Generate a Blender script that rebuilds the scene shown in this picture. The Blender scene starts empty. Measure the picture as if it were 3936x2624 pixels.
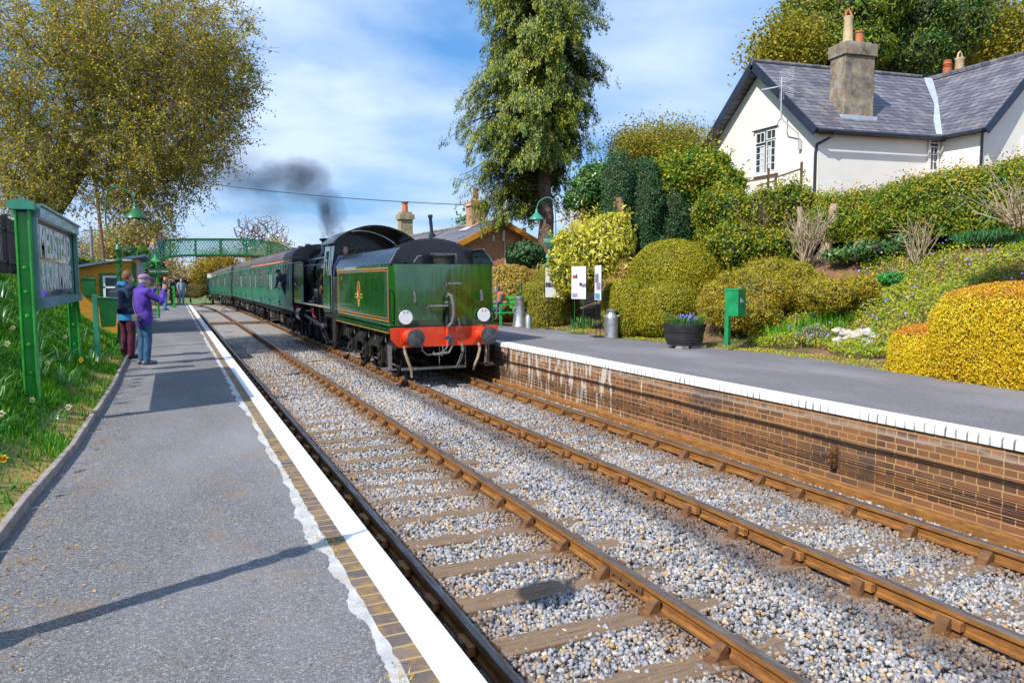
import bpy, math, random
import numpy as np
from mathutils import Vector, Matrix
C = bpy.context.scene.collection
sc = bpy.context.scene
RAD = math.radians
# ---------------------------------------------------------------- camera
F_PX, YAW, PITCH, ROLL = 2892.5, RAD(24.246), RAD(4.72), RAD(-0.179)
CAM = np.array([-1.741, 0.0, 2.316])
_f = np.array([math.sin(YAW)*math.cos(PITCH), math.cos(YAW)*math.cos(PITCH), -math.sin(PITCH)])
_r = np.array([math.cos(YAW), -math.sin(YAW), 0.0]); _u = np.cross(_r, _f)
_r2 = math.cos(ROLL)*_r + math.sin(ROLL)*_u; _u2 = -math.sin(ROLL)*_r + math.cos(ROLL)*_u
camd = bpy.data.cameras.new('camera'); cam = bpy.data.objects.new('camera', camd); C.objects.link(cam)
camd.sensor_width = 36.0; camd.lens = 36.0*F_PX/3936.0; camd.clip_start = 0.05; camd.clip_end = 5000
cam.matrix_world = Matrix([[_r2[0], _u2[0], -_f[0], CAM[0]], [_r2[1], _u2[1], -_f[1], CAM[1]], [_r2[2], _u2[2], -_f[2], CAM[2]], [0, 0, 0, 1]])
sc.camera = cam
# ---------------------------------------------------------------- world and sun
SUN_AZ, SUN_EL = 247.0, 45.0
w = bpy.data.worlds.new('World'); sc.world = w; w.use_nodes = True
nt = w.node_tree; nt.nodes.clear()
def wn(t, **k):
    n = nt.nodes.new(t)
    for a, b in k.items(): setattr(n, a, b)
    return n
sky = wn('ShaderNodeTexSky', sky_type='NISHITA', sun_disc=False, sun_elevation=RAD(SUN_EL), sun_rotation=RAD(SUN_AZ))
sky.air_density = 1.0; sky.dust_density = 0.6; sky.ozone_density = 2.2
hs = wn('ShaderNodeHueSaturation'); hs.inputs['Saturation'].default_value = 1.25; hs.inputs['Value'].default_value = 1.0
nt.links.new(sky.outputs[0], hs.inputs['Color'])
veil = wn('ShaderNodeMixRGB'); veil.inputs['Fac'].default_value = 0.5; veil.inputs['Color2'].default_value = (1.5, 4.3, 9.6, 1); nt.links.new(hs.outputs[0], veil.inputs['Color1'])
tc = wn('ShaderNodeTexCoord'); sep = wn('ShaderNodeSeparateXYZ'); nt.links.new(tc.outputs['Generated'], sep.inputs[0])
zz = wn('ShaderNodeMath', operation='ADD'); zz.inputs[1].default_value = 0.22; nt.links.new(sep.outputs['Z'], zz.inputs[0])
dx = wn('ShaderNodeMath', operation='DIVIDE'); dy = wn('ShaderNodeMath', operation='DIVIDE')
nt.links.new(sep.outputs['X'], dx.inputs[0]); nt.links.new(zz.outputs[0], dx.inputs[1])
nt.links.new(sep.outputs['Y'], dy.inputs[0]); nt.links.new(zz.outputs[0], dy.inputs[1])
cb = wn('ShaderNodeCombineXYZ'); nt.links.new(dx.outputs[0], cb.inputs[0]); nt.links.new(dy.outputs[0], cb.inputs[1])
mp = wn('ShaderNodeMapping'); mp.inputs['Rotation'].default_value = (0, 0, RAD(25)); mp.inputs['Scale'].default_value = (0.85, 1.05, 1); mp.inputs['Location'].default_value = (3.1, 0.6, 0)
nt.links.new(cb.outputs[0], mp.inputs[0])
no = wn('ShaderNodeTexNoise'); no.inputs['Scale'].default_value = 1.45; no.inputs['Detail'].default_value = 6; no.inputs['Roughness'].default_value = 0.5; no.inputs['Distortion'].default_value = 0.2
nt.links.new(mp.outputs[0], no.inputs['Vector'])
cr = wn('ShaderNodeValToRGB'); cr.color_ramp.elements[0].position = 0.37; cr.color_ramp.elements[0].color = (0, 0, 0, 1)
cr.color_ramp.elements[1].position = 0.66; cr.color_ramp.elements[1].color = (0.9, 0.9, 0.9, 1)
nt.links.new(no.outputs['Fac'], cr.inputs[0])
mxc = wn('ShaderNodeMixRGB'); mxc.inputs['Color2'].default_value = (6.6, 7.9, 10.2, 1)
nt.links.new(cr.outputs[0], mxc.inputs['Fac']); nt.links.new(veil.outputs[0], mxc.inputs['Color1'])
bg = wn('ShaderNodeBackground'); bg.inputs['Strength'].default_value = 0.105
wo = wn('ShaderNodeOutputWorld'); nt.links.new(mxc.outputs[0], bg.inputs[0]); nt.links.new(bg.outputs[0], wo.inputs[0])
sl = bpy.data.lights.new('sun', 'SUN'); sl.energy = 4.6; sl.angle = RAD(0.55); sl.color = (1.0, 0.95, 0.86)
so = bpy.data.objects.new('sun', sl); C.objects.link(so)
_d = Vector((-math.sin(RAD(SUN_AZ))*math.cos(RAD(SUN_EL)), -math.cos(RAD(SUN_AZ))*math.cos(RAD(SUN_EL)), -math.sin(RAD(SUN_EL))))
so.rotation_euler = _d.to_track_quat('-Z', 'Y').to_euler(); so.location = (-30, -20, 50)
sc.view_settings.view_transform = 'Standard'; sc.view_settings.look = 'None'; sc.view_settings.exposure = 0.25; sc.view_settings.gamma = 1.0
sc.view_settings.use_curve_mapping = False
sc.render.engine = 'CYCLES'
sc.cycles.use_denoising = True; sc.cycles.max_bounces = 6; sc.cycles.diffuse_bounces = 3; sc.cycles.glossy_bounces = 3
sc.cycles.transmission_bounces = 4; sc.cycles.transparent_max_bounces = 8; sc.cycles.volume_bounces = 0
sc.cycles.sample_clamp_indirect = 6; sc.cycles.caustics_reflective = False; sc.cycles.caustics_refractive = False
sc.cycles.volume_step_rate = 2.0
# ---------------------------------------------------------------- helpers
def at(u, v, dist):
    """a point at `dist` metres in front of the camera plane, u v in units of a 2352 x 1568 frame"""
    k = 3936/2352; d = _f + _r2*(u*k-1968)/F_PX + _u2*(1312-v*k)/F_PX
    return CAM + d*dist
def pxm(n, dist): return n*(3936/2352)/F_PX*dist
class MB:
    def __init__(s): s.v = []; s.f = []; s.mi = []; s.cur = 0
    def add(s, vs, fs):
        b = len(s.v); s.v.extend([tuple(float(c) for c in x) for x in vs])
        for f in fs: s.f.append([b+i for i in f]); s.mi.append(s.cur)
        return s
    def box(s, x0, x1, y0, y1, z0, z1):
        return s.add([(x0,y0,z0),(x1,y0,z0),(x1,y1,z0),(x0,y1,z0),(x0,y0,z1),(x1,y0,z1),(x1,y1,z1),(x0,y1,z1)],
                     [(0,3,2,1),(4,5,6,7),(0,1,5,4),(1,2,6,5),(2,3,7,6),(3,0,4,7)])
    def beam(s, p, q, w, h, up=(0,0,1)):
        p = np.array(p, float); q = np.array(q, float); d = q-p; d = d/np.linalg.norm(d); up = np.array(up, float)
        if abs(d@up) > 0.98: up = np.array([0, 1.0, 0]) if abs(d[1]) < 0.9 else np.array([1.0, 0, 0])
        a = np.cross(d, up); a /= np.linalg.norm(a); b = np.cross(a, d)
        vs = [e + a*sx*w/2 + b*sz*h/2 for e in (p, q) for sx, sz in ((-1,-1),(1,-1),(1,1),(-1,1))]
        return s.add(vs, [(3,2,1,0),(4,5,6,7),(0,1,5,4),(1,2,6,5),(2,3,7,6),(3,0,4,7)])
    def tube(s, pts, r, n=8, cap=True):
        pts = [np.array(p, float) for p in pts]; m = len(pts)
        rs = r if hasattr(r, '__len__') else [r]*m
        rings = []; a = None
        for i in range(m):
            d = pts[min(i+1, m-1)] - pts[max(i-1, 0)]; d = d/(np.linalg.norm(d)+1e-12)
            if a is None:
                t = np.array([0,0,1.0]) if abs(d[2]) < 0.9 else np.array([1.0,0,0]); a = np.cross(d, t)
            a = a - d*(a@d); a /= np.linalg.norm(a); b = np.cross(d, a)
            rings.append([pts[i] + rs[i]*(math.cos(2*math.pi*k/n)*a + math.sin(2*math.pi*k/n)*b) for k in range(n)])
        vs = [v for g in rings for v in g]
        fs = [(i*n+k, i*n+(k+1)%n, (i+1)*n+(k+1)%n, (i+1)*n+k) for i in range(m-1) for k in range(n)]
        if cap: fs += [tuple(range(n-1, -1, -1)), tuple(range((m-1)*n, m*n))]
        return s.add(vs, fs)
    def cyl(s, p, q, r, n=16, r2=None): return s.tube([p, q], [r, r if r2 is None else r2], n)
    def lathe(s, prof, c=(0,0,0), n=20, axis='z', cap=True):
        vs = []
        for r, h in prof:
            for k in range(n):
                a = 2*math.pi*k/n; x, y = r*math.cos(a), r*math.sin(a)
                vs.append({'z': (c[0]+x, c[1]+y, c[2]+h), 'y': (c[0]+y, c[1]+h, c[2]+x), 'x': (c[0]+h, c[1]+x, c[2]+y)}[axis])
        m = len(prof); fs = [(i*n+k, i*n+(k+1)%n, (i+1)*n+(k+1)%n, (i+1)*n+k) for i in range(m-1) for k in range(n)]
        if cap: fs += [tuple(range(n-1,-1,-1)), tuple(range((m-1)*n, m*n))]
        return s.add(vs, fs)
    def prism(s, poly, axis, a, b):
        n = len(poly)
        g = {'x': lambda p, t: (t, p[0], p[1]), 'y': lambda p, t: (p[0], t, p[1]), 'z': lambda p, t: (p[0], p[1], t)}[axis]
        vs = [g(p, a) for p in poly] + [g(p, b) for p in poly]
        fs = [tuple(range(n-1,-1,-1)), tuple(range(n, 2*n))] + [(i, (i+1)%n, n+(i+1)%n, n+i) for i in range(n)]
        return s.add(vs, fs)
    def quad(s, a, b, c, d): return s.add([a,b,c,d], [(0,1,2,3)])
    def slab(s, q, t):
        """a quad given by four corners thickened by t along its normal (downwards)"""
        q = [np.array(x, float) for x in q]; n = np.cross(q[1]-q[0], q[3]-q[0]); n /= np.linalg.norm(n)
        return s.add(q + [x-n*t for x in q], [(0,1,2,3),(7,6,5,4),(0,4,5,1),(1,5,6,2),(2,6,7,3),(3,7,4,0)])
def org(o):
    return np.array(o.get('_o', (0,0,0)), float) if o is not None else np.zeros(3)
def link(name, me, mats, parent=None):
    ob = bpy.data.objects.new(name, me); C.objects.link(ob)
    for m in (mats if isinstance(mats, (list, tuple)) else [mats]): me.materials.append(m)
    if parent is not None: ob.parent = parent
    return ob
def build(name, mb, mats, parent=None, smooth=35, bevel=0):
    o = origin_of(parent)
    me = bpy.data.meshes.new(name); vs = [(v[0]-o[0], v[1]-o[1], v[2]-o[2]) for v in mb.v]
    me.from_pydata(vs, [], mb.f)
    me.polygons.foreach_set('material_index', mb.mi)
    ob = link(name, me, mats, parent)
    import bmesh
    bm = bmesh.new(); bm.from_mesh(me); bmesh.ops.recalc_face_normals(bm, faces=bm.faces); bm.to_mesh(me); bm.free()
    if smooth:
        me.polygons.foreach_set('use_smooth', [True]*len(me.polygons)); me.set_sharp_from_angle(angle=RAD(smooth))
    me.update()
    if bevel:
        m = ob.modifiers.new('bevel', 'BEVEL'); m.width = bevel; m.segments = 2; m.limit_method = 'ANGLE'; m.angle_limit = RAD(40)
    return ob
ORIG = {}
def origin_of(p):
    o = np.zeros(3)
    while p is not None:
        o += np.array(ORIG.get(p.name, (0,0,0)), float); p = p.parent
    return o
def tag(o, label=None, cat=None, group=None, kind=None):
    if label: o['label'] = label
    if cat: o['category'] = cat
    if group: o['group'] = group
    if kind: o['kind'] = kind
    return o
def thing(name, label, cat, loc=(0,0,0), group=None):
    o = bpy.data.objects.new(name, None); C.objects.link(o); o.location = loc; o.empty_display_size = 0.2
    ORIG[o.name] = tuple(loc); return tag(o, label, cat, group)
def dup(o, parent=None):
    c = o.copy(); C.objects.link(c)
    if parent is not None: c.parent = parent
    for ch in list(o.children): dup(ch, c)
    return c
def npmesh(name, V, Fc, mats, parent=None, smooth=False, kv=None):
    V = np.asarray(V, np.float32) - origin_of(parent).astype(np.float32); Fc = np.asarray(Fc, np.int32); k = Fc.shape[1]
    me = bpy.data.meshes.new(name); me.vertices.add(len(V)); me.vertices.foreach_set('co', V.ravel())
    me.loops.add(Fc.size); me.loops.foreach_set('vertex_index', Fc.ravel())
    me.polygons.add(len(Fc)); me.polygons.foreach_set('loop_start', np.arange(0, Fc.size, k, dtype=np.int32))
    if smooth: me.polygons.foreach_set('use_smooth', np.ones(len(Fc), bool))
    me.update(calc_edges=True)
    return link(name, me, mats, parent)
def text_mesh(name, s, size, mat, M, parent, depth=0.002, align='CENTER', space=1.0, bold=0.0, sx=1.0):
    cu = bpy.data.curves.new(name, 'FONT'); cu.body = s; cu.size = size; cu.extrude = depth; cu.align_x = align; cu.align_y = 'CENTER'
    cu.space_character = space; cu.offset = bold
    t = bpy.data.objects.new(name, cu); C.objects.link(t)
    dg = bpy.context.evaluated_depsgraph_get(); me = bpy.data.meshes.new_from_object(t.evaluated_get(dg))
    bpy.data.objects.remove(t); bpy.data.curves.remove(cu)
    o = origin_of(parent); me.transform(Matrix.Translation(-Vector(o)) @ M @ Matrix.Diagonal((sx, 1, 1, 1)))
    me.name = name; me.materials.clear()
    return link(name, me, mat, parent)
def frame_m(p, xdir, zdir):
    """matrix at p whose x axis is the reading direction and z axis the facing normal"""
    x = Vector(xdir).normalized(); z = Vector(zdir).normalized(); y = z.cross(x)
    return Matrix([[x[0], y[0], z[0], p[0]], [x[1], y[1], z[1], p[1]], [x[2], y[2], z[2], p[2]], [0,0,0,1]])
# ---------------------------------------------------------------- materials
class NT:
    def __init__(s, name):
        s.m = bpy.data.materials.new(name); s.m.use_nodes = True; s.t = s.m.node_tree; s.t.nodes.clear()
        s.out = s.n('ShaderNodeOutputMaterial')
    def n(s, t, **k):
        x = s.t.nodes.new(t)
        for a, b in k.items():
            if a[0] == '_': x.inputs[a[1:]].default_value = b
            else: setattr(x, a, b)
        return x
    def l(s, a, b): s.t.links.new(a, b)
    def pos(s): return s.n('ShaderNodeNewGeometry').outputs['Position']
    def mapp(s, vec, sc=(1,1,1), rot=(0,0,0), loc=(0,0,0)):
        m = s.n('ShaderNodeMapping'); m.inputs['Scale'].default_value = sc; m.inputs['Rotation'].default_value = rot; m.inputs['Location'].default_value = loc
        s.l(vec, m.inputs[0]); return m.outputs[0]
    def noise(s, scale, detail=4, vec=None, rough=0.55, dist=0):
        x = s.n('ShaderNodeTexNoise'); x.inputs['Scale'].default_value = scale; x.inputs['Detail'].default_value = detail
        x.inputs['Roughness'].default_value = rough; x.inputs['Distortion'].default_value = dist
        s.l(vec if vec is not None else s.pos(), x.inputs['Vector']); return x.outputs['Fac']
    def vor(s, scale, vec=None, out='Distance', feature='F1'):
        x = s.n('ShaderNodeTexVoronoi', feature=feature); x.inputs['Scale'].default_value = scale
        s.l(vec if vec is not None else s.pos(), x.inputs['Vector']); return x.outputs[out]
    def ramp(s, fac, stops, interp='LINEAR'):
        r = s.n('ShaderNodeValToRGB'); e = r.color_ramp; e.interpolation = interp
        while len(e.elements) < len(stops): e.elements.new(0.5)
        for i, (p, c) in enumerate(stops):
            e.elements[i].position = p; e.elements[i].color = (c, c, c, 1) if not hasattr(c, '__len__') else (*c[:3], 1)
        s.l(fac, r.inputs[0]); return r.outputs[0]
    def mix(s, f, a, b, mode='MIX'):
        x = s.n('ShaderNodeMixRGB', blend_type=mode)
        for i, v in enumerate((f, a, b)):
            if isinstance(v, (int, float)): x.inputs[i].default_value = v if i == 0 else (v, v, v, 1)
            elif isinstance(v, tuple): x.inputs[i].default_value = (*v[:3], 1)
            else: s.l(v, x.inputs[i])
        return x.outputs[0]
    def math(s, op, a, b=0.0, clamp=False):
        x = s.n('ShaderNodeMath', operation=op, use_clamp=clamp)
        for i, v in enumerate((a, b)):
            if isinstance(v, (int, float)): x.inputs[i].default_value = v
            else: s.l(v, x.inputs[i])
        return x.outputs[0]
    def sep(s, vec):
        x = s.n('ShaderNodeSeparateXYZ'); s.l(vec, x.inputs[0]); return x.outputs
    def island(s): return s.n('ShaderNodeNewGeometry').outputs['Random Per Island']
    def bump(s, h, dist=0.01, strength=0.6):
        b = s.n('ShaderNodeBump'); b.inputs['Distance'].default_value = dist; b.inputs['Strength'].default_value = strength
        s.l(h, b.inputs['Height']); return b.outputs[0]
    def done(s, col, rough=0.6, metal=0.0, normal=None, spec=0.5, coat=0.0, alpha=None):
        p = s.n('ShaderNodeBsdfPrincipled')
        for k, v in (('Base Color', col), ('Roughness', rough), ('Metallic', metal)):
            if isinstance(v, (int, float)): p.inputs[k].default_value = v
            elif isinstance(v, tuple): p.inputs[k].default_value = (*v[:3], 1)
            else: s.l(v, p.inputs[k])
        p.inputs['Specular IOR Level'].default_value = spec
        if coat: p.inputs['Coat Weight'].default_value = coat; p.inputs['Coat Roughness'].default_value = 0.03
        if normal is not None: s.l(normal, p.inputs['Normal'])
        s.l(p.outputs[0], s.out.inputs[0]); s.p = p; return s.m
MATS = {}
def plain(name, col, rough=0.55, metal=0.0, var=0.18, scale=3.0, coat=0.0, bump=0.0, bscale=40, spec=0.5):
    if name in MATS: return MATS[name]
    t = NT(name); n = t.noise(scale, 5); dark = tuple(c*(1-var) for c in col); light = tuple(min(1, c*(1+var)) for c in col)
    c = t.ramp(n, [(0.3, dark), (0.7, light)])
    r = t.ramp(t.noise(scale*4, 3), [(0.3, max(0.02, rough-0.08)), (0.7, min(1, rough+0.1))])
    nm = t.bump(t.noise(bscale, 3), 0.01, bump) if bump else None
    MATS[name] = t.done(c, r, metal, nm, spec, coat); return MATS[name]
def leafmat(name, cols, trans=0.3, rough=0.5, clump=0.9, spec=0.35):
    """leaf colour differs leaf by leaf and in soft patches of growth"""
    if name in MATS: return MATS[name]
    t = NT(name); k = len(cols); cols = [tuple(min(0.82, c*g) for c, g in zip(q, (1.42, 1.36, 1.0))) for q in cols]
    r = t.island(); n = t.noise(clump, 3); f = t.math('ADD', t.math('MULTIPLY', r, 0.62), t.math('MULTIPLY', n, 0.55)); f = t.math('SUBTRACT', f, 0.08)
    c = t.ramp(f, [((i+0.5)/k, cols[i]) for i in range(k)])
    p = t.n('ShaderNodeBsdfPrincipled'); t.l(c, p.inputs['Base Color']); p.inputs['Roughness'].default_value = rough; p.inputs['Specular IOR Level'].default_value = spec
    tr = t.n('ShaderNodeBsdfTranslucent'); t.l(c, tr.inputs[0]); mx = t.n('ShaderNodeMixShader'); mx.inputs[0].default_value = trans
    t.l(p.outputs[0], mx.inputs[1]); t.l(tr.outputs[0], mx.inputs[2]); t.l(mx.outputs[0], t.out.inputs[0])
    MATS[name] = t.m; return t.m
rng = np.random.default_rng(7)
def unit(v): return v/(np.linalg.norm(v, axis=-1, keepdims=True)+1e-9)
def leaves(name, P, N, size, mat, aspect=0.55, parent=None, spread=0.6, hang=0.0, sizevar=0.35, kind=None):
    """diamond leaves at points P facing roughly N"""
    n = len(P); P = np.asarray(P); N = unit(np.asarray(N) + rng.normal(size=(n,3))*spread)
    t = rng.normal(size=(n,3)); t[:,2] -= hang*2; t = unit(t - N*(t*N).sum(1, keepdims=True)); b = np.cross(N, t)
    s = (size*(1+rng.uniform(-sizevar, sizevar, n)))[:, None]
    V = np.empty((n, 4, 3)); V[:,0] = P - t*s*0.5; V[:,1] = P + b*s*aspect*0.5 + N*s*0.06; V[:,2] = P + t*s*0.5; V[:,3] = P - b*s*aspect*0.5 + N*s*0.06
    return npmesh(name, V.reshape(-1,3), np.arange(n*4).reshape(n,4), mat, parent)
def lump(d, seed, amp):
    r = np.random.default_rng(seed); o = np.zeros(len(d))
    for k in range(10):
        a = r.normal(size=3)*(2+k*0.7); o += np.sin(d@a + r.uniform(0, 6.28))/(1+k*0.35)
    return 1 + amp*o/3
def blob_points(blobs, dens, pw=2.0, amp=0.06, seed=1, zmin=None, shell=0.06):
    """points on the union of lumpy (super)ellipsoids; blobs = [(centre, radii)]"""
    Ps, Ns = [], []; r = np.random.default_rng(seed)
    for i, (c, rad) in enumerate(blobs):
        c = np.array(c, float); rad = np.array(rad, float)
        area = 4*math.pi*((rad[0]*rad[1])**1.6 + (rad[0]*rad[2])**1.6 + (rad[1]*rad[2])**1.6)**(1/1.6)/3**(1/1.6)
        n = int(area*dens); d = unit(r.normal(size=(n,3)))
        k = (np.abs(d)**pw).sum(1)**(-1/pw); L = lump(d*1.3, seed*31+i, amp)*(1+shell*(r.uniform(-1.6, 0.7, n)))
        P = d*(k*L)[:,None]; Nn = unit(np.sign(d)*np.abs(P)**(pw-1)/rad); P = P*rad + c
        keep = np.ones(n, bool)
        for j, (c2, r2) in enumerate(blobs):
            if j != i:
                q = (np.abs((P-np.array(c2))/np.array(r2))**pw).sum(1)
                keep &= q > 0.80
        if zmin is not None: keep &= P[:,2] > (zmin(P) if callable(zmin) else zmin)
        Ps.append(P[keep]); Ns.append(Nn[keep])
    return np.concatenate(Ps), np.concatenate(Ns)
def ico(sub=3):
    import bmesh
    bm = bmesh.new(); bmesh.ops.create_icosphere(bm, subdivisions=sub, radius=1); V = np.array([v.co[:] for v in bm.verts]); Fc = np.array([[v.index for v in f.verts] for f in bm.faces]); bm.free()
    return V, Fc
ICO3, ICO2 = ico(4), ico(2)
def fluff(blobs, n, seed, lo=0.22, hi=0.42, out=0.92):
    """add small clumps on the surface of the big ones so that the outline breaks up"""
    r = np.random.default_rng(seed); res = list(blobs); area = np.array([b[1][0]*b[1][2] for b in blobs]); cnt = r.multinomial(n, area/area.sum())
    for (c, rad), k in zip(blobs, cnt):
        for _ in range(k):
            d = unit(r.normal(size=3)); d[2] = abs(d[2])*0.9+d[2]*0.1; s = r.uniform(lo, hi)*min(rad); res.append((np.array(c)+d*np.array(rad)*out*r.uniform(0.85, 1.06), (s*r.uniform(0.8,1.3), s, s*r.uniform(0.7,1.1))))
    return res
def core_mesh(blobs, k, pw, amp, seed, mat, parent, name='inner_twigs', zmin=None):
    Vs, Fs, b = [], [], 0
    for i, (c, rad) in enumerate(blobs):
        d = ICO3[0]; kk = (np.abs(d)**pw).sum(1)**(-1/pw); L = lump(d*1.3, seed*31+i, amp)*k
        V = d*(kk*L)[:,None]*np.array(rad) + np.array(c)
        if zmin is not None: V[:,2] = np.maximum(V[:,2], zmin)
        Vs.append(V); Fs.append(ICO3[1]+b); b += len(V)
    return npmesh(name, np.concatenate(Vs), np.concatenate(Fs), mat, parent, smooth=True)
def bush(name, label, blobs, size, dens, mat, base, pw=2.0, amp=0.06, seed=1, aspect=0.55, spread=0.55, core=0.9, coremat=None, zmin=None, group=None, cat='bush', shell=0.06, hang=0.0, sizevar=0.35):
    t = thing(name, label, cat, base, group)
    P, N = blob_points(blobs, dens, pw, amp, seed, zmin, shell)
    if shell >= 0.12:
        f = np.sin(P[:,0]*4.3+seed)*np.sin(P[:,1]*3.7+1.3*seed)*np.sin(P[:,2]*5.1+0.7*seed) + 0.5*np.sin(P[:,0]*9.1+P[:,2]*8.3); r_ = np.random.default_rng(seed+500)
        keep = (f < 0.55) | (r_.uniform(size=len(P)) < 0.35); P, N = P[keep], N[keep]
        m = max(8, len(P)//70); k = r_.integers(0, len(P), m); D_ = unit(N[k]*0.8+np.array([0,0,0.7])+r_.normal(size=(m,3))*0.45); L = size*r_.uniform(1.5, 5.5, m); q = r_.uniform(0, 1, (m, 9))
        Q = P[k][:,None,:] + D_[:,None,:]*(L[:,None]*q)[:,:,None] + r_.normal(size=(m,9,3))*size*0.22
        P = np.concatenate([P, Q.reshape(-1,3)]); N = np.concatenate([N, np.repeat(D_, 9, 0)])
    leaves('foliage', P, N, size, mat, aspect, t, spread, hang, sizevar)
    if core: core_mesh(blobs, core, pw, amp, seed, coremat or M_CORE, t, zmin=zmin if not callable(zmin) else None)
    return t
def skeleton(trunk, targets, seg=0.45, wob=0.12, droop=0.0, rtip=0.006, expo=2.3, seed=3):
    """grow limbs from a trunk polyline to every target; returns nodes, parents, radii"""
    r = np.random.default_rng(seed); pos = []; par = []
    for i in range(len(trunk)-1):
        a, b = np.array(trunk[i]), np.array(trunk[i+1]); n = max(2, int(np.linalg.norm(b-a)/seg))
        for j in range(n): pos.append(a+(b-a)*j/n); par.append(len(pos)-2)
    nt0 = len(pos); start = nt0//3
    T = np.array(targets); T = T[np.argsort(np.linalg.norm(T-np.array(trunk[len(trunk)//2]), axis=1))]
    buf = np.zeros((len(pos)+len(T)*60, 3)); buf[:len(pos)] = pos; n = len(pos); tipn = np.zeros(len(buf)); ends = []
    for t in T:
        dd = np.linalg.norm(buf[start:n]-t, axis=1) + tipn[start:n]*0.0 + np.maximum(0, buf[start:n,2]-t[2])*0.35
        k = int(np.argmin(dd))+start; a = buf[k]; L = np.linalg.norm(t-a); m = max(1, min(40, int(L/seg))); prev = k
        side = r.normal(size=3)*wob*L; up = np.array([0,0,1.0])*0.16*L
        for j in range(1, m+1):
            q = j/m; p = a+(t-a)*q + (side+up)*math.sin(math.pi*q)*0.5 - np.array([0,0,droop*L*q*q])
            buf[n] = p; par.append(prev); prev = n; n += 1
        ends.append(prev)
    pos = buf[:n]; par = np.array(par); rad = np.zeros(n); load = np.zeros(n)
    for i in range(n-1, -1, -1):
        if load[i] == 0: load[i] = rtip**expo
        if par[i] >= 0: load[par[i]] += load[i]
    return pos, par, load**(1/expo), np.array(ends)
def limbs_mesh(name, pos, par, rad, mat, parent, rmax=None, n=6, rmin=0.0, trunk_r=None):
    idx = np.array([i for i in range(len(pos)) if par[i] >= 0 and rad[i] >= rmin]); a = pos[par[idx]]; b = pos[idx]; ra = rad[par[idx]]; rb = rad[idx]
    ra = np.minimum(ra, rb*1.6)
    if rmax is not None: ra = np.minimum(ra, rmax); rb = np.minimum(rb, rmax)
    return sticks(name, a, b, ra, rb, mat, parent, n)
def sticks(name, a, b, ra, rb, mat, parent, n=5):
    d = unit(b-a); ref = np.where(np.abs(d[:,2:3]) < 0.9, np.array([[0,0,1.0]]), np.array([[1.0,0,0]])); u = unit(np.cross(d, ref)); v = np.cross(d, u)
    ang = np.arange(n)*2*math.pi/n; cs, sn = np.cos(ang), np.sin(ang); off = u[:,None,:]*cs[None,:,None] + v[:,None,:]*sn[None,:,None]
    A = a[:,None,:] + off*np.asarray(ra)[:,None,None]; B = b[:,None,:] + off*np.asarray(rb)[:,None,None]
    V = np.concatenate([A, B], 1).reshape(-1,3); k = np.arange(n); f = np.stack([k, (k+1)%n, n+(k+1)%n, n+k], 1)
    Fc = (f[None] + (np.arange(len(a))*2*n)[:,None,None]).reshape(-1,4)
    return npmesh(name, V, Fc, mat, parent, smooth=True)
def in_blobs(blobs, n, seed, pw=2.0, inner=0.0):
    r = np.random.default_rng(seed); vol = np.array([np.prod(b[1]) for b in blobs]); cnt = r.multinomial(n, vol/vol.sum()); out = []
    for (c, rad), k in zip(blobs, cnt):
        d = unit(r.normal(size=(k,3))); q = r.uniform(inner**3, 1, k)**(1/3); out.append(d*q[:,None]*np.array(rad)+np.array(c))
    return np.concatenate(out)
# ================================================================ setting: materials
def mk_ballast_base():
    t = NT('ballast_bed'); P = t.pos(); x, y, z = t.sep(P)
    v = t.vor(26, P, 'Color'); g = t.sep(v)[0]
    c = t.ramp(g, [(0.0, (0.10,0.10,0.11)), (0.35, (0.25,0.25,0.27)), (0.6, (0.42,0.41,0.42)), (0.8, (0.34,0.27,0.2)), (1, (0.6,0.58,0.55))])
    n = t.noise(0.7, 4); c = t.mix(t.ramp(n, [(0.35, 0.0), (0.7, 0.5)]), c, (0.33,0.25,0.17))
    return t.done(c, 0.9, normal=t.bump(t.vor(26, P), 0.03, 0.9))
M_BED = mk_ballast_base()
def mk_stone():
    t = NT('ballast_stone'); r = t.island(); P = t.pos(); x, y, z = t.sep(P)
    c = t.ramp(r, [(0.0, (0.12,0.125,0.14)), (0.2, (0.25,0.255,0.28)), (0.42, (0.40,0.40,0.42)), (0.62, (0.30,0.305,0.34)), (0.72, (0.55,0.52,0.48)), (0.84, (0.40,0.29,0.18)), (0.92, (0.48,0.29,0.12)), (1.0, (0.66,0.60,0.52))])
    # oily soot lies along the inner side of the two right hand rails
    n = t.noise(1.1, 4); band = t.math('ABSOLUTE', t.math('SUBTRACT', x, 2.86)); b2 = t.math('ABSOLUTE', t.math('SUBTRACT', x, 4.3))
    m = t.ramp(t.math('ADD', band, t.math('MULTIPLY', n, 0.5)), [(0.28, 0.95), (0.62, 0.0)])
    m2 = t.ramp(t.math('ADD', b2, t.math('MULTIPLY', n, 1.1)), [(0.35, 0.6), (0.75, 0.0)])
    c = t.mix(t.math('MULTIPLY', m, 0.8), c, (0.06,0.05,0.055)); c = t.mix(m2, c, (0.10,0.09,0.09))
    # rust dust beside every rail
    for X in (0.0, 1.505, 3.2, 4.705):
        d = t.math('ABSOLUTE', t.math('SUBTRACT', x, X)); k = t.ramp(t.math('ADD', d, t.math('MULTIPLY', n, 0.22)), [(0.16, 0.85), (0.5, 0.0)])
        c = t.mix(k, c, (0.20,0.105,0.045))
    return t.done(c, 0.85, normal=t.bump(t.noise(120, 3), 0.004, 0.6))
M_STONE = mk_stone()
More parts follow.
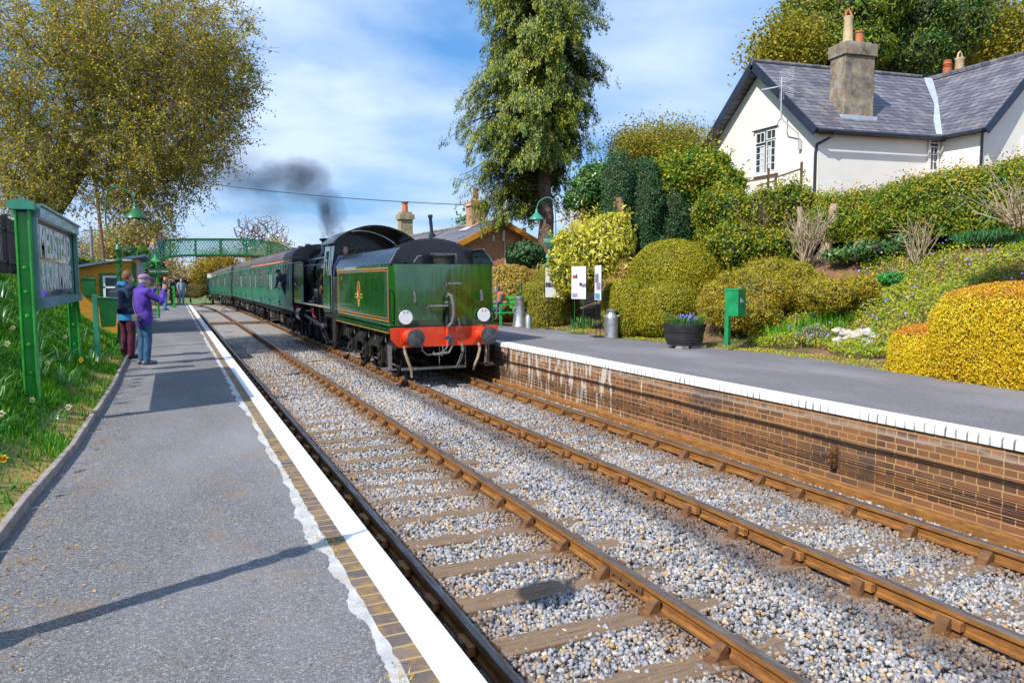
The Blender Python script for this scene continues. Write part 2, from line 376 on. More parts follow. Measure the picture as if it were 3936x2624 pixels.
def mk_rust(name, c0, c1, c2):
    t = NT(name); n = t.noise(14, 6, t.mapp(t.pos(), (1, 0.4, 2)), 0.7); c = t.ramp(n, [(0.3, c0), (0.52, c1), (0.75, c2)])
    return t.done(c, 0.75, 0.1, t.bump(t.noise(70, 4), 0.003, 0.5))
M_RUST = mk_rust('rail_rust', (0.15,0.06,0.02), (0.30,0.13,0.03), (0.42,0.2,0.05))
M_CHAIR = mk_rust('chair_iron', (0.08,0.04,0.02), (0.17,0.08,0.03), (0.28,0.13,0.045))
M_KEY = mk_rust('key_wood', (0.18,0.07,0.02), (0.38,0.17,0.05), (0.5,0.25,0.08))
def mk_railtop():
    t = NT('rail_top'); n = t.noise(30, 3, t.mapp(t.pos(), (1, 0.1, 1))); c = t.ramp(n, [(0.35, (0.19,0.12,0.08)), (0.7, (0.34,0.29,0.27))])
    return t.done(c, t.ramp(n, [(0.3, 0.55), (0.7, 0.35)]), 0.75)
M_RAILTOP = mk_railtop()
def mk_sleeper():
    t = NT('sleeper_wood'); P = t.pos(); n = t.noise(6, 6, t.mapp(P, (0.5, 6, 1)), 0.7); c = t.ramp(n, [(0.3, (0.12,0.075,0.045)), (0.5, (0.21,0.135,0.08)), (0.75, (0.30,0.21,0.13))])
    k = t.ramp(t.vor(38, P), [(0.1, 1.0), (0.3, 0.0)]); c = t.mix(t.math('MULTIPLY', k, 0.3), c, (0.45,0.4,0.34))
    return t.done(c, 0.9, normal=t.bump(n, 0.012, 0.7))
M_SLEEPER = mk_sleeper()
def mk_asphalt(name, base, speck, warm):
    t = NT(name); P = t.pos(); v = t.vor(120, P, 'Color'); g = t.math('ADD', t.math('MULTIPLY', t.sep(v)[0], 0.6), t.math('MULTIPLY', t.noise(60, 3, None, 0.7), 0.45))
    b = [tuple(c*k for c in base) for k in (0.28, 0.8, 1.25)]
    c = t.ramp(g, [(0.0, b[0]), (0.35, b[1]), (0.7, b[2]), (0.9, speck), (1.0, tuple(min(1, x*1.5) for x in speck))])
    n = t.noise(0.8, 6, t.mapp(P, (1, 0.45, 1)), 0.62); c = t.mix(t.ramp(n, [(0.45, 0.0), (0.72, 0.55)]), c, tuple(x*2.1 for x in base))
    n2 = t.noise(2.4, 6, None, 0.7); c = t.mix(t.ramp(n2, [(0.52, 0.0), (0.78, warm)]), c, (0.30,0.17,0.07))
    n3 = t.noise(14, 3, None, 0.7); c = t.mix(t.ramp(n3, [(0.66, 0.0), (0.72, 0.45)]), c, (0.36,0.33,0.28))
    return t.done(c, 0.9, normal=t.bump(t.math('ADD', t.vor(150, P), t.math('MULTIPLY', t.noise(9, 3), 0.4)), 0.005, 0.7))
M_ASPH = mk_asphalt('asphalt_left', (0.15,0.148,0.155), (0.42,0.40,0.38), 0.55)
M_ASPH2 = mk_asphalt('asphalt_right', (0.17,0.16,0.172), (0.26,0.25,0.25), 0.22)
def mk_brick(name, swap=False):
    t = NT(name); P = t.pos(); x, y, z = t.sep(P); cb = t.n('ShaderNodeCombineXYZ'); t.l(x if swap else y, cb.inputs[0]); t.l(z, cb.inputs[1])
    b = t.n('ShaderNodeTexBrick'); t.l(cb.outputs[0], b.inputs[0]); b.offset = 0.5; b.squash = 0.55; b.squash_frequency = 2
    for k, v in (('Scale', 1.0), ('Mortar Size', 0.007), ('Mortar Smooth', 0.2), ('Bias', -0.2), ('Brick Width', 0.235), ('Row Height', 0.075)): b.inputs[k].default_value = v
    b.inputs['Color1'].default_value = (0.10,0.045,0.035,1) if not swap else (0.42,0.2,0.11,1); b.inputs['Color2'].default_value = (0.36,0.13,0.05,1) if not swap else (0.55,0.30,0.17,1)
    b.inputs['Mortar'].default_value = (0.46,0.31,0.13,1) if not swap else (0.6,0.47,0.33,1)
    c = b.outputs['Color']; n = t.noise(1.6, 5); c = t.mix(t.ramp(n, [(0.35, 0.0), (0.7, 0.55)]), c, (0.30,0.15,0.05) if not swap else (0.5,0.28,0.15))
    if not swap:
        n0 = t.noise(0.9, 3); c = t.mix(t.ramp(n0, [(0.55, 0.0), (0.68, 0.6)]), c, (0.06,0.045,0.04))
        # lime bloom running down the bricks
        s = t.noise(3.2, 5, t.mapp(P, (1, 2.6, 0.55)), 0.6); yy = t.math('SUBTRACT', y, 13.8)
        near = t.ramp(t.math('ABSOLUTE', t.math('DIVIDE', yy, 4.6)), [(0.45, 0.17), (0.95, 0.0)]); hz = t.ramp(z, [(0.2, 0.0), (0.58, 0.07)])
        m = t.ramp(t.math('ADD', t.math('ADD', s, near), t.math('MULTIPLY', hz, 0.55)), [(0.715, 0.0), (0.77, 0.85)])
        c = t.mix(m, c, (0.60,0.56,0.50))
        bl = t.ramp(t.math('ADD', z, t.math('MULTIPLY', t.noise(2.2, 5), 0.16)), [(0.665, 0.0), (0.70, 0.4), (0.75, 0.0)]); c = t.mix(bl, c, (0.5,0.47,0.44))
    return t.done(c, 0.85, normal=t.bump(b.outputs['Fac'], 0.008, -0.8))
M_WALL = mk_brick('platform_brick'); M_STBRICK = mk_brick('station_brick', True)
def mk_white(name, chip=0.62):
    t = NT(name); n = t.noise(22, 6, None, 0.75); c = t.ramp(n, [(0.25, (0.7,0.7,0.69)), (0.5, (0.84,0.84,0.83)), (chip+0.04, (0.84,0.84,0.83)), (chip+0.1, (0.3,0.27,0.24))])
    return t.done(c, 0.6, normal=t.bump(t.noise(90, 3), 0.003, 0.3))
M_WHITE = mk_white('white_line_paint', 0.68)
def mk_coping():
    t = NT('white_coping_paint'); P = t.pos(); x, y, z = t.sep(P); n = t.noise(9, 4)
    f = t.math('FRACT', t.math('DIVIDE', t.math('ADD', y, t.math('MULTIPLY', n, 0.02)), 0.115)); j = t.ramp(t.math('ABSOLUTE', t.math('SUBTRACT', f, 0.5)), [(0.36, 0.0), (0.44, 1.0)])
    low = t.ramp(x, [(5.35/6, 1.0), (5.40/6, 0.0)]); lowx = t.math('DIVIDE', x, 6.0); low = t.ramp(lowx, [(5.352/6, 1.0), (5.40/6, 0.0)])
    gap = t.math('MULTIPLY', t.math('MULTIPLY', j, low), t.ramp(t.noise(2.3, 4), [(0.36, 0.25), (0.6, 1.0)]))
    c = t.mix(gap, t.ramp(t.noise(26, 5, None, 0.7), [(0.3, (0.72,0.72,0.71)), (0.6, (0.85,0.85,0.84)), (0.76, (0.5,0.47,0.43))]), (0.10,0.09,0.08))
    return t.done(c, 0.6)
M_COPING = mk_coping()
def mk_header():
    t = NT('edge_bricks'); P = t.pos(); x, y, z = t.sep(P); f = t.math('DIVIDE', y, 0.115); fr = t.math('ABSOLUTE', t.math('SUBTRACT', t.math('FRACT', f), 0.5)); fl = t.math('FLOOR', f)
    wn_ = t.n('ShaderNodeTexWhiteNoise', noise_dimensions='1D'); t.l(fl, wn_.inputs['W'])
    c = t.ramp(wn_.outputs[0], [(0, (0.10,0.085,0.09)), (0.5, (0.16,0.115,0.10)), (1, (0.24,0.17,0.13))])
    moss = t.ramp(t.noise(7, 6, None, 0.7), [(0.48, 0.0), (0.64, 0.85)]); c = t.mix(moss, c, (0.34,0.2,0.04)); j = t.ramp(fr, [(0.42, 0.0), (0.47, 1.0)]); c = t.mix(j, c, (0.42,0.3,0.12))
    return t.done(c, 0.85, normal=t.bump(fr, 0.01, -0.5))
M_HEADER = mk_header()
def mk_concrete(name, a, b, dirt=(0.3,0.2,0.1)):
    t = NT(name); c = t.ramp(t.noise(7, 7, None, 0.72), [(0.3, a), (0.6, b)]); c = t.mix(t.ramp(t.noise(3.2, 5), [(0.55, 0.0), (0.75, 0.6)]), c, dirt)
    return t.done(c, 0.85, normal=t.bump(t.noise(50, 5, None, 0.7), 0.005, 0.6))
M_CONC = mk_concrete('worn_concrete', (0.36,0.36,0.37), (0.58,0.57,0.55)); M_KERB = mk_concrete('kerb_stone', (0.2,0.17,0.16), (0.38,0.33,0.3)); M_DARKWALL = mk_concrete('dark_wall', (0.05,0.045,0.045), (0.12,0.1,0.09))
def mk_grass_ground():
    t = NT('grass_ground'); P = t.pos(); x, y, z = t.sep(P); n = t.noise(1.3, 6, None, 0.65)
    g = t.ramp(t.noise(9, 5), [(0.3, (0.03,0.09,0.012)), (0.55, (0.07,0.19,0.02)), (0.75, (0.16,0.25,0.03))])
    d = t.ramp(t.noise(16, 5), [(0.3, (0.26,0.14,0.04)), (0.7, (0.5,0.31,0.1))])
    e = t.math('ADD', t.math('MULTIPLY', t.math('ADD', x, 3.25), 1.0), t.math('MULTIPLY', n, 0.9)); m = t.ramp(e, [(0.62, 0.0), (0.95, 1.0)])
    bare = t.ramp(t.noise(0.9, 4), [(0.6, 0.0), (0.68, 0.8)]); m = t.math('MAXIMUM', m, bare)
    return t.done(t.mix(m, g, d), 0.95, normal=t.bump(t.noise(30, 4), 0.03, 0.8))
M_GRASSG = mk_grass_ground()
def mk_soil():
    t = NT('garden_soil'); c = t.ramp(t.noise(5, 7, None, 0.7), [(0.3, (0.11,0.055,0.03)), (0.6, (0.27,0.14,0.08)), (0.8, (0.36,0.24,0.13))])
    g = t.ramp(t.noise(0.7, 3), [(0.5, 0.0), (0.66, 0.8)]); c = t.mix(g, c, (0.05,0.09,0.02))
    return t.done(c, 0.95, normal=t.bump(t.noise(18, 5), 0.05, 0.8))
M_SOIL = mk_soil()
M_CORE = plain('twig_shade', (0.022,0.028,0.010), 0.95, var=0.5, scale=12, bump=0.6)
M_FIELD = plain('field_grass', (0.10,0.14,0.035), 0.95, var=0.4, scale=0.1)
# ================================================================ ground and platforms
def bend(y):                                        # the line drifts left and falls slightly beyond the bridge
    k = max(0.0, y-50.0); return -0.00023*k*k, -0.00020*k*k
mb = MB(); mb.quad((-900,-300,-3.2),(900,-300,-3.2),(900,1500,-3.2),(-900,1500,-3.2)); tag(build('ground', mb, M_FIELD, smooth=0), kind='structure')
def grid_mesh(name, xs, ys, zf, mat, kind='structure'):
    V = [(x+ (bend(y)[0] if y > 50 and abs(x) < 12 else 0), y, zf(x, y)) for y in ys for x in xs]; n = len(xs)
    Fc = [(j*n+i, j*n+i+1, (j+1)*n+i+1, (j+1)*n+i) for j in range(len(ys)-1) for i in range(n-1)]
    return tag(npmesh(name, V, Fc, mat, smooth=True), kind=kind)
grid_mesh('trackbed', [-12,-8,-0.69,0.5,1,2,3,4,5.34,9,14], [-8,0,10,20,25,27,30,40,50,60,70,80,90,100,110,125,150], lambda x, y: (-0.205 if y < 26 else -0.151) + bend(y)[1] - (0.0 if -9 < x < 10 else 1.2), M_BED)
EDGE_Z = 0.771
mb = MB(); mb.box(-2.8, -0.705, -6, 54, -0.6, EDGE_Z)
mb.prism([(54, -0.6), (54, EDGE_Z), (60, -0.15), (60, -0.6)], 'x', -2.57, -0.705); tag(build('platform_left', mb, M_DARKWALL, smooth=0), kind='structure')
def strip(name, xl, xr, z, y0, y1, step, mat, wl=0.0, wr=0.0, seed=1, th=None):
    r = np.random.default_rng(seed); ys = np.arange(y0, y1+step, step); V = []
    for y in ys: V += [(xl + r.normal()*wl, y, z), (xr + r.normal()*wr, y, z)]
    Fc = [(2*i, 2*i+1, 2*i+3, 2*i+2) for i in range(len(ys)-1)]
    return tag(npmesh(name, V, Fc, mat), kind='structure')
def wobble_strip():
    ys = np.arange(-6, 54.05, 0.03); r = np.random.default_rng(5); n_ = r.normal(size=len(ys)); k = np.hanning(15); n_ = np.convolve(n_, k/k.sum(), 'same')*0.04 + r.normal(size=len(ys))*0.004
    e = -1.02 + n_ + 0.012*np.sin(ys*2.3) + 0.01*np.sin(ys*0.9)
    V = np.empty((len(ys)*2,3)); V[0::2] = np.stack([ys*0-2.8, ys, ys*0+EDGE_Z+0.004],1); V[1::2] = np.stack([e, ys, ys*0+EDGE_Z+0.004],1)
    tag(npmesh('asphalt', V, [(2*i, 2*i+1, 2*i+3, 2*i+2) for i in range(len(ys)-1)], M_ASPH), kind='structure')
wobble_strip()
strip('concrete_margin', -1.16, -0.957, EDGE_Z+0.0025, -6, 54, 0.06, M_CONC, 0.0, 0.004, 6)
strip('edge_bricks', -0.965, -0.70, EDGE_Z+0.001, -6, 54, 0.3, M_HEADER)
mb = MB(); mb.box(-0.855, -0.69, -6, 54, 0.70, EDGE_Z+0.006); tag(build('white_line', mb, M_WHITE, smooth=0, bevel=0.006), kind='structure')
# right hand platform
Z2 = 0.82
mb = MB(); mb.box(5.36, 9.6, -6, 34, -0.6, 0.72); mb.box(5.36, 5.38, 34, 75, -0.6, 0.72)
tag(build('platform_wall', mb, M_WALL, smooth=0), 'brick platform wall with a white edge facing the track', 'wall')
mb = MB(); mb.box(5.37, 9.5, -6, 75, 0.60, Z2-0.012); tag(build('platform_right', mb, M_DARKWALL, smooth=0), kind='structure')
mb = MB(); prof = [(5.335, 0.72), (5.335, 0.79), (5.345, 0.812), (5.365, Z2), (5.565, Z2), (5.565, 0.72)]
mb.prism(prof, 'y', -6, 75); tag(build('white_coping', mb, M_COPING, smooth=50), kind='structure')
def edge_x(y):                                       # garden side of the right hand platform
    return float(np.interp(y, [-6, 5, 7.5, 8.7, 11.4, 13.4, 16, 20, 23, 30], [8.2, 8.55, 8.75, 8.85, 9.2, 8.85, 8.6, 8.5, 8.3, 8.6]))
ys = np.arange(-6, 75, 0.5); V = []
for y in ys: V += [(5.56, y, Z2-0.002), (edge_x(y)+0.25, y, Z2-0.002)]
tag(npmesh('platform_surface', V, [(2*i, 2*i+1, 2*i+3, 2*i+2) for i in range(len(ys)-1)], M_ASPH2), kind='structure')
# old rail laid as a check along the foot of the wall
mb = MB(); mb.box(5.24, 5.34, -6, 70, -0.3, -0.07); tag(build('wall_footing', mb, M_RUST, smooth=0, bevel=0.02), kind='structure')
# cables along the wall
def cable(name, lab, z0, x, r, amp, seed, mat):
    rr = random.Random(seed); ph = rr.uniform(0, 6); mb = MB(); pts = [(x, y, z0 + amp*math.sin(y*2*math.pi/2.4+ph) - amp*0.6*abs(math.sin(y*math.pi/2.4))) for y in np.arange(-5, 31, 0.3)]
    mb.tube(pts, r, 5); return tag(build(name, mb, mat), lab, 'cable')
M_BLK = plain('black_rubber', (0.012,0.012,0.013), 0.5, var=0.3); M_WIRE = plain('wire_brown', (0.05,0.03,0.02), 0.6, 0.5)
cable('cable', 'thick black cable sagging along the middle of the brick platform wall', 0.42, 5.325, 0.012, 0.005, 1, M_BLK)
for i, z in enumerate((0.255, 0.235, 0.175, 0.155, 0.135)):
    o = cable('signal_wire', 'thin rusty signal wire stretched low along the brick platform wall', z, 5.29-0.006*i, 0.0045, 0.004, i+2, M_WIRE); o['group'] = 'signal wires along the platform wall'
t = thing('pulley_bracket', 'small rusty wire pulley bracket fixed to the brick platform wall', 'bracket', (5.33, 6.42, 0.05))
mb = MB(); mb.box(5.30,5.36,6.39,6.45,0.08,0.34); build('plate', mb, M_CHAIR, t, bevel=0.005)
for z in (0.16, 0.25):
    mb = MB(); mb.lathe([(0.02,-0.012),(0.04,-0.012),(0.028,0),(0.04,0.012),(0.02,0.012)], (5.27,6.42,z), 14, 'y'); mb.cyl((5.27,6.42,z),(5.34,6.42,z),0.01,8); build('wheel', mb, M_CHAIR, t)
# ================================================================ railway tracks
def rail_prof():
    h = [(-0.035,-0.012),(-0.028,0.0),(0.028,0.0),(0.035,-0.012),(0.035,-0.045),(0.012,-0.058),(0.010,-0.115),(0.033,-0.125),(0.033,-0.148),(-0.033,-0.148),(-0.033,-0.125),(-0.010,-0.115),(-0.012,-0.058),(-0.035,-0.045)]
    return h
def make_rail(X, parent, y0=-6, y1=120, shift=lambda y: 0.0):
    pr = rail_prof(); ys = [y0, 10, 20, 30, 40, 50] + list(np.arange(54, y1+1, 4.0)); V = []; n = len(pr)
    for y in ys:
        bx, bz = bend(y)
        V += [(X+bx+shift(y)+p[0], y, bz+p[1]) for p in pr]
    mb = MB(); fs = []
    for j in range(len(ys)-1):
        for i in range(n): fs.append((j*n+i, j*n+(i+1)%n, (j+1)*n+(i+1)%n, (j+1)*n+i))
    fs.append(tuple(range(n))); mb.add(V, fs)
    for j in range(len(ys)-1):
        for i in range(n): mb.mi[j*n+i] = 1 if i in (0, 1, 2) else 0
    return build('rail', mb, [M_RUST, M_RAILTOP], parent, smooth=30)
def chair_meshes():
    """a cast chair with its wooden key, on the outer side (s=-1: left rail)"""
    mb = MB(); mb.lathe([(0.0,-0.006),(0.17,-0.006),(0.16,0.012),(0.0,0.02)], (0,0,-0.158), 14, cap=False)
    for i in range(len(mb.v)): mb.v[i] = (mb.v[i][0]*1.15, mb.v[i][1]*0.6, mb.v[i][2])
    mb.prism([(0.04,-0.15),(0.145,-0.15),(0.105,-0.09),(0.062,-0.045),(0.040,-0.05)], 'y', -0.045, 0.045)      # inner jaw
    mb.prism([(-0.15,-0.15),(-0.088,-0.15),(-0.088,-0.045),(-0.112,-0.04),(-0.14,-0.1)], 'y', -0.045, 0.045)   # outer jaw
    for sx in (-0.14, 0.13): mb.cyl((sx,0.05*(1 if sx > 0 else -1),-0.15),(sx,0.05*(1 if sx > 0 else -1),-0.12),0.016,8)
    k = MB(); k.prism([(-0.086,-0.115),(-0.036,-0.115),(-0.036,-0.052),(-0.086,-0.047)], 'y', -0.11, 0.10)
    return mb, k
def mesh_of(mb, name, mats, smooth=35):
    o = build(name, mb, mats, None, smooth); me = o.data; bpy.data.objects.remove(o); return me
cmb, kmb = chair_meshes(); ME_CHAIR = mesh_of(cmb, 'chair', M_CHAIR); ME_KEY = mesh_of(kmb, 'key', M_KEY)
def slmesh(seed):
    r = random.Random(seed); mb = MB(); mb.box(-0.52, 2.03, -0.125, 0.125, -0.29, -0.158); return mesh_of(mb, 'sleeper', M_SLEEPER, 0)
ME_SL = slmesh(1)
def track(label, X, y_first, joint, n_ind=48, shift=lambda y: 0.0):
    t = thing('railway_track', label, 'railway track', (X, 0, 0))
    make_rail(X, t, shift=shift); make_rail(X+1.505, t, shift=shift)
    y = y_first; i = 0; mbf = MB(); mcf = MB(); r = random.Random(X)
    while y < 118:
        if i < n_ind:
            s = bpy.data.objects.new('sleeper', ME_SL); C.objects.link(s); s.parent = t; s.location = (r.uniform(-0.03, 0.03), y, 0 if X < 2 else -0.006); s.rotation_euler.z = r.uniform(-0.012, 0.012)
            for k, sx in ((0.0, 1), (1.505, -1)):
                c = bpy.data.objects.new('chair', ME_CHAIR); C.objects.link(c); c.parent = s; c.location = (k-s.location[0], 0, -s.location[2]); c.scale.x = sx
                e = bpy.data.objects.new('key', ME_KEY); C.objects.link(e); e.parent = s; e.location = (k-s.location[0], r.uniform(-0.02, 0.02), -s.location[2]); e.scale.x = sx
                e.data.materials[0] = M_KEY
        else:
            bx, bz = bend(y); bx += shift(y); mbf.box(X+bx-0.52, X+bx+2.03, y-0.125, y+0.125, bz-0.29, bz-0.158)
            for k in (0.0, 1.505): mcf.box(X+bx+k-0.12, X+bx+k+0.12, y-0.06, y+0.06, bz-0.158, bz-0.06)
        y += 0.62 if joint and i % 24 == joint else 0.72; i += 1
    tag(build('far_sleepers', mbf, M_SLEEPER, t, 0), kind='stuff'); tag(build('far_chairs', mcf, M_CHAIR, t, 0), kind='stuff')
    for k, yj in ((0.0, 7.9), (1.505, 4.95)) if X < 2 else ((0.0, 14.4), (1.505, 11.9)):
        mb = MB(); mb.prism([(0.012,-0.112),(0.034,-0.118),(0.03,-0.052),(0.012,-0.06)], 'y', yj-0.23, yj+0.23); mb.prism([(-0.012,-0.112),(-0.034,-0.118),(-0.03,-0.052),(-0.012,-0.06)], 'y', yj-0.23, yj+0.23)
        for q in (-0.17,-0.06,0.06,0.17): mb.cyl((-0.05,yj+q,-0.085),(0.05,yj+q,-0.085),0.014,6)
        mb.v = [(a+X+k, b, c) for a, b, c in mb.v]; build('fishplate', mb, M_CHAIR, t)
    return t
track('empty near track of brown rails on wooden sleepers beside the left platform', 0.0, -0.55, 12, 48, lambda y: -0.0006*max(0, y-60)**2)
track('track of rusty rails under the green train beside the brick platform wall', 3.2, -0.2, 9, 48)
# loose ballast
def ballast():
    r = np.random.default_rng(11); N = 74000
    y = np.concatenate([r.uniform(1.8, 9, 78000), r.uniform(8.5, 16, 42000), r.uniform(15, 32, 44000)]); x = r.uniform(-0.66, 5.2, len(y))
    d = np.minimum.reduce([np.abs(x-a) for a in (0, 1.505, 3.2, 4.705)])
    keep = d > 0.045; x, y, d = x[keep], y[keep], d[keep]; n = len(x)
    hump = 0.012*np.sin(x*2.1+1)*np.sin(y*0.9) + 0.035*np.exp(-((x-2.45)/0.4)**2)
    base = -0.20 + hump + r.uniform(0, 0.035, n)
    # sleepers of the near track stay mostly bare
    onsl = np.zeros(n, bool)
    for (X, y0, jn) in ((0.0, -0.55, 12), (3.2, -0.2, 9)):
        yy = y0; i = 0; C_ = []
        while yy < 30: C_.append(yy); yy += 0.62 if i % 24 == jn else 0.72; i += 1
        C_ = np.array(C_); q = np.abs(y[:,None]-C_[None]).min(1); onsl |= (q < 0.085+0.025*np.sin(x*9+y*5)+r.normal(0, 0.02, n)) & (x > X-0.5) & (x < X+2.0) & (r.uniform(size=n) < (0.90 if X < 2 else 0.50))
    s = r.uniform(0.009, 0.0225, n)*np.where(y > 12, 1.4, 1.0); keep = ~onsl
    x, y, base, s = x[keep], y[keep], base[keep], s[keep]; n = len(x)
    cube = np.array([(-1,-1,-1),(1,-1,-1),(1,1,-1),(-1,1,-1),(-1,-1,1),(1,-1,1),(1,1,1),(-1,1,1)], float)
    V = cube[None]*r.uniform(0.55, 1.0, (n,8,3)); V *= r.uniform(0.6, 1.25, (n,1,3)); 
    q = unit(r.normal(size=(n,4))); a,b,c,dd = q.T
    R = np.stack([1-2*(c*c+dd*dd), 2*(b*c-a*dd), 2*(b*dd+a*c), 2*(b*c+a*dd), 1-2*(b*b+dd*dd), 2*(c*dd-a*b), 2*(b*dd-a*c), 2*(c*dd+a*b), 1-2*(b*b+c*c)], 1).reshape(n,3,3)
    V = np.einsum('nij,nkj->nki', R, V)*s[:,None,None]*0.95 + np.stack([x, y, base+s*0.3], 1)[:,None,:]
    f = np.array([(0,3,2,1),(4,5,6,7),(0,1,5,4),(1,2,6,5),(2,3,7,6),(3,0,4,7)]); Fc = (f[None]+(np.arange(n)*8)[:,None,None]).reshape(-1,4)
    tag(npmesh('ballast', V.reshape(-1,3), Fc, M_STONE), kind='stuff')
ballast()
# timber walkway boards across the tracks at the far end and a dropped plank
t = thing('foot_crossing', 'row of flat boards laid across both tracks beyond the platform end', 'crossing', (0.5, 45, -0.1))
mb = MB(); mb.box(0.1,1.42,44.6,45.2,-0.15,-0.01); mb.box(1.6,3.1,44.6,45.2,-0.15,-0.01); mb.box(3.3,4.6,44.6,45.2,-0.15,-0.01); build('boards', mb, M_SLEEPER, t, 0)
mb = MB(); mb.beam((2.0,23.2,-0.12),(2.75,23.35,-0.12),0.14,0.03); tag(build('plank', mb, plain('pale_wood', (0.55,0.4,0.2), 0.8)), 'short pale plank lying on the ballast between the tracks', 'plank')
t = thing('marker_block', 'small white block standing between the tracks near the platform end', 'marker', (2.1,66,-0.2)); mb = MB(); mb.box(1.85,2.25,65.8,66.1,-0.25,0.12); mb.prism([(1.85,0.12),(2.25,0.12),(2.05,0.2)], 'y', 65.8, 66.1); build('block', mb, M_WHITE, t, 0)
# kerb along the grass
def kerbx(y): return float(np.interp(y, [-4, 5.2, 5.9, 7.6, 12, 16, 24], [-2.75, -2.70, -2.68, -2.58, -2.53, -2.56, -2.6]))
mb = MB(); r = random.Random(4); y = -4.0
pts = []
while y < 23:
    x = kerbx(y); pts.append((x, y)); y += 0.9
for i in range(len(pts)-1):
    (x0, y0), (x1, y1) = pts[i], pts[i+1]; mb.beam((x0-0.035, y0+0.01, 0.80), (x1-0.035+r.uniform(-0.01,0.01), y1-0.01, 0.80), 0.05, 0.10)
tag(build('grass_kerb', mb, M_KERB, smooth=0, bevel=0.008), kind='structure')
# ---------------------------------------------------------------- terrain
def zl(x, y):
    d = max(0.0, kerbx(y)-0.04-x); z = 0.80 + float(np.interp(d, [0, 0.35, 0.6, 1.9, 3.2, 6, 12], [0, 0.10, 0.32, 1.42, 2.0, 2.25, 2.3]))
    k = float(np.interp(y, [20.0, 23.0], [1.0, 0.0])) if x > -5.6 else 1.0
    return 0.80 + (z-0.80)*k + 0.03*math.sin(x*3.1+y*1.7) * min(1, d)
xo = [-37,-17,-9,-6.5,-5,-4,-3.3,-2.9,-2.5,-2.1,-1.7,-1.3,-1.0,-0.7,-0.5,-0.35,-0.2,-0.08,-0.03]; ys = list(np.arange(-5, 30, 0.5)) + [34, 40, 60, 90, 140]; n = len(xo)
V = [(kerbx(y)+x, y, zl(kerbx(y)+x, y)) for y in ys for x in xo]
tag(npmesh('grass_bank', V, [(j*n+i, j*n+i+1, (j+1)*n+i+1, (j+1)*n+i) for j in range(len(ys)-1) for i in range(n-1)], M_GRASSG, smooth=True), kind='structure')
def zr(x, y):
    e = edge_x(y) if y < 30 else 8.6
    d = x-e; z = Z2-0.01 + float(np.interp(d, [0, 0.5, 1.0, 2.3, 4.2, 6.0, 10], [0, 0.04, 0.15, 0.85, 2.05, 2.25, 3.0]))
    k = float(np.interp(y, [19.0, 25.0], [1.0, 0.12])) if x < 16 else float(np.interp(y, [26.0, 34.0], [1.0, 0.5]))
    return Z2-0.01 + (z-Z2+0.01)*k + 0.04*math.sin(x*2.3+y*1.3)*min(1, max(0, d))
xs = [0,0.3,0.6,0.9,1.3,1.7,2.1,2.5,3,3.5,4,4.6,5.4,6.5,8,10,14,25,60]; ys = list(np.arange(-6, 34, 0.5)) + [40, 60, 100, 160]
V = [(edge_x(min(y,30))+0.02+x, y, zr(edge_x(min(y,30))+x, y)+0.004) for y in ys for x in xs]; n = len(xs)
tag(npmesh('garden_bank', V, [(j*n+i, j*n+i+1, (j+1)*n+i+1, (j+1)*n+i) for j in range(len(ys)-1) for i in range(n-1)], M_SOIL, smooth=True), kind='structure')

def ongr(u, v, dz=0.0):
    """the point of the garden bank seen at u, v"""
    d = at(u, v, 1.0)-CAM; k = 6.0
    while k < 40:
        p = CAM+d*k
        g = zr(p[0], p[1]) if p[0] > edge_x(min(p[1], 30)) else Z2
        if p[2] <= g+dz: break
        k += 0.04
    return np.array([p[0], p[1], g+dz])
# ================================================================ station cottage (white house)
M_RENDER = plain('white_render', (0.82,0.79,0.72), 0.85, var=0.05, scale=1.3, bump=0.25, bscale=60)
def mk_slate():
    t = NT('roof_slate'); P = t.pos(); x, y, z = t.sep(P)
    cb = t.n('ShaderNodeCombineXYZ'); t.l(t.math('ADD', x, t.math('MULTIPLY', y, 1.0)), cb.inputs[0]); t.l(z, cb.inputs[1])
    b = t.n('ShaderNodeTexBrick'); t.l(cb.outputs[0], b.inputs[0]); b.offset = 0.5
    for k, v in (('Scale', 1.0), ('Mortar Size', 0.012), ('Mortar Smooth', 0.2), ('Bias', 0.0), ('Brick Width', 0.30), ('Row Height', 0.15)): b.inputs[k].default_value = v
    b.inputs['Color1'].default_value = (0.09,0.09,0.12,1); b.inputs['Color2'].default_value = (0.21,0.195,0.22,1); b.inputs['Mortar'].default_value = (0.03,0.03,0.035,1)
    c = t.mix(t.ramp(t.noise(1.2, 6, None, 0.65), [(0.52, 0.0), (0.72, 0.5)]), b.outputs['Color'], (0.30,0.29,0.28)); c = t.mix(t.ramp(t.noise(2.1, 7, None, 0.75), [(0.6, 0.0), (0.68, 0.75)]), c, (0.33,0.17,0.06))
    # height within each course gives the overlapping edge
    f = t.math('FRACT', t.math('DIVIDE', z, 0.15))
    return t.done(c, 0.6, normal=t.bump(t.math('ADD', t.math('MULTIPLY', f, -1.0), b.outputs['Fac']), 0.02, 0.8))
M_SLATE = mk_slate()
M_NAVY = plain('dark_blue_paint', (0.02,0.03,0.055), 0.45, var=0.3); M_LEAD = plain('lead_flashing', (0.5,0.55,0.62), 0.5, 0.2, var=0.15)
def mk_glass(name, c=(0.03,0.045,0.06), rough=0.04):
    t = NT(name); return t.done(t.ramp(t.noise(1.7, 3), [(0.3, tuple(x*0.6 for x in c)), (0.7, tuple(x*1.6 for x in c))]), rough, 0.0, t.bump(t.noise(2.5, 2), 0.01, 0.15), 0.9)
M_GLASS = mk_glass('window_glass'); M_FRAME = plain('white_frame', (0.8,0.8,0.79), 0.45, var=0.05); M_CURTAIN = plain('pale_curtain', (0.55,0.58,0.62), 0.9, var=0.12, scale=8)
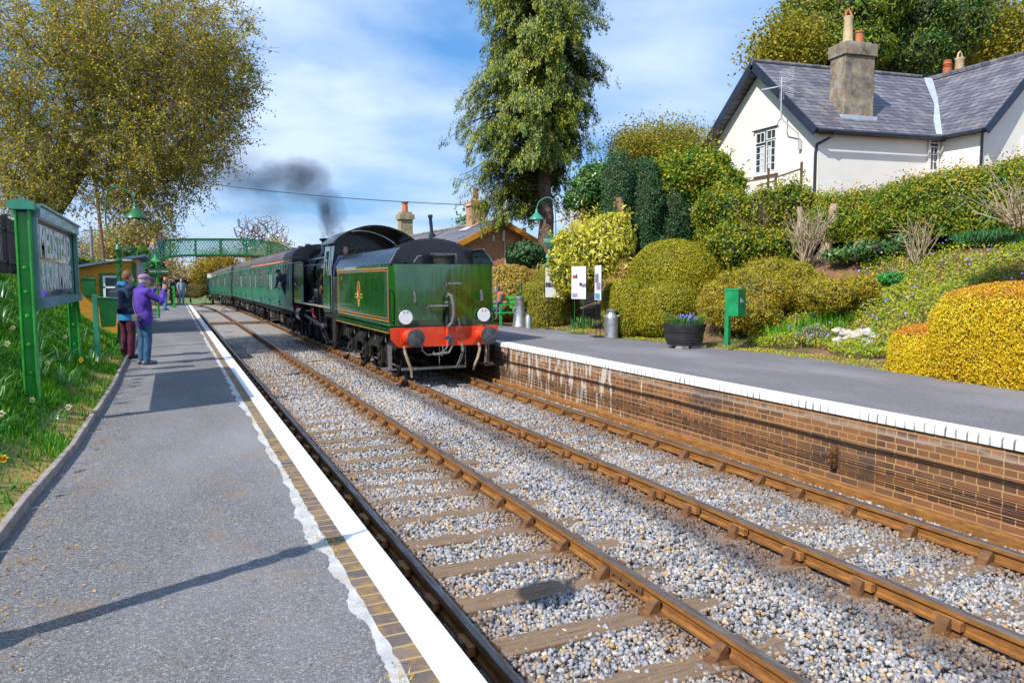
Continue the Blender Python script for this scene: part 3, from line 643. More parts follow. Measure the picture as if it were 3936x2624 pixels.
def mk_stack():
    t = NT('weathered_render'); c = t.ramp(t.noise(2.6, 7, None, 0.72), [(0.3, (0.09,0.07,0.06)), (0.48, (0.24,0.20,0.16)), (0.66, (0.42,0.36,0.27))]); c = t.mix(t.ramp(t.noise(4.1, 6, None, 0.7), [(0.56, 0.0), (0.64, 0.8)]), c, (0.40,0.23,0.04))
    return t.done(c, 0.9, normal=t.bump(t.noise(25, 5), 0.02, 0.5))
M_STACK = mk_stack(); M_POT = plain('terracotta', (0.48,0.15,0.06), 0.7, var=0.2); M_POT2 = plain('buff_pot', (0.56,0.42,0.25), 0.75, var=0.2, scale=5)
AZ = RAD(97); WD = np.array([math.sin(AZ), math.cos(AZ)])          # direction of the first ridge
GX = 17.6; EZ, RZ = 7.40, 9.93
GA, GB, GR = np.array([GX,18.62]), np.array([GX,23.98]), np.array([GX,21.3])    # near eave corner, far eave corner, ridge foot
def W(p, d): return p + WD*d
def v3(p, z): return (p[0], p[1], z)
house = thing('house', 'white rendered cottage with slate roof and big stained chimney above the hedge', 'house', (17.6, 18.6, 2.8))
L1 = 4.98; I1 = W(GA, L1); Y2 = 16.55; GROUND = 2.4
mb = MB(); mb.add([v3(GA,GROUND), v3(GB,GROUND), v3(GB,EZ-0.1), v3(GR,RZ-0.25), v3(GA,EZ-0.1)], [(0,1,2,3,4)])
mb.quad(v3(GA,GROUND), v3(I1,GROUND), v3(I1,EZ-0.13), v3(GA,EZ-0.13)); mb.quad(v3(I1,GROUND), (I1[0],Y2,GROUND), (I1[0],Y2,EZ-0.13), v3(I1,EZ-0.13))
G2 = np.array([I1[0],Y2]); h2 = 2.72; R2_ = W(G2, h2); E2 = W(G2, 2*h2)
mb.add([v3(G2,GROUND), v3(E2,GROUND), v3(E2,EZ), v3(R2_,RZ-0.2), v3(G2,EZ-0.13)], [(0,1,2,3,4)])
mb.quad(v3(GB,GROUND), v3(W(GB,9),GROUND), v3(W(GB,9),EZ), v3(GB,EZ)); build('wall', mb, M_RENDER, house, 0)
# roof slabs
ov = 0.42; eo = 0.30; sl_ = (RZ-EZ)/(GR[1]-GA[1]); GA2, GB2, GR2 = GA-WD*ov, GB-WD*ov, GR-WD*ov
def ev(p, sgn): return (p[0], p[1]+sgn*eo)
RI = W(GR, 7.2)
roof = MB(); roof.slab([v3(ev(GA2,-1),EZ-eo*sl_), v3(ev(I1,-1),EZ-eo*sl_), v3(RI,RZ), v3(GR2,RZ)], 0.09)
roof.slab([v3(GR2,RZ), v3(RI,RZ), v3(ev(W(GB,9),1),EZ-eo*sl_), v3(ev(GB2,1),EZ-eo*sl_)], 0.09)
sl2 = (RZ+0.02-EZ)/h2; YS = Y2-0.4; Sx = I1[0]-eo
roof.slab([(Sx,YS+0.02,EZ-eo*sl2+0.01), (R2_[0],YS,RZ+0.04), (R2_[0]+0.1,I1[1]+2.75,RZ+0.04), (Sx,I1[1]-0.05,EZ-eo*sl2+0.01)], 0.09)
roof.slab([(R2_[0],YS,RZ+0.04), (E2[0]+eo,YS,EZ-eo*sl2), (E2[0]+eo,30,EZ-eo*sl2), (R2_[0],30,RZ+0.04)], 0.09)
ro = build('roof', roof, M_SLATE, house, 0)
mb = MB(); mb.tube([v3(GR2,RZ+0.03), v3(W(GR2,7.5),RZ+0.03)], 0.075, 8); mb.tube([(R2_[0],YS,RZ+0.07), (R2_[0]+0.1,30,RZ+0.07)], 0.075, 8); build('ridge_tiles', mb, M_SLATE, ro)
mb = MB()
for a, b, k in ((ev(GA2,-1), GR2, 1), (GR2, ev(GB2,1), 1)):
    za, zb = (EZ-eo*sl_, RZ) if a is not GR2 else (RZ, EZ-eo*sl_); mb.beam(v3(a,za-0.12), v3(b,zb-0.12), 0.05, 0.27)
mb.beam((Sx,YS,EZ-eo*sl2-0.1), (R2_[0],YS,RZ-0.09), 0.05, 0.26); mb.beam((R2_[0],YS,RZ-0.09), (E2[0]+eo,YS,EZ-eo*sl2-0.1), 0.05, 0.26); build('barge_board', mb, M_NAVY, house, 0)
mb = MB(); _a, _b = ev(GA2+WD*0.1,-1), ev(I1,-1); mb.slab([(_a[0],_a[1]+0.02,EZ-eo*sl_-0.03), (_b[0]-0.02,_b[1]+0.02,EZ-eo*sl_-0.03), (I1[0]-0.02,I1[1]-0.004,EZ-0.16), (GA[0]-0.3,GA[1]-0.004,EZ-0.16)], 0.16); mb.slab([(Sx+0.02,YS+0.05,EZ-eo*sl2-0.02), (I1[0]-0.003,YS+0.05,EZ-0.14), (I1[0]-0.003,I1[1]-0.02,EZ-0.14), (Sx+0.02,I1[1]-0.3,EZ-eo*sl2-0.02)], 0.14); build('soffit', mb, M_NAVY, house, 0)
mb = MB()  # gutters and downpipes
g0, g1 = ev(GA2+WD*0.1,-1), ev(I1,-1); mb.tube([(g0[0],g0[1]-0.05,EZ-0.36), (g1[0]-0.1,g1[1]-0.03,EZ-0.36)], 0.055, 8); mb.tube([(Sx-0.05,YS+0.1,EZ-0.33), (Sx-0.05,I1[1]-0.3,EZ-0.33)], 0.055, 8)
build('gutter', mb, M_NAVY, house)
mb = MB(); mb.tube([(GX+0.35,GA[1]-0.36,EZ-0.4), (GX+0.2,GA[1]-0.33,EZ-0.55), (GX-0.06,GA[1]+0.02,EZ-0.75), (GX-0.06,GA[1]+0.06,EZ-1.0), (GX-0.06,GA[1]+0.06,GROUND)], 0.045, 8); build('downpipe', mb, M_NAVY, house)
mb = MB(); mb.tube([(Sx,Y2-0.25,EZ-0.4), (I1[0]-0.02,Y2-0.06,EZ-0.9), (I1[0]-0.02,Y2-0.06,GROUND)], 0.045, 8); build('downpipe', mb, M_NAVY, house)
mb = MB(); mb.slab([(I1[0]-eo-0.13,I1[1]-eo+0.1,EZ-eo*sl_+0.06), (I1[0]-eo+0.22,I1[1]-eo-0.05,EZ-eo*sl_+0.06), (25.25,I1[1]+2.42,RZ+0.05), (24.9,I1[1]+2.5,RZ+0.05)], 0.05); build('lead_valley', mb, M_LEAD, house, 0)
def window(parent, O, ex, w, h, lights, nrm, curtain=True, drip=True):
    """a casement window: O lower left corner, ex unit vector along it, nrm facing"""
    ex = np.array([*ex, 0.0]); n = np.array([*nrm, 0.0]); O = np.array(O, float); up = np.array([0,0,1.0])
    def bx(mb, x0, x1, z0, z1, d0, d1):
        vs = [O+ex*x+up*z+n*d for d in (d0, d1) for x, z in ((x0,z0),(x1,z0),(x1,z1),(x0,z1))]; mb.add(vs, [(0,1,2,3),(7,6,5,4),(0,4,5,1),(1,5,6,2),(2,6,7,3),(3,7,4,0)])
    wn_ = MB(); f = 0.055
    bx(wn_, 0, w, 0, f, -0.02, 0.04); bx(wn_, 0, w, h-f, h, -0.02, 0.04); bx(wn_, 0, f, f, h-f, -0.02, 0.04); bx(wn_, w-f, w, f, h-f, -0.02, 0.04)
    for (x0, x1, z0, z1, nx, nz) in lights:
        e = 0.03; bx(wn_, x0-e, x0, z0-e, z1+e, -0.015, 0.045); bx(wn_, x1, x1+e, z0-e, z1+e, -0.015, 0.045); bx(wn_, x0, x1, z0-e, z0, -0.015, 0.045); bx(wn_, x0, x1, z1, z1+e, -0.015, 0.045)
        for i in range(1, nx): xx = x0+(x1-x0)*i/nx; bx(wn_, xx-0.011, xx+0.011, z0, z1, -0.01, 0.03)
        for i in range(1, nz): zz_ = z0+(z1-z0)*i/nz; bx(wn_, x0, x1, zz_-0.011, zz_+0.011, -0.01, 0.0295)
    W_ = build('window', wn_, M_FRAME, parent, 0)
    g = MB(); bx(g, f, w-f, f, h-f, 0.002, 0.012); build('pane', g, M_GLASS, W_, 0)
    if curtain: 
        cc = MB()
        for a, b in curtain: bx(cc, a, b, f, h*0.62, 0.0135, 0.0155)
        build('curtain', cc, M_CURTAIN, W_, 0)
    s = MB(); bx(s, -0.06, w+0.06, -0.05, -0.002, 0.0, 0.1); build('sill', s, M_FRAME, W_, 0)
    if drip: d = MB(); bx(d, -0.1, w+0.02, h+0.004, h+0.035, 0.0, 0.1); build('drip_board', d, M_NAVY, W_, 0)
    return W_
window(house, (GX-0.02, 21.52, 6.0), (0,-1), 1.1, 1.55, [(0.09,0.48,0.10,0.98,2,4),(0.09,0.48,1.13,1.44,2,1),(0.62,1.01,0.10,1.1,2,4),(0.62,1.01,1.2,1.46,2,1)], (-1,0), [(0.3,0.44),(0.66,0.8)])
pw = W(GA, 4.47); window(house, (pw[0], pw[1]-0.03, 5.95), WD, 0.46, 1.32, [(0.09,0.37,0.08,0.83,2,3),(0.09,0.37,0.98,1.24,2,1)], (WD[1],-WD[0]), False, False)
pw = W(G2, 1.75); window(house, (pw[0], pw[1]-0.03, 5.85), WD, 0.9, 1.1, [(0.09,0.8,0.1,1.0,3,2)], (WD[1],-WD[0]), False, False)
# chimney on the roof slope
c0 = W(GA, 1.85); cx, cy = c0[0], c0[1]+0.62; mb = MB(); a = AZ-RAD(90)
def rotbox(mb, cx, cy, hx, hy, z0, z1):
    vs = []
    for z in (z0, z1):
        for sx, sy in ((-1,-1),(1,-1),(1,1),(-1,1)): q = np.array([cx,cy])+WD*sx*hx+np.array([-WD[1],WD[0]])*sy*hy; vs.append((q[0],q[1],z))
    mb.add(vs, [(0,3,2,1),(4,5,6,7),(0,1,5,4),(1,2,6,5),(2,3,7,6),(3,0,4,7)])
rotbox(mb, cx, cy, 0.60, 0.36, 7.6, 9.68); rotbox(mb, cx, cy, 0.66, 0.42, 9.682, 10.08); rotbox(mb, cx, cy, 0.52, 0.28, 10.082, 10.16); ch = build('chimney', mb, M_STACK, house, 0, bevel=0.02)
mb = MB(); rotbox(mb, cx, cy-0.02, 0.72, 0.40, 7.55, 7.72); build('apron', mb, M_LEAD, ch, 0)
px_ = np.array([cx,cy])-WD*0.22; mb = MB(); mb.lathe([(0.19,0),(0.16,0.1),(0.14,0.75),(0.16,0.8),(0.16,0.86),(0.12,0.86)], (px_[0],px_[1],10.16), 16); build('chimney_pot', mb, M_POT2, ch)
mb = MB(); mb.tube([(px_[0]-0.13,px_[1]+0.0,11.02),(px_[0]-0.12,px_[1],11.15),(px_[0],px_[1],11.27),(px_[0]+0.12,px_[1],11.15),(px_[0]+0.13,px_[1],11.02)], 0.035, 8); mb.tube([(px_[0],px_[1]-0.13,11.02),(px_[0],px_[1],11.26),(px_[0],px_[1]+0.13,11.02)], 0.03, 8); build('pot_cowl', mb, M_POT, ch)
px_ = np.array([cx,cy])+WD*0.24; mb = MB(); mb.lathe([(0.16,0),(0.14,0.05),(0.13,0.36),(0.155,0.37),(0.155,0.42),(0.1,0.42)], (px_[0],px_[1],10.16), 16); build('chimney_pot', mb, M_POT, ch)
# far stack beyond the second ridge: two pots show
mb = MB(); mb.box(26.2,27.9,21.6,22.3,8.5,10.2); ch2 = build('chimney', mb, M_STACK, house, 0)
p_ = at(2175,180,32.5); mb = MB(); mb.lathe([(0.2,-0.3),(0.17,0),(0.15,0.1),(0.19,0.42),(0.15,0.44)] + [(0.19,0.47),(0.15,0.5),(0.19,0.53),(0.15,0.56),(0.19,0.59),(0.15,0.64),(0.17,0.75)], (p_[0],p_[1],p_[2]), 14); build('chimney_pot', mb, M_POT, ch2)
p_ = at(2203,170,32.5); mb = MB(); mb.lathe([(0.2,-0.5),(0.19,0.0),(0.17,0.55),(0.2,0.6),(0.2,0.66),(0.12,0.66)], (p_[0],p_[1],p_[2]), 14); mb.tube([(p_[0]-0.15,p_[1],p_[2]+0.66),(p_[0]-0.1,p_[1],p_[2]+0.85),(p_[0],p_[1],p_[2]+0.93),(p_[0]+0.1,p_[1],p_[2]+0.85),(p_[0]+0.15,p_[1],p_[2]+0.66)], 0.04, 6); build('chimney_pot', mb, M_POT2, ch2)
# aerial
t = thing('television_aerial', 'grey television aerial with grid reflector on the white cottage gable', 'aerial', (17.4, 19.6, 6.8)); M_ALU = plain('aluminium', (0.62,0.64,0.68), 0.5, 0.4)
mb = MB(); mb.tube([(17.5,19.35,6.75),(17.45,19.35,7.1),(17.15,19.75,7.6),(17.1,19.8,7.8),(17.1,19.8,9.0)], 0.022, 8); mb.box(17.48,17.56,19.3,19.4,6.6,6.9); build('mast', mb, M_ALU, t)
mb = MB()
for i in range(16):
    if i in (7,8): continue
    z = 8.3+i*0.062; mb.tube([(17.2,19.35,z),(17.15,19.95,z)], 0.012, 5)
build('reflector', mb, M_ALU, t); mb = MB(); mb.tube([(17.25,19.75,8.75),(16.55,20.15,8.62)], 0.022, 6)
for i in range(5): q = i/4; x = 17.15-0.5*q; y = 19.8+0.3*q; mb.tube([(x,y-0.12,8.73-0.1*q),(x,y+0.12,8.73-0.1*q)], 0.006, 5)
build('boom', mb, M_ALU, t)
# rusty rail on the terrace
t = thing('terrace_railing', 'rusty metal posts and rails on the terrace below the cottage window', 'railing', (16.9, 20, 4.6))
for y in (21.37, 20.1, 19.75, 18.62):
    mb = MB(); mb.box(16.87,16.93,y-0.03,y+0.03,4.4,6.05 if y != 19.75 else 5.85); build('post', mb, M_CHAIR, t, 0)
for (a, za, b, zb_) in ((21.37,5.68,20.1,5.78),(20.6,5.5,19.75,5.58),(19.75,5.68,18.62,5.82)):
    mb = MB(); mb.beam((16.85,a,za),(16.85,b,zb_),0.03,0.05); build('rail', mb, M_CHAIR, t, 0)
# ================================================================ station building (brick) behind the train
M_ORPAINT = plain('orange_board_paint', (0.62,0.27,0.03), 0.55, var=0.15)
st = thing('station_building', 'brick station building with slate roof and orange barge boards behind the engine', 'station building', (11.2, 30, 0.8))
xl, xr, xm, ez, rz_, y0, y1 = 8.7, 13.7, 11.2, 3.62, 4.85, 30.0, 43.5
mb = MB(); mb.add([(xl,y0,0.8),(xr,y0,0.8),(xr,y0,ez-0.1),(xm,y0,rz_-0.12),(xl,y0,ez-0.1)], [(0,1,2,3,4)]); mb.quad((xl,y0,0.8),(xl,y1,0.8),(xl,y1,ez),(xl,y0,ez)); mb.quad((xr,y0,0.8),(xr,y1,0.8),(xr,y1,ez),(xr,y0,ez)); build('wall', mb, M_STBRICK, st, 0)
mb = MB(); mb.slab([(xl-0.4,y0-0.35,ez-0.2),(xm,y0-0.35,rz_),(xm,y1,rz_),(xl-0.4,y1,ez-0.2)], 0.08); mb.slab([(xm,y0-0.35,rz_),(xr+0.4,y0-0.35,ez-0.2),(xr+0.4,y1,ez-0.2),(xm,y1,rz_)], 0.08); ro = build('roof', mb, M_SLATE, st, 0)
mb = MB(); mb.tube([(xm,y0-0.36,rz_+0.03),(xm,y1,rz_+0.03)], 0.07, 8); build('ridge_tiles', mb, M_STACK, ro)
mb = MB(); mb.beam((xl-0.4,y0-0.37,ez-0.3),(xm,y0-0.37,rz_-0.1),0.05,0.22); mb.beam((xm,y0-0.37,rz_-0.1),(xr+0.4,y0-0.37,ez-0.3),0.05,0.22); build('barge_board', mb, M_ORPAINT, st, 0)
mb = MB(); mb.box(12.15,12.3,y0-0.36,y0-0.24,3.55,4.5); mb.box(12.15,12.3,y0-0.24,y0-0.01,3.9,4.0); build('hanging_post', mb, M_ORPAINT, st, 0)
mb = MB(); mb.tube([(11.35,y0-0.06,4.6),(11.35,y0-0.06,4.0),(11.42,y0-0.05,3.9),(11.45,y0-0.05,3.0),(11.6,y0-0.05,2.8),(12.0,y0-0.05,2.75)], 0.025, 6); mb.box(11.3,11.42,y0-0.1,y0-0.02,3.95,4.6); mb.box(10.85,10.95,y0-0.06,y0-0.02,3.95,4.2); build('conduit', mb, M_FRAME, st)
wm = MB(); pts = [(9.9+1.5*i/10, 2.72+0.16*math.sin(math.pi*i/10)) for i in range(11)]; wm.prism(pts+[(11.4,1.6),(9.9,1.6)], 'y', y0-0.03, y0-0.005); W_ = build('window', wm, M_FRAME, st, 0)
wm = MB(); pts = [(9.98+1.34*i/10, 2.66+0.13*math.sin(math.pi*i/10)) for i in range(11)]; wm.prism(pts+[(11.32,1.7),(9.98,1.7)], 'y', y0-0.045, y0-0.032); build('pane', wm, M_GLASS, W_, 0)
mb = MB(); 
for i in range(15):
    a = RAD(62+56*i/14); 
    for (r0, r1) in ((1.62,1.95),): 
        b = RAD(62+56*(i+0.85)/14); q = [(10.65-r0*math.cos(a),1.3+r0*math.sin(a)),(10.65-r1*math.cos(a),1.3+r1*math.sin(a)),(10.65-r1*math.cos(b),1.3+r1*math.sin(b)),(10.65-r0*math.cos(b),1.3+r0*math.sin(b))]; mb.prism(q, 'y', y0-0.02, y0-0.002)
build('brick_arch', mb, plain('arch_brick', (0.6,0.27,0.13), 0.85, var=0.3, scale=6), st, 0)
mb = MB(); mb.box(10.85,11.55,32.4,33.1,4.3,5.66); mb.box(10.79,11.61,32.34,33.16,5.662,5.84); mb.box(10.87,11.53,32.42,33.08,5.842,5.92); ch = build('chimney', mb, M_STBRICK, st, 0); 
mb = MB(); mb.lathe([(0.16,0),(0.13,0.05),(0.12,0.5),(0.14,0.52),(0.14,0.56),(0.1,0.56)], (11.2,32.75,5.92), 14); build('chimney_pot', mb, M_POT, ch)
mb = MB(); mb.slab([(10.5,32.2,4.56),(11.2,32.2,4.92),(11.2,33.3,4.92),(10.5,33.3,4.56)], 0.03); build('flashing', mb, M_LEAD, ch, 0)
mb = MB(); mb.box(10.83,11.57,44.0,44.7,3.5,5.9); mb.box(10.74,11.66,43.9,44.8,5.902,6.2); mb.box(10.86,11.54,44.0,44.7,6.202,6.35); ch = build('chimney', mb, plain('old_stone', (0.36,0.29,0.17), 0.9, var=0.35, scale=4), st, 0)
mb = MB(); mb.lathe([(0.21,0),(0.18,0.1),(0.16,0.5),(0.22,0.55),(0.22,0.63),(0.13,0.63)], (11.2,44.35,6.35), 14); build('chimney_pot', mb, M_POT, ch)
mb = MB(); mb.tube([(10.3,36.5,4.3),(10.3,36.5,4.6)], 0.17, 10); mb.tube([(10.3,36.5,4.5),(10.22,36.5,5.4)], 0.085, 10); mb.tube([(10.22,36.5,5.4),(10.21,36.5,5.55)], 0.12, 10); build('flue', mb, M_NAVY, st)
# ================================================================ hedges, shrubs and trees on the right
LEAF_YEW = leafmat('topiary_leaf', [(0.07,0.09,0.008),(0.19,0.20,0.012),(0.33,0.31,0.018),(0.46,0.39,0.035)])
LEAF_GOLD = leafmat('golden_leaf', [(0.40,0.22,0.01),(0.58,0.38,0.012),(0.70,0.50,0.02),(0.75,0.52,0.03)], 0.25)
LEAF_RED = leafmat('bronze_leaf', [(0.30,0.10,0.03),(0.44,0.17,0.03),(0.55,0.27,0.04)], 0.2)
LEAF_BOX = leafmat('box_leaf', [(0.13,0.14,0.02),(0.24,0.24,0.03),(0.36,0.33,0.04)])
LEAF_LOOSE = leafmat('loose_shrub_leaf', [(0.08,0.13,0.012),(0.20,0.22,0.02),(0.36,0.33,0.03),(0.46,0.34,0.05),(0.44,0.22,0.06)])
LEAF_HEDGE = leafmat('hedge_leaf', [(0.015,0.075,0.012),(0.04,0.14,0.015),(0.14,0.21,0.015),(0.31,0.30,0.02),(0.44,0.27,0.035)], clump=1.5)
LEAF_IVY = leafmat('ivy_leaf', [(0.02,0.08,0.035),(0.04,0.13,0.05),(0.09,0.2,0.06),(0.2,0.27,0.05)], 0.2, 0.35, spec=0.6)
LEAF_DARK = leafmat('yew_dark', [(0.018,0.06,0.03),(0.035,0.1,0.05),(0.07,0.15,0.06)], 0.15)
LEAF_LAUREL = leafmat('laurel_leaf', [(0.14,0.18,0.015),(0.34,0.34,0.03),(0.52,0.48,0.06),(0.66,0.58,0.14)], 0.3, 0.3, spec=0.6)
LEAF_OLIVE = leafmat('olive_bud_leaf', [(0.10,0.13,0.015),(0.22,0.21,0.02),(0.36,0.29,0.03)], 0.3)
M_BARK = plain('bark', (0.13,0.085,0.06), 0.9, var=0.45, scale=9, bump=0.8, bscale=22); M_BARKL = plain('pale_bark', (0.40,0.31,0.2), 0.9, var=0.4, scale=7, bump=0.6, bscale=20)
M_BARKR = plain('red_bark', (0.23,0.12,0.08), 0.9, var=0.35, scale=7, bump=0.6, bscale=20)
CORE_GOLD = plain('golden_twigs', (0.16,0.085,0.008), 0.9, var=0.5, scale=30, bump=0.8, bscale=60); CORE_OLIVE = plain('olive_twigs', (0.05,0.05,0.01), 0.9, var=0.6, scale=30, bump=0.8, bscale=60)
def B(u, v, ru, rv, dist, rd): p = at(u, v, dist); return (p, (pxm(ru, dist), rd, pxm(rv, dist)))
def rb(b): return b
# clipped golden hedge close to the platform edge
gh = [((9.75,6.9,1.25),(1.55,1.75,0.98))]
def hedge(name, label, blobs, size, dens, mat, base, topmat=None, **kw):
    return bush(name, label, blobs, size, dens, mat, base, pw=kw.pop('pw', 4.0), amp=kw.pop('amp', 0.035), shell=kw.pop('shell', 0.035), cat='hedge', **kw)
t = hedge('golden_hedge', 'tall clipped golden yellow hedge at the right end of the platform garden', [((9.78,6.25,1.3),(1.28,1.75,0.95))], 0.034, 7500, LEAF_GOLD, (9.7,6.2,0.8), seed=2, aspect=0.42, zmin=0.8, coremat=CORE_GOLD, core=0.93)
P, N = blob_points([((9.78,6.25,1.3),(1.3,1.77,0.965))], 5000, 4.0, 0.035, 2, 1.95, 0.03); k = P[:,2] > 2.05; leaves('bronze_top', P[k], N[k], 0.032, LEAF_RED, 0.5, t, 0.6)
lb = [((9.45,8.15,0.95),(0.72,0.62,0.62))]
t = hedge('golden_hedge', 'low rounded golden hedge with bronze top beside the taller golden hedge', lb, 0.034, 7500, LEAF_GOLD, (9.45,8.15,0.8), seed=3, aspect=0.42, zmin=0.8, pw=3.2, coremat=CORE_GOLD, core=0.93)
P, N = blob_points([((9.45,8.15,0.95),(0.735,0.635,0.635))], 7000, 3.2, 0.035, 3, 1.42, 0.03); leaves('bronze_top', P, N, 0.032, LEAF_RED, 0.5, t, 0.6)
# tiered topiary
t = hedge('topiary_hedge', 'long clipped hedge with two rounded tiers behind the milk churn', [B(1437,712,44,70,19.6,0.75),B(1530,716,70,64,18.9,0.75)], 0.042, 4200, LEAF_YEW, tuple(at(1500,775,18.9)), seed=4, zmin=0.8, pw=2.7, coremat=CORE_OLIVE, core=0.92)
t = hedge('topiary_dome', 'large smooth clipped dome hedge rising behind the tiered hedge', [B(1555,650,110,98,21.0,1.25)], 0.045, 4000, LEAF_YEW, tuple(at(1555,700,21)), seed=5, pw=2.25, coremat=CORE_OLIVE, core=0.93)
t = hedge('box_hedge', 'square clipped box hedge behind the two upright poster boards', [((9.22,21.35,1.45),(0.80,0.80,0.82))], 0.045, 3200, LEAF_BOX, (9.2,21.3,0.8), seed=6, zmin=0.8, coremat=CORE_OLIVE)
t = hedge('box_ball', 'small clipped ball standing on top of the square box hedge', [((9.6,21.6,2.40),(0.66,0.62,0.4))], 0.045, 3200, LEAF_BOX, (9.6,21.6,2.2), seed=7, coremat=CORE_OLIVE, pw=2.2, core=0.9)
bush('round_shrub', 'large tan and green rounded shrub behind the seated person on the bench', [((9.2,24.3,1.75),(1.25,1.2,1.05)),((9.9,23.4,1.5),(0.9,0.9,0.8))], 0.075, 900, leafmat('tan_leaf', [(0.2,0.15,0.03),(0.36,0.26,0.06),(0.45,0.3,0.09),(0.2,0.26,0.04)]), (9.3,24,0.8), seed=8, zmin=0.8, coremat=CORE_OLIVE)
bush('holly_bush', 'dark glossy evergreen bush against the station building gable', [B(1205,585,42,30,28,0.9)], 0.13, 260, LEAF_DARK, tuple(at(1205,640,28)), seed=9, aspect=0.7)
# loose shrubs
bush('loose_shrub', 'big loose yellow green shrub behind the green litter bin', fluff([B(1725,672,85,50,17.4,1.0),B(1790,650,85,55,17.9,1.0),B(1665,700,55,50,17.3,0.8),B(1715,715,75,45,16.9,0.7),B(1850,680,55,42,17,0.7)], 60, 1), 0.052, 2300, LEAF_LOOSE, tuple(at(1720,750,16.4)), seed=10, amp=0.16, shell=0.16, aspect=0.32, spread=0.9, core=0.82, coremat=CORE_OLIVE)
bush('loose_shrub', 'small yellow green shrub at the right foot of the big loose shrub', fluff([B(1905,678,46,36,15.6,0.5),B(1965,668,44,30,15.9,0.5)], 30, 2), 0.045, 2400, LEAF_LOOSE, tuple(at(1930,720,14.8)), seed=11, amp=0.2, shell=0.2, aspect=0.4, spread=0.9, core=0.75, coremat=CORE_OLIVE)
bush('laurel_bush', 'yellow leaved laurel bush to the right of the platform lamp post', fluff([B(1350,600,72,68,22.5,1.2),B(1395,560,50,68,22.8,1.0),B(1310,620,42,55,22.3,0.8)], 36, 3), 0.14, 560, LEAF_LAUREL, tuple(at(1350,690,22.5)), seed=12, coremat=CORE_OLIVE, amp=0.1, shell=0.14, aspect=0.35, spread=0.6, hang=0.5, core=0.88)
bush('dry_shrub', 'thin brownish shrub between the laurel bush and the clipped dome', [B(1425,640,30,42,21.8,0.5),B(1400,655,18,26,21.6,0.4)], 0.05, 1500, leafmat('dry_leaf', [(0.3,0.2,0.07),(0.45,0.33,0.12),(0.3,0.26,0.08)]), tuple(at(1430,690,20)), seed=13, amp=0.15, shell=0.25, core=0)
t = thing('dark_yew', 'group of dark columnar yew stems with a bare red trunk showing', 'yew tree', tuple(at(1450,640,24)))
blobs = fluff([B(1418,430,30,80,24,0.6),B(1408,540,25,80,24,0.6),B(1480,470,34,100,24,0.7),B(1495,590,40,66,24.2,0.7),B(1540,500,40,90,24.2,0.8),B(1560,600,45,46,24,0.7)], 70, 8, 0.2, 0.4)
P, N = blob_points(blobs, 1300, 2.2, 0.12, 14, None, 0.12); leaves('foliage', P, N, 0.07, LEAF_DARK, 0.4, t, 0.9, hang=-0.6); core_mesh(blobs, 0.88, 2.2, 0.1, 14, M_CORE, t)
mb = MB(); mb.tube([at(1422,455,23.2),at(1428,500,23.1),at(1442,540,23.1),at(1453,590,23.1),at(1458,640,23)], [0.10,0.11,0.12,0.13,0.15], 8); build('trunk', mb, M_BARKR, t)
bush('ivy_tree', 'dark ivy covered tree leaning over the laurel bush towards the tall conifer', fluff([B(1365,425,38,42,25.5,0.9),B(1335,455,32,24,25.5,0.7),B(1390,480,34,56,25.6,0.9)], 30, 4), 0.10, 800, LEAF_IVY, tuple(at(1380,600,25.5)), seed=15, amp=0.13, shell=0.2, aspect=0.7, spread=0.9, core=0.8)
bush('ivy_bush', 'tall ivy clad bush pressing against the left corner of the white cottage', fluff([B(1580,404,74,50,24.5,1.3),B(1640,432,50,46,24,1.1),B(1535,430,56,56,24.6,1.2),B(1620,376,40,24,24.3,0.9)], 60, 5), 0.10, 1000, LEAF_HEDGE, tuple(at(1600,560,24)), seed=16, amp=0.12, shell=0.14, aspect=0.7, spread=0.8, core=0.88)
t = thing('budding_tree', 'yellow brown budding tree top rising behind the ivy bush', 'tree', tuple(at(1500,600,29)))
tg = in_blobs([B(1500,340,95,48,29,1.8),B(1450,350,45,35,29,1.2),B(1560,330,55,30,29,1.4)], 420, 17); ps, pr_, rr_, en = skeleton([at(1500,600,29), at(1505,500,29), at(1505,420,29)], tg, 0.4, 0.15, seed=17)
limbs_mesh('branches', ps, pr_, rr_, M_BARKL, t, 0.16); n = 26000; k = rng.integers(0, len(en), n); P = ps[en[k]] + rng.normal(size=(n,3))*0.30; leaves('foliage', P, rng.normal(size=(n,3)), 0.085, LEAF_OLIVE, 0.55, t, 0.5)
# hedge along the top of the bank with trunks below
t = thing('boundary_hedge', 'long tall mixed hedge on bare trunks along the top of the garden bank', 'hedge', (14,14,3))
hb = []
for i, y in enumerate(np.arange(2.5, 20.5, 1.1)):
    zt = float(np.interp(y, [2.5, 9, 11, 13, 15, 17, 20.5], [4.86, 4.72, 4.62, 4.52, 4.40, 4.28, 4.45])); hb.append(((14.2+0.15*math.sin(i*2.1), y, zt-1.0+0.07*math.sin(i*1.7)), (0.95, 0.95, 1.0)))
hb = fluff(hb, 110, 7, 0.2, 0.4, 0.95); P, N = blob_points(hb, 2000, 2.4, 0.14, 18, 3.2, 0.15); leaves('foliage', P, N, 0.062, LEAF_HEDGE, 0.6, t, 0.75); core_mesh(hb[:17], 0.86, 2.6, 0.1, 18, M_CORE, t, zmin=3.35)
P2 = P[N[:,2] > 0.75]; k = rng.integers(0, len(P2), 9000); Q = P2[k]+np.abs(rng.normal(size=(9000,3)))*np.array([0.12,0.12,0.14]); leaves('top_shoots', Q, rng.normal(size=(9000,3)), 0.065, leafmat('shoot_leaf', [(0.36,0.16,0.03),(0.45,0.28,0.03),(0.4,0.36,0.04)]), 0.5, t, 0.5)
def trunkp(pts, rr, m=M_BARKL):
    mb = MB(); mb.tube(pts, rr, 9); build('trunk', mb, m, t)
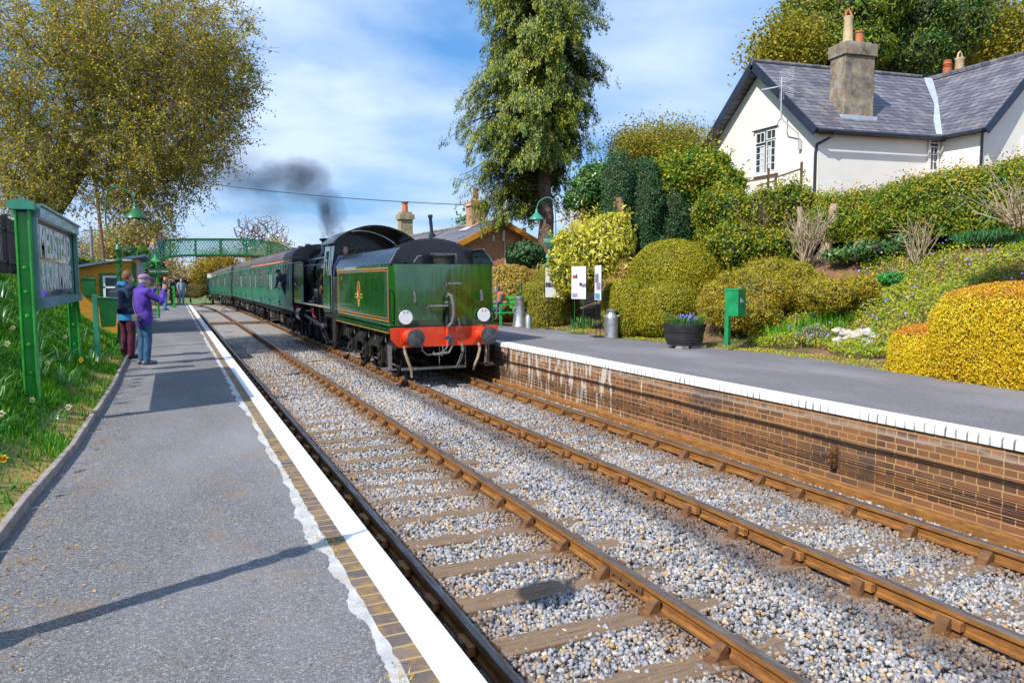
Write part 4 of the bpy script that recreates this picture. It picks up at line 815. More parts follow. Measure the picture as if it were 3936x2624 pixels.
trunkp([at(1887,600,18.9),at(1905,545,18.9),at(1912,490,18.8),at(1917,470,18.8)], [0.16,0.12,0.11,0.10]); trunkp([at(1960,595,18.3),at(1985,545,18.3),at(1990,500,18.3),at(1989,470,18.3)], [0.18,0.14,0.12,0.1])
trunkp([at(1987,545,18.3),at(2010,535,18.2),at(2017,500,18.2)], [0.11,0.1,0.09]); trunkp([at(2008,540,18.2),at(2060,515,18)], [0.05,0.025]); trunkp([at(1825,580,19.2),at(1838,500,19.1),at(1836,475,19.1)], [0.07,0.06,0.06])
pass
# ivy and growth below and behind the trunks
bush('ivy_bank', 'dark ivy growing between and behind the hedge trunks', [((14.9,y,3.2+0.1*math.sin(y*3)),(0.7,0.8,1.0)) for y in np.arange(4,20,1.2)], 0.075, 1000, LEAF_IVY, (14.9,12,2.9), seed=19, amp=0.15, shell=0.2, aspect=0.75, spread=0.8, core=0.86)
bush('ivy_patch', 'patch of trailing ivy on the soil below the hedge trunks', [B(2010,575,70,22,17.2,0.5),B(1930,585,35,18,17.6,0.4),B(2080,560,40,25,17,0.5)], 0.07, 500, LEAF_IVY, tuple(at(2010,600,17.2)), seed=20, amp=0.2, shell=0.3, aspect=0.75, spread=0.6, core=0.7)
bush('wild_shrub', 'tangled light green shrub with bare stems left of the hedge trunks', fluff([B(1660,490,50,48,21,0.9),B(1740,500,50,52,20.4,0.9),B(1800,480,42,60,20,0.8),B(1690,570,60,54,20.4,0.9),B(1780,570,50,44,19.6,0.7)], 80, 6), 0.07, 1100, LEAF_HEDGE, tuple(at(1720,620,20.4)), seed=21, amp=0.2, shell=0.32, aspect=0.6, spread=1.0, core=0.8)
def twigs(name, label, base, top_u, n, dist, col, hgt, spread_u, r=0.01, cat='shrub'):
    t = thing(name, label, cat, tuple(base)); r_ = np.random.default_rng(int(top_u)); A, Bv, ra, rb_ = [], [], [], []
    for i in range(n):
        a = base + np.array([r_.normal()*0.06, r_.normal()*0.06, 0]); d = np.array([r_.normal()*spread_u, r_.normal()*spread_u, hgt*r_.uniform(0.6,1.05)]); q = a.copy()
        for j in range(4):
            b = q + d/4 + r_.normal(size=3)*0.035; A.append(q); Bv.append(b); ra.append(r*(1.25-j*0.25)); rb_.append(r*(1.0-j*0.25)); q2 = b
            if j >= 1:
                e = b + d/5 + r_.normal(size=3)*0.12; A.append(b); Bv.append(e); ra.append(r*0.5); rb_.append(r*0.25)
            q = q2
    sticks('stems', np.array(A), np.array(Bv), np.array(ra), np.array(rb_), col, t, 5); return t
twigs('bare_shrub', 'dense bundle of pale leafless stems left of the hedge trunks', at(1850,600,18.2), 1850, 70, 18.2, M_BARKL, 1.05, 0.28, 0.014)
twigs('bare_shrub', 'fan shaped leafless shrub in front of the ivy under the hedge', ongr(2108,608), 2105, 26, 15.6, M_BARKL, 0.95, 0.22, 0.012)
twigs('bare_shrub', 'tangle of dead grey twigs at the top right of the bank', at(2335,525,12.4), 2335, 40, 12.4, M_BARKL, 0.75, 0.45, 0.012)
twigs('bare_shrub', 'thin brown stems of the wild shrub left of the hedge', at(1760,590,19.6), 1760, 16, 19.6, M_BARKR, 1.6, 0.5, 0.014)
# low planting on the bank (periwinkle) and edging
def carpet(name, label, poly_fn, n, size, mat, lift, seed, aspect=0.6, spread=0.7, kind='stuff'):
    r = np.random.default_rng(seed); X = r.uniform(8.6, 16, n*3); Y = r.uniform(1, 22, n*3); k = poly_fn(X, Y, r.uniform(size=n*3)); X, Y = X[k][:n], Y[k][:n]
    Z = np.array([zr(x, y) for x, y in zip(X, Y)]); m = np.sin(X*2.7+Y*1.9)*np.sin(Y*2.3-X)*0.5+0.5; Z = Z + lift*(0.35+0.9*m)*r.uniform(0.3, 1.0, len(X))
    P = np.stack([X,Y,Z],1); N = np.tile(np.array([-0.45,-0.1,0.9]), (len(X),1)); o = leaves(name, P, N, size, mat, aspect, None, spread); o['kind'] = kind; return o
ex_ = np.vectorize(edge_x)
carpet('periwinkle_cover', '', lambda x, y, u: (x-ex_(y) > 0.55+0.2*np.sin(y*3)) & (y < 12.6-(x-9.5)*0.05+0.5*np.sin(x*2)) & (x < 14.6) & ((x < 13.0)|(y < 9.5)|(u < 0.25)), 90000, 0.05, leafmat('periwinkle_leaf', [(0.04,0.13,0.02),(0.13,0.24,0.025),(0.27,0.32,0.03),(0.42,0.38,0.03),(0.07,0.2,0.07)]), 0.24, 22)
P = np.stack([rng.uniform(9.6,13.5,260), rng.uniform(5,12.3,260)],1); Z = np.array([zr(a,b)+0.24 for a,b in P]); P = np.column_stack([P,Z]); o = leaves('periwinkle_flowers', P, np.tile([-0.5,-0.6,0.5],(260,1)), 0.05, plain('blue_flower', (0.25,0.25,0.75), 0.6), 0.9, None, 0.4); o['kind'] = 'stuff'
carpet('moss_edging', '', lambda x, y, u: (x-ex_(y) > -0.04) & (x-ex_(y) < 0.42+0.1*np.sin(y*2.1)) & (y > 8.2) & (y < 21), 42000, 0.03, leafmat('moss_leaf', [(0.10,0.19,0.015),(0.28,0.33,0.02),(0.42,0.42,0.03),(0.36,0.24,0.06)]), 0.05, 23)
carpet('ground_plants', '', lambda x, y, u: (x-ex_(y) > 0.35) & (x-ex_(y) < 1.6) & (y > 11.5) & (y < 18) & (u < 0.5), 16000, 0.055, leafmat('plant_leaf', [(0.03,0.11,0.015),(0.08,0.2,0.03),(0.2,0.3,0.05)]), 0.14, 24, 0.3)
bush('lavender_mound', 'grey green lavender mound beside the white stones', [(ongr(1868,790)+np.array([0.1,0.1,0.12]),(0.42,0.4,0.24))], 0.05, 2600, leafmat('lavender_leaf', [(0.16,0.2,0.13),(0.3,0.36,0.28),(0.36,0.3,0.25)]), tuple(ongr(1868,790)), seed=25, amp=0.15, shell=0.2, aspect=0.2, spread=0.5, hang=-1.0, core=0.85)
bush('green_clump', 'small bright green leafy clump on the bare soil high on the bank', [(ongr(2050,648)+np.array([0,0,0.05]),(0.34,0.3,0.15))], 0.05, 2200, leafmat('bright_leaf', [(0.03,0.2,0.05),(0.06,0.32,0.08)]), tuple(ongr(2050,648)), seed=26, amp=0.2, shell=0.2, core=0.85)
bush('grassy_clump', 'tuft of long blue green grass at the top right of the bank', [B(2270,545,75,14,13.2,0.5)], 0.16, 700, leafmat('bluegrass', [(0.03,0.14,0.06),(0.07,0.24,0.09)]), tuple(at(2270,560,13.2)), seed=27, amp=0.2, shell=0.3, aspect=0.08, spread=0.6, hang=-2.5, core=0.8)
def blades(name, label, base, n, rad, h, mat, w=0.02, lean=0.35, cat='plant', seed=1, group=None):
    t = thing(name, label, cat, tuple(base), group); r = np.random.default_rng(seed); V = []; Fc = []
    for i in range(n):
        a = r.uniform(0, 6.28); q = rad*math.sqrt(r.uniform()); p = np.array(base)+np.array([q*math.cos(a), q*math.sin(a), -0.02]); hh = h*r.uniform(0.6, 1.1); l = np.array([math.cos(a), math.sin(a), 0])*lean*hh*r.uniform(0.4, 1.6)
        s = np.array([-math.sin(a), math.cos(a), 0])*w/2; b = len(V)
        mid = p+l*0.35+np.array([0,0,hh*0.65]); tip = p+l*1.2+np.array([0,0,hh*r.uniform(0.75,1.0)])
        V += [p-s, p+s, mid+s*0.9, mid-s*0.9, tip+s*0.15, tip-s*0.15]; Fc += [(b,b+1,b+2,b+3),(b+3,b+2,b+4,b+5)]
    npmesh('leaves', V, Fc, mat, t); return t
LEAF_IRIS = leafmat('iris_leaf', [(0.03,0.17,0.015),(0.10,0.32,0.03),(0.2,0.42,0.04)], 0.3)
for i, (u, v, d) in enumerate(((1785,783,0),(1830,768,0),(1875,755,0),(1925,752,0))): blades('iris_clump', 'clump of bright green sword leaves beside the loose shrub', ongr(u,v), 70, 0.32, 0.42, LEAF_IRIS, 0.028, 0.3, 'plant', 30+i, 'iris clumps at the foot of the shrubs')
for i, (u, v, d) in enumerate(((1358,752,0),(1415,757,0),(1330,752,0))): blades('bulb_clump', 'clump of narrow blue green leaves beside the poster boards', ongr(u,v), 90, 0.3, 0.36, leafmat('bulb_leaf', [(0.05,0.17,0.05),(0.14,0.3,0.12)]), 0.018, 0.45, 'plant', 40+i, 'bulb clumps beside the poster boards')
# white stones
r = random.Random(3)
for i in range(26):
    u = r.uniform(1920, 2018); v = r.uniform(768, 800); p = ongr(u, v); p[2] += r.uniform(0.02,0.10); s = r.uniform(0.05,0.10)
    V = ICO2[0]*np.array([s*r.uniform(0.9,1.5), s*r.uniform(0.8,1.2), s*r.uniform(0.6,0.9)]); V *= (1+0.18*np.random.default_rng(i).normal(size=(len(V),1))); o = npmesh('rockery_stone', V, ICO2[1], plain('pale_flint', (0.52,0.46,0.38), 0.85, var=0.25, scale=9)); o.location = p
    tag(o, 'pale flint stone piled in the small rockery beside the low golden hedge', 'stone', 'pale stones of the rockery')
# the tall conifer
def conifer():
    t = thing('tall_conifer', 'very tall conifer with drooping yellow tipped sprays behind the platform lamp', 'conifer tree', tuple(at(1270,640,28.5)))
    D_ = 28.5; tk = [at(1272,640,D_), at(1262,600,D_), at(1252,560,D_), at(1256,500,D_), at(1250,430,D_), at(1248,360,D_), at(1245,250,D_), at(1240,100,D_), at(1235,-60,D_)]
    mb = MB(); mb.tube(tk, [0.36,0.33,0.30,0.27,0.25,0.23,0.19,0.15,0.08], 12); build('trunk', mb, M_BARK, t)
    prof = [(-60,1120,1370),(0,1083,1388),(60,1088,1392),(110,1085,1394),(170,1092,1385),(230,1040,1362),(290,1040,1350),(340,1068,1350),(400,1062,1318),(440,1070,1330),(480,1092,1325),(530,1105,1300),(565,1150,1275)]
    r = np.random.default_rng(5); A, Bv, ra, rb_ = [], [], [], []; P, N, H = [], [], []
    vs = np.array([p[0] for p in prof])
    for i in range(430):
        v = r.uniform(-60, 500); lo = np.interp(v, vs, [p[1] for p in prof]); hi = np.interp(v, vs, [p[2] for p in prof]); uc = 1248
        az = r.uniform(0, 2*math.pi); side = math.cos(az); ext = (hi-uc) if side > 0 else (uc-lo); L = pxm(max(25, ext), D_)*r.uniform(0.55, 1.06)
        if side > 0 and r.uniform() < 0.30: continue
        if v > 330 and side > -0.25 and r.uniform() < (v-330)/150: continue
        if math.sin(az) < 0 and v > 380 and abs(side) < 0.8: continue
        base = at(1248+ (6 if v > 400 else 0), v-18, D_); dirv = _r2*side + np.array([_f[0], _f[1], 0])*math.sin(az)*0.85; dirv = dirv/np.linalg.norm(dirv)
        L *= 1.0 if abs(side) > 0.5 else 0.85; prev = base; m = 9
        for j in range(1, m+1):
            q = j/m; p = base + dirv*L*q + np.array([0,0, 0.12*L*math.sin(q*2.2) - 0.30*L*q*q]) + r.normal(size=3)*0.05
            A.append(prev); Bv.append(p); ra.append(0.045*(1.1-q)+0.01); rb_.append(0.04*(1.0-q)+0.008)
            if q > 0.22:
                for s in range(3 if q > 0.5 else 2):   # hanging sprays along the branch
                    c = p + np.array([r.normal()*0.16, r.normal()*0.16, -0.02]) ; hl = r.uniform(0.25, 0.7); k = 40; tt = r.uniform(0, 1, k)**0.8
                    wv = r.normal(size=(k,3))*np.array([0.085,0.085,0.05])*(1.1-0.75*tt[:,None]); out = dirv*0.16*tt[:,None]
                    P.append(c + out + wv - np.stack([0*tt,0*tt,hl*tt],1)); N.append(np.tile(dirv+np.array([-0.3,-0.3,0.4]), (k,1)))
            prev = p
    sticks('branches', np.array(A), np.array(Bv), np.array(ra), np.array(rb_), M_BARK, t, 5)
    P = np.concatenate(P); N = np.concatenate(N)
    leaves('foliage', P, N, 0.11, leafmat('conifer_spray', [(0.010,0.045,0.022),(0.018,0.07,0.022),(0.07,0.13,0.015),(0.26,0.26,0.015),(0.42,0.36,0.03)], 0.2, clump=1.6), 0.34, t, 0.35, hang=1.2)
    print('conifer leaves', len(P))
conifer()
# conifers behind the cottage
def wall_conifer(name, label, blobs, seed, mat, size=0.22, dens=130, base=(0,0,3), core=0.86, shell=0.16):
    return bush(name, label, fluff(blobs, 60, seed, 0.15, 0.35), size, dens, mat, base, amp=0.12, shell=shell, seed=seed, aspect=0.35, spread=0.7, core=core, hang=0.6, cat='conifer tree')
LEAF_CF = leafmat('cypress_leaf', [(0.02,0.07,0.015),(0.05,0.12,0.012),(0.15,0.20,0.015),(0.28,0.27,0.02)], 0.2, clump=0.8)
wall_conifer('cypress_tree', 'big yellow green cypress directly behind the cottage chimney', [B(1900,60,75,120,44,3.5),B(1860,100,55,80,44,3),B(1960,20,90,90,45,3.5),B(1930,130,80,60,43,3)], 51, LEAF_CF, base=tuple(at(1900,300,44)))
wall_conifer('cypress_tree', 'dark green cypress behind the cottage between its two ridges', [B(2060,60,60,120,46,3.2),B(2110,30,60,130,47,3.2),B(2150,70,70,100,46,3.2),B(2060,140,70,60,45,3)], 52, leafmat('cypress_dark', [(0.012,0.055,0.02),(0.025,0.09,0.02),(0.08,0.14,0.02),(0.2,0.21,0.02)], 0.2, clump=0.8), base=tuple(at(2100,300,46)))
def airy(name, label, blobs, base_pts, nt_, nl, lsize, mat, bark, seed, jit=0.45, rmax=0.3, seg=0.7):
    t = thing(name, label, 'tree', tuple(base_pts[0])); tg = in_blobs(blobs, nt_, seed); ps, pr_, rr_, en = skeleton(base_pts, tg, seg, 0.14, seed=seed)
    limbs_mesh('branches', ps, pr_, rr_, bark, t, rmax)
    if nl: r = np.random.default_rng(seed); k = r.integers(0, len(en), nl); P = ps[en[k]] + r.normal(size=(nl,3))*jit; leaves('foliage', P, r.normal(size=(nl,3)), lsize, mat, 0.6, t, 0.5)
    return t
airy('airy_tree', 'sparse yellow leaved tree behind the cottage at the right edge', [B(2270,70,85,95,50,3.5),B(2210,110,50,60,50,3),B(2330,120,50,60,50,3)], [at(2270,330,50),at(2275,220,50),at(2280,150,50)], 420, 15000, 0.24, LEAF_OLIVE, M_BARK, 53, 0.8)
airy('airy_tree', 'sparse small leaved tree left of the cypress behind the cottage gable', [B(1800,110,50,55,42,2.5),B(1775,130,26,30,42,2)], [at(1830,300,42),at(1825,200,42),at(1815,160,42)], 200, 7500, 0.2, LEAF_OLIVE, M_BARK, 54, 0.55)
# ================================================================ the train
XC = 3.93                                            # track centre
def mk_loco_green():
    t = NT('engine_green'); n = t.noise(1.6, 5); c = t.ramp(n, [(0.3, (0.005,0.055,0.008)), (0.6, (0.010,0.095,0.010)), (0.8, (0.028,0.125,0.010))])
    c = t.mix(t.ramp(t.noise(3.0, 4, t.mapp(t.pos(), (1, 1, 0.35))), [(0.55, 0.0), (0.72, 0.35)]), c, (0.055,0.07,0.01))
    return t.done(c, t.ramp(t.noise(5, 4), [(0.3, 0.04), (0.7, 0.14)]), 0.0, t.bump(t.noise(1.3, 3, t.mapp(t.pos(), (2, 3.2, 0.25))), 0.05, 0.5), 1.0, 1.0)
M_GREEN = mk_loco_green()
M_BLACK = plain('engine_black', (0.014,0.016,0.022), 0.28, 0.1, var=0.4, scale=4, coat=0.3); M_GRIME = plain('grimy_black', (0.025,0.022,0.02), 0.6, 0.2, var=0.6, scale=9, bump=0.4)
M_RED = plain('buffer_beam_red', (0.72,0.055,0.012), 0.35, var=0.12, scale=5, coat=0.3); M_STEEL = plain('worn_steel', (0.30,0.29,0.28), 0.4, 0.7, var=0.4, scale=14)
M_DISC = mk_white('white_disc_paint', 0.70); M_LINE = plain('orange_lining', (0.62,0.26,0.03), 0.4, var=0.05); M_HOSE = plain('hose_grey', (0.16,0.15,0.14), 0.6, var=0.3, scale=20); M_HOSE2 = plain('hose_tan', (0.36,0.27,0.17), 0.7, var=0.3, scale=12)
def bx(name, m, par, *b, bevel=0, sm=0):
    mb = MB(); mb.box(*b); return build(name, mb, m, par, sm, bevel)
def ty(name, m, par, pts, r, n=8):
    mb = MB(); mb.tube(pts, r, n); return build(name, mb, m, par)
YB = 16.30                                           # buffer beam
tn = thing('tender', 'glossy green engine tender with red buffer beam and two white discs', 'tender', (XC, YB, 0))
hw = 1.255; x0, x1 = XC-hw, XC+hw; zb, zt = 1.27, 2.66; yf = 22.3
# body with rounded rear corners
def rplan(x0, x1, y0, y1, r, k=5):
    pts = []
    for i in range(k+1): a = math.pi/2*i/k; pts.append((x0+r-r*math.cos(a), y0+r-r*math.sin(a)))
    for i in range(k+1): a = math.pi/2*i/k; pts.append((x1-r+r*math.sin(a), y0+r-r*math.cos(a)))
    return pts + [(x1, y1), (x0, y1)]
mb = MB(); mb.prism(rplan(x0, x1, YB+0.05, yf, 0.16), 'z', zb, zt); build('tank', mb, M_GREEN, tn, 30)
bx('running_plate', M_GREEN, tn, x0-0.06, x1+0.06, YB+0.03, yf, 1.11, 1.25); bx('plate_edge', M_LINE, tn, x0-0.063, x0-0.058, YB+0.05, yf, 1.125, 1.14)
mb = MB()
for s in (-1, 1):   # inward curving side rails
    ins = lambda z: 0.0 if z <= zt else (0.10+0.19*((z-zt)/0.36))
    prof = [(0.0,zt),(0.05,zt+0.09),(0.13,zt+0.22),(0.25,zt+0.36)]
    for k in range(3):
        a, b = prof[k], prof[k+1]; X = XC+s*hw
        q = [(X-s*a[0],YB+0.10,a[1]),(X-s*a[0],yf+0.1,a[1]),(X-s*b[0],yf+0.1,b[1]),(X-s*b[0],YB+0.14,b[1])]; mb.slab(q, 0.014*(-s))
    r = build('side_rail', mb, M_BLACK, tn, 60); mb = MB()
    ty('rail_edge', M_STEEL, r, [(XC+s*(hw-p[0]), YB+0.09+0.02*i, p[1]+0.005) for i, p in enumerate(prof)], 0.014, 6)
# arched bulkhead on the tank top
yk = 17.15; pts = [(XC-1.02, zt+0.01), (XC+1.02, zt+0.01)] + [(XC+1.02-2.04*i/20, zt+0.36+0.27*math.sin(math.pi*i/20)**0.9) for i in range(21)]
mb = MB(); mb.prism(pts, 'y', yk, yk+0.03); bk = build('bulkhead', mb, M_BLACK, tn, 0)
mb = MB()
for i in range(27): q = i/26; mb.lathe([(0.011,0),(0.008,-0.01),(0.0,-0.012)], (XC+0.98-1.96*q, yk, zt+0.325+0.265*math.sin(math.pi*q)**0.9), 6, 'y')
tag(build('rivets', mb, M_STEEL, bk), kind='stuff')
mb = MB(); mb.lathe([(0.24,0),(0.24,0.17),(0.27,0.18),(0.27,0.21),(0.1,0.24),(0.0,0.245)], (XC+0.12, YB+0.42, zt), 22, cap=False); fl = build('filler', mb, M_GRIME, tn); bx('filler_clamp', M_STEEL, fl, XC-0.2, XC+0.42, YB+0.39, YB+0.44, zt+0.235, zt+0.262); ty('filler_handle', M_STEEL, fl, [(XC+0.42,YB+0.4,zt),(XC+0.42,YB+0.4,zt+0.26)], 0.018)
ty('vent_pipe', M_STEEL, tn, [(XC-0.62,YB+0.42,zt),(XC-0.58,YB+0.42,zt+0.08),(XC-0.5,YB+0.42,zt+0.19),(XC-0.42,YB+0.4,zt+0.2)], 0.014); bx('gauge_box', M_GRIME, tn, XC-0.8,XC-0.55,YB+0.36,YB+0.5,zt,zt+0.05)
bx('coal_space', M_GRIME, tn, XC-0.95, XC+0.95, yk+0.05, yf, zt-0.02, zt+0.12)
# rear face fittings
bx('lower_band', plain('primer_grey', (0.045,0.07,0.035), 0.4), tn, x0+0.15, x1-0.15, YB+0.043, YB+0.0485, zb, zb+0.13)
for X in (XC-0.94, XC+0.94):
    mb = MB(); mb.lathe([(0.0,-0.012),(0.155,-0.012),(0.16,0.0),(0.155,0.01)], (X, YB-0.03, 1.475+(0.02 if X > XC else 0)), 28, 'y', cap=False); d = build('disc', mb, M_DISC, tn, 40)
    ty('disc_stem', M_GRIME, d, [(X,YB-0.015,1.33),(X,YB-0.015,1.24)], 0.014); mb = MB(); mb.box(X-0.05,X-0.03,YB-0.05,YB-0.04,1.58,1.61); mb.box(X+0.03,X+0.05,YB-0.05,YB-0.04,1.58,1.61); build('disc_clips', mb, M_GRIME, d, 0)
for X, z in ((XC-0.72,1.93),(XC+0.90,1.95),(XC+0.33,1.30)):
    mb = MB(); mb.box(X-0.025,X+0.025,YB+0.025,YB+0.045,z-0.13,z+0.13); mb.box(X-0.018,X+0.018,YB-0.035,YB+0.025,z-0.13,z-0.11); mb.box(X-0.018,X+0.018,YB-0.05,YB-0.035,z-0.13,z+0.05); build('lamp_iron', mb, M_STEEL, tn, 0)
for X, z, wd in ((XC+0.18,2.22,0.15),(XC-0.20,1.72,0.22)):
    mb = MB(); mb.box(X-wd,X+wd,YB-0.16,YB-0.0,z,z+0.022); mb.box(X-wd,X+wd,YB-0.165,YB-0.155,z-0.012,z+0.03); mb.box(X-wd,X-wd+0.02,YB-0.01,YB+0.045,z-0.06,z+0.01); mb.box(X+wd-0.02,X+wd,YB-0.01,YB+0.045,z-0.06,z+0.01); build('step', mb, M_STEEL, tn, 0)
px0 = XC+0.03; ty('standpipe', M_GRIME, tn, [(px0,YB-0.05,1.18),(px0,YB-0.05,1.93)], 0.045, 10)
mb = MB(); mb.tube([(px0,YB-0.05,1.9),(px0+0.02,YB-0.10,1.98),(px0+0.08,YB-0.15,1.93),(px0+0.11,YB-0.17,1.75),(px0+0.12,YB-0.16,1.5),(px0+0.09,YB-0.12,1.33),(px0+0.02,YB-0.08,1.25)], 0.042, 10); h = build('vacuum_hose', mb, M_HOSE, tn)
ty('red_pipe', M_RED, tn, [(px0,YB-0.06,1.22),(px0,YB-0.07,1.0),(px0,YB-0.05,0.80)], 0.042, 10); mb = MB(); mb.lathe([(0.06,-0.02),(0.06,0.02)], (px0,YB-0.05,1.80), 12); mb.lathe([(0.055,-0.02),(0.055,0.02)], (px0+0.02,YB-0.08,1.25), 12); build('hose_clips', mb, M_STEEL, h)
for s in (-1,1):
    X = XC+s*(hw-0.06); ty('grab_rail', M_STEEL if s > 0 else M_BLACK, tn, [(X+s*0.02,YB+0.08,2.07),(X+s*0.09,YB+0.02,2.10),(X+s*0.09,YB+0.02,1.40),(X+s*0.02,YB+0.08,1.37)], 0.016)
# buffer beam
mb = MB(); mb.prism([(XC-1.28,1.245),(XC+1.28,1.245),(XC+1.28,0.98),(XC+1.1,0.80),(XC-1.1,0.80),(XC-1.28,0.98)], 'y', YB, YB+0.03); bb = build('buffer_beam', mb, M_RED, tn, 0)
mb = MB()
for z in (0.90,0.98,1.06,1.14,1.20):
    for X in (-1.12,-1.02,1.02,1.12,-0.72,0.72): mb.lathe([(0.014,0),(0.011,-0.008),(0,-0.012)], (XC+X,YB,z), 6, 'y')
tag(build('bolt_heads', mb, M_RED, bb), kind='stuff')
for s in (-1,1):
    X = XC+s*0.865; zc = 1.045; mb = MB(); mb.lathe([(0.17,0.0),(0.17,-0.03),(0.125,-0.05),(0.115,-0.30),(0.09,-0.31)], (X,YB,zc), 20, 'y'); hs_ = build('buffer', mb, M_RED, tn, 40)
    mb = MB(); mb.lathe([(0.07,-0.28),(0.07,-0.50),(0.19,-0.52),(0.203,-0.535),(0.203,-0.545),(0.12,-0.565),(0.0,-0.572)], (X,YB,zc), 28, 'y', cap=False); build('buffer_head', mb, plain('buffer_steel', (0.075,0.08,0.085), 0.55, 0.3, var=0.6, scale=9, bump=0.3), hs_, 40)
    bx('mount_plate', M_RED, hs_, X-0.2, X-0.13, YB-0.02, YB-0.001, 0.86, 1.2)
mb = MB(); mb.lathe([(0.045,-0.2),(0.03,0.0)], (XC,YB,1.0), 10, 'y'); mb.tube([(XC,YB-0.18,1.0),(XC,YB-0.28,1.05),(XC,YB-0.34,1.01),(XC,YB-0.30,0.92)], 0.035, 8); cp = build('drawhook', mb, plain('blue_steel', (0.05,0.12,0.2), 0.35, 0.5), tn)
def chain(pts, r=0.019): return pts
mb = MB(); mb.tube([(XC-0.02,YB-0.26,0.98),(XC-0.05,YB-0.26,0.80),(XC-0.14,YB-0.24,0.69),(XC-0.34,YB-0.22,0.62),(XC-0.36,YB-0.2,0.70)], 0.02, 8); mb.tube([(XC+0.06,YB-0.26,0.98),(XC+0.08,YB-0.26,0.82),(XC-0.02,YB-0.26,0.66)], 0.02, 8)
mb.tube([(XC-0.12,YB-0.26,0.67),(XC-0.5,YB-0.2,0.63),(XC-0.6,YB-0.15,0.72),(XC-0.6,YB-0.05,0.85)], 0.018, 8); mb.cyl((XC-0.3,YB-0.25,0.64),(XC-0.05,YB-0.26,0.67),0.032,8); mb.tube([(XC-0.16,YB-0.28,0.80),(XC-0.19,YB-0.28,0.60)], 0.012, 6); mb.lathe([(0,-0.03),(0.03,0),(0,0.03)], (XC-0.16,YB-0.28,0.81), 8, cap=False); build('screw_coupling', mb, M_STEEL, cp)
for (X, bot, m) in ((XC-0.98,0.12,M_HOSE2),(XC+0.40,0.30,M_HOSE),(XC+0.82,0.22,M_HOSE2)):
    s = 1 if X < XC else -1; mb = MB(); mb.tube([(X,YB+0.02,0.84),(X,YB-0.06,0.70),(X+s*0.06,YB-0.08,0.5),(X+s*0.14,YB-0.06,0.32),(X+s*0.16,YB-0.04,bot)], [0.03,0.034,0.036,0.032,0.026], 8); h = build('heating_hose', mb, m, tn); mb = MB(); mb.lathe([(0.04,-0.03),(0.04,0.03)], (X,YB-0.03,0.76), 10); build('hose_clip', mb, M_STEEL, h)
ty('pull_rod', M_STEEL, tn, [(XC-0.12,YB+0.1,0.8),(XC-0.12,YB+0.1,0.34)], 0.012); ty('pull_rod', M_STEEL, tn, [(XC+0.52,YB+0.1,0.8),(XC+0.52,YB+0.1,0.34)], 0.012)
bx('cross_stay', M_STEEL, tn, XC-0.95, XC+0.62, YB+0.32, YB+0.37, 0.24, 0.30); bx('guard_step', M_STEEL, tn, XC+1.0, XC+1.2, YB+0.05, YB+0.2, 0.34, 0.36); bx('step_hanger', M_HOSE2, tn, XC+1.0, XC+1.05, YB+0.05, YB+0.09, 0.34, 0.82)
# underframe, axle boxes, springs, wheels
for s in (-1,1):
    X = XC+s*1.08; mb = MB(); pr = [(YB+0.1,1.1),(yf,1.1),(yf,0.72)]
    for yy in (21.0, 19.35, 17.7): pr += [(yy+0.42,0.66),(yy+0.33,0.30),(yy+0.22,0.30),(yy+0.2,0.62),(yy-0.2,0.62),(yy-0.22,0.30),(yy-0.33,0.30),(yy-0.42,0.66)]
    pr += [(YB+0.35,0.70),(YB+0.1,0.85)]; mb.prism(pr, 'x', X-0.012, X+0.012); fr = build('frame_plate', mb, M_GRIME, tn, 0)
    for yy in (17.7, 19.35, 21.0):
        mb = MB(); mb.box(X+s*0.02-0.07,X+s*0.02+0.07+0.05*s,yy-0.13,yy+0.13,0.36,0.66); mb.lathe([(0.085,-0.02),(0.09,0.02)], (X+s*0.13,yy,0.5), 12, 'x'); mb.box(X+s*0.1-0.03,X+s*0.1+0.05,yy-0.1,yy+0.1,0.30,0.36); build('axle_box', mb, M_GRIME, tn, 30, 0.01)
        mb = MB()
        for k in range(7): L = 0.52-0.065*k; z = 0.96-0.026*k; mb.prism([(yy-L,z+0.02+0.05*(L/0.52)**2),(yy-L*0.5,z+0.02+0.012),(yy,z+0.02),(yy+L*0.5,z+0.032),(yy+L,z+0.02+0.05*(L/0.52)**2),(yy+L,z+0.05*(L/0.52)**2),(yy,z),(yy-L,z+0.05*(L/0.52)**2)], 'x', X+s*0.03, X+s*0.12)
        mb.box(X+s*0.02,X+s*0.14,yy-0.06,yy+0.06,0.66,0.99); build('leaf_spring', mb, M_GRIME, tn, 0)
        for q in (-0.5,0.5): ty('spring_hanger', M_STEEL, tn, [(X+s*0.08,yy+q,1.1),(X+s*0.08,yy+q,0.86)], 0.018)
    mb = MB(); mb.prism([(YB+0.28,0.82),(YB+0.62,0.82),(YB+0.60,0.30),(YB+0.30,0.30)], 'x', X+s*0.1, X+s*0.12); mb.box(X-0.02,X+s*0.28,YB+0.22,YB+0.66,0.27,0.30); build('side_step', mb, M_STEEL, tn, 0)
    ty('brake_rod', M_STEEL, tn, [(X-s*0.1,YB+0.5,0.33),(X-s*0.1,yf,0.33)], 0.02)
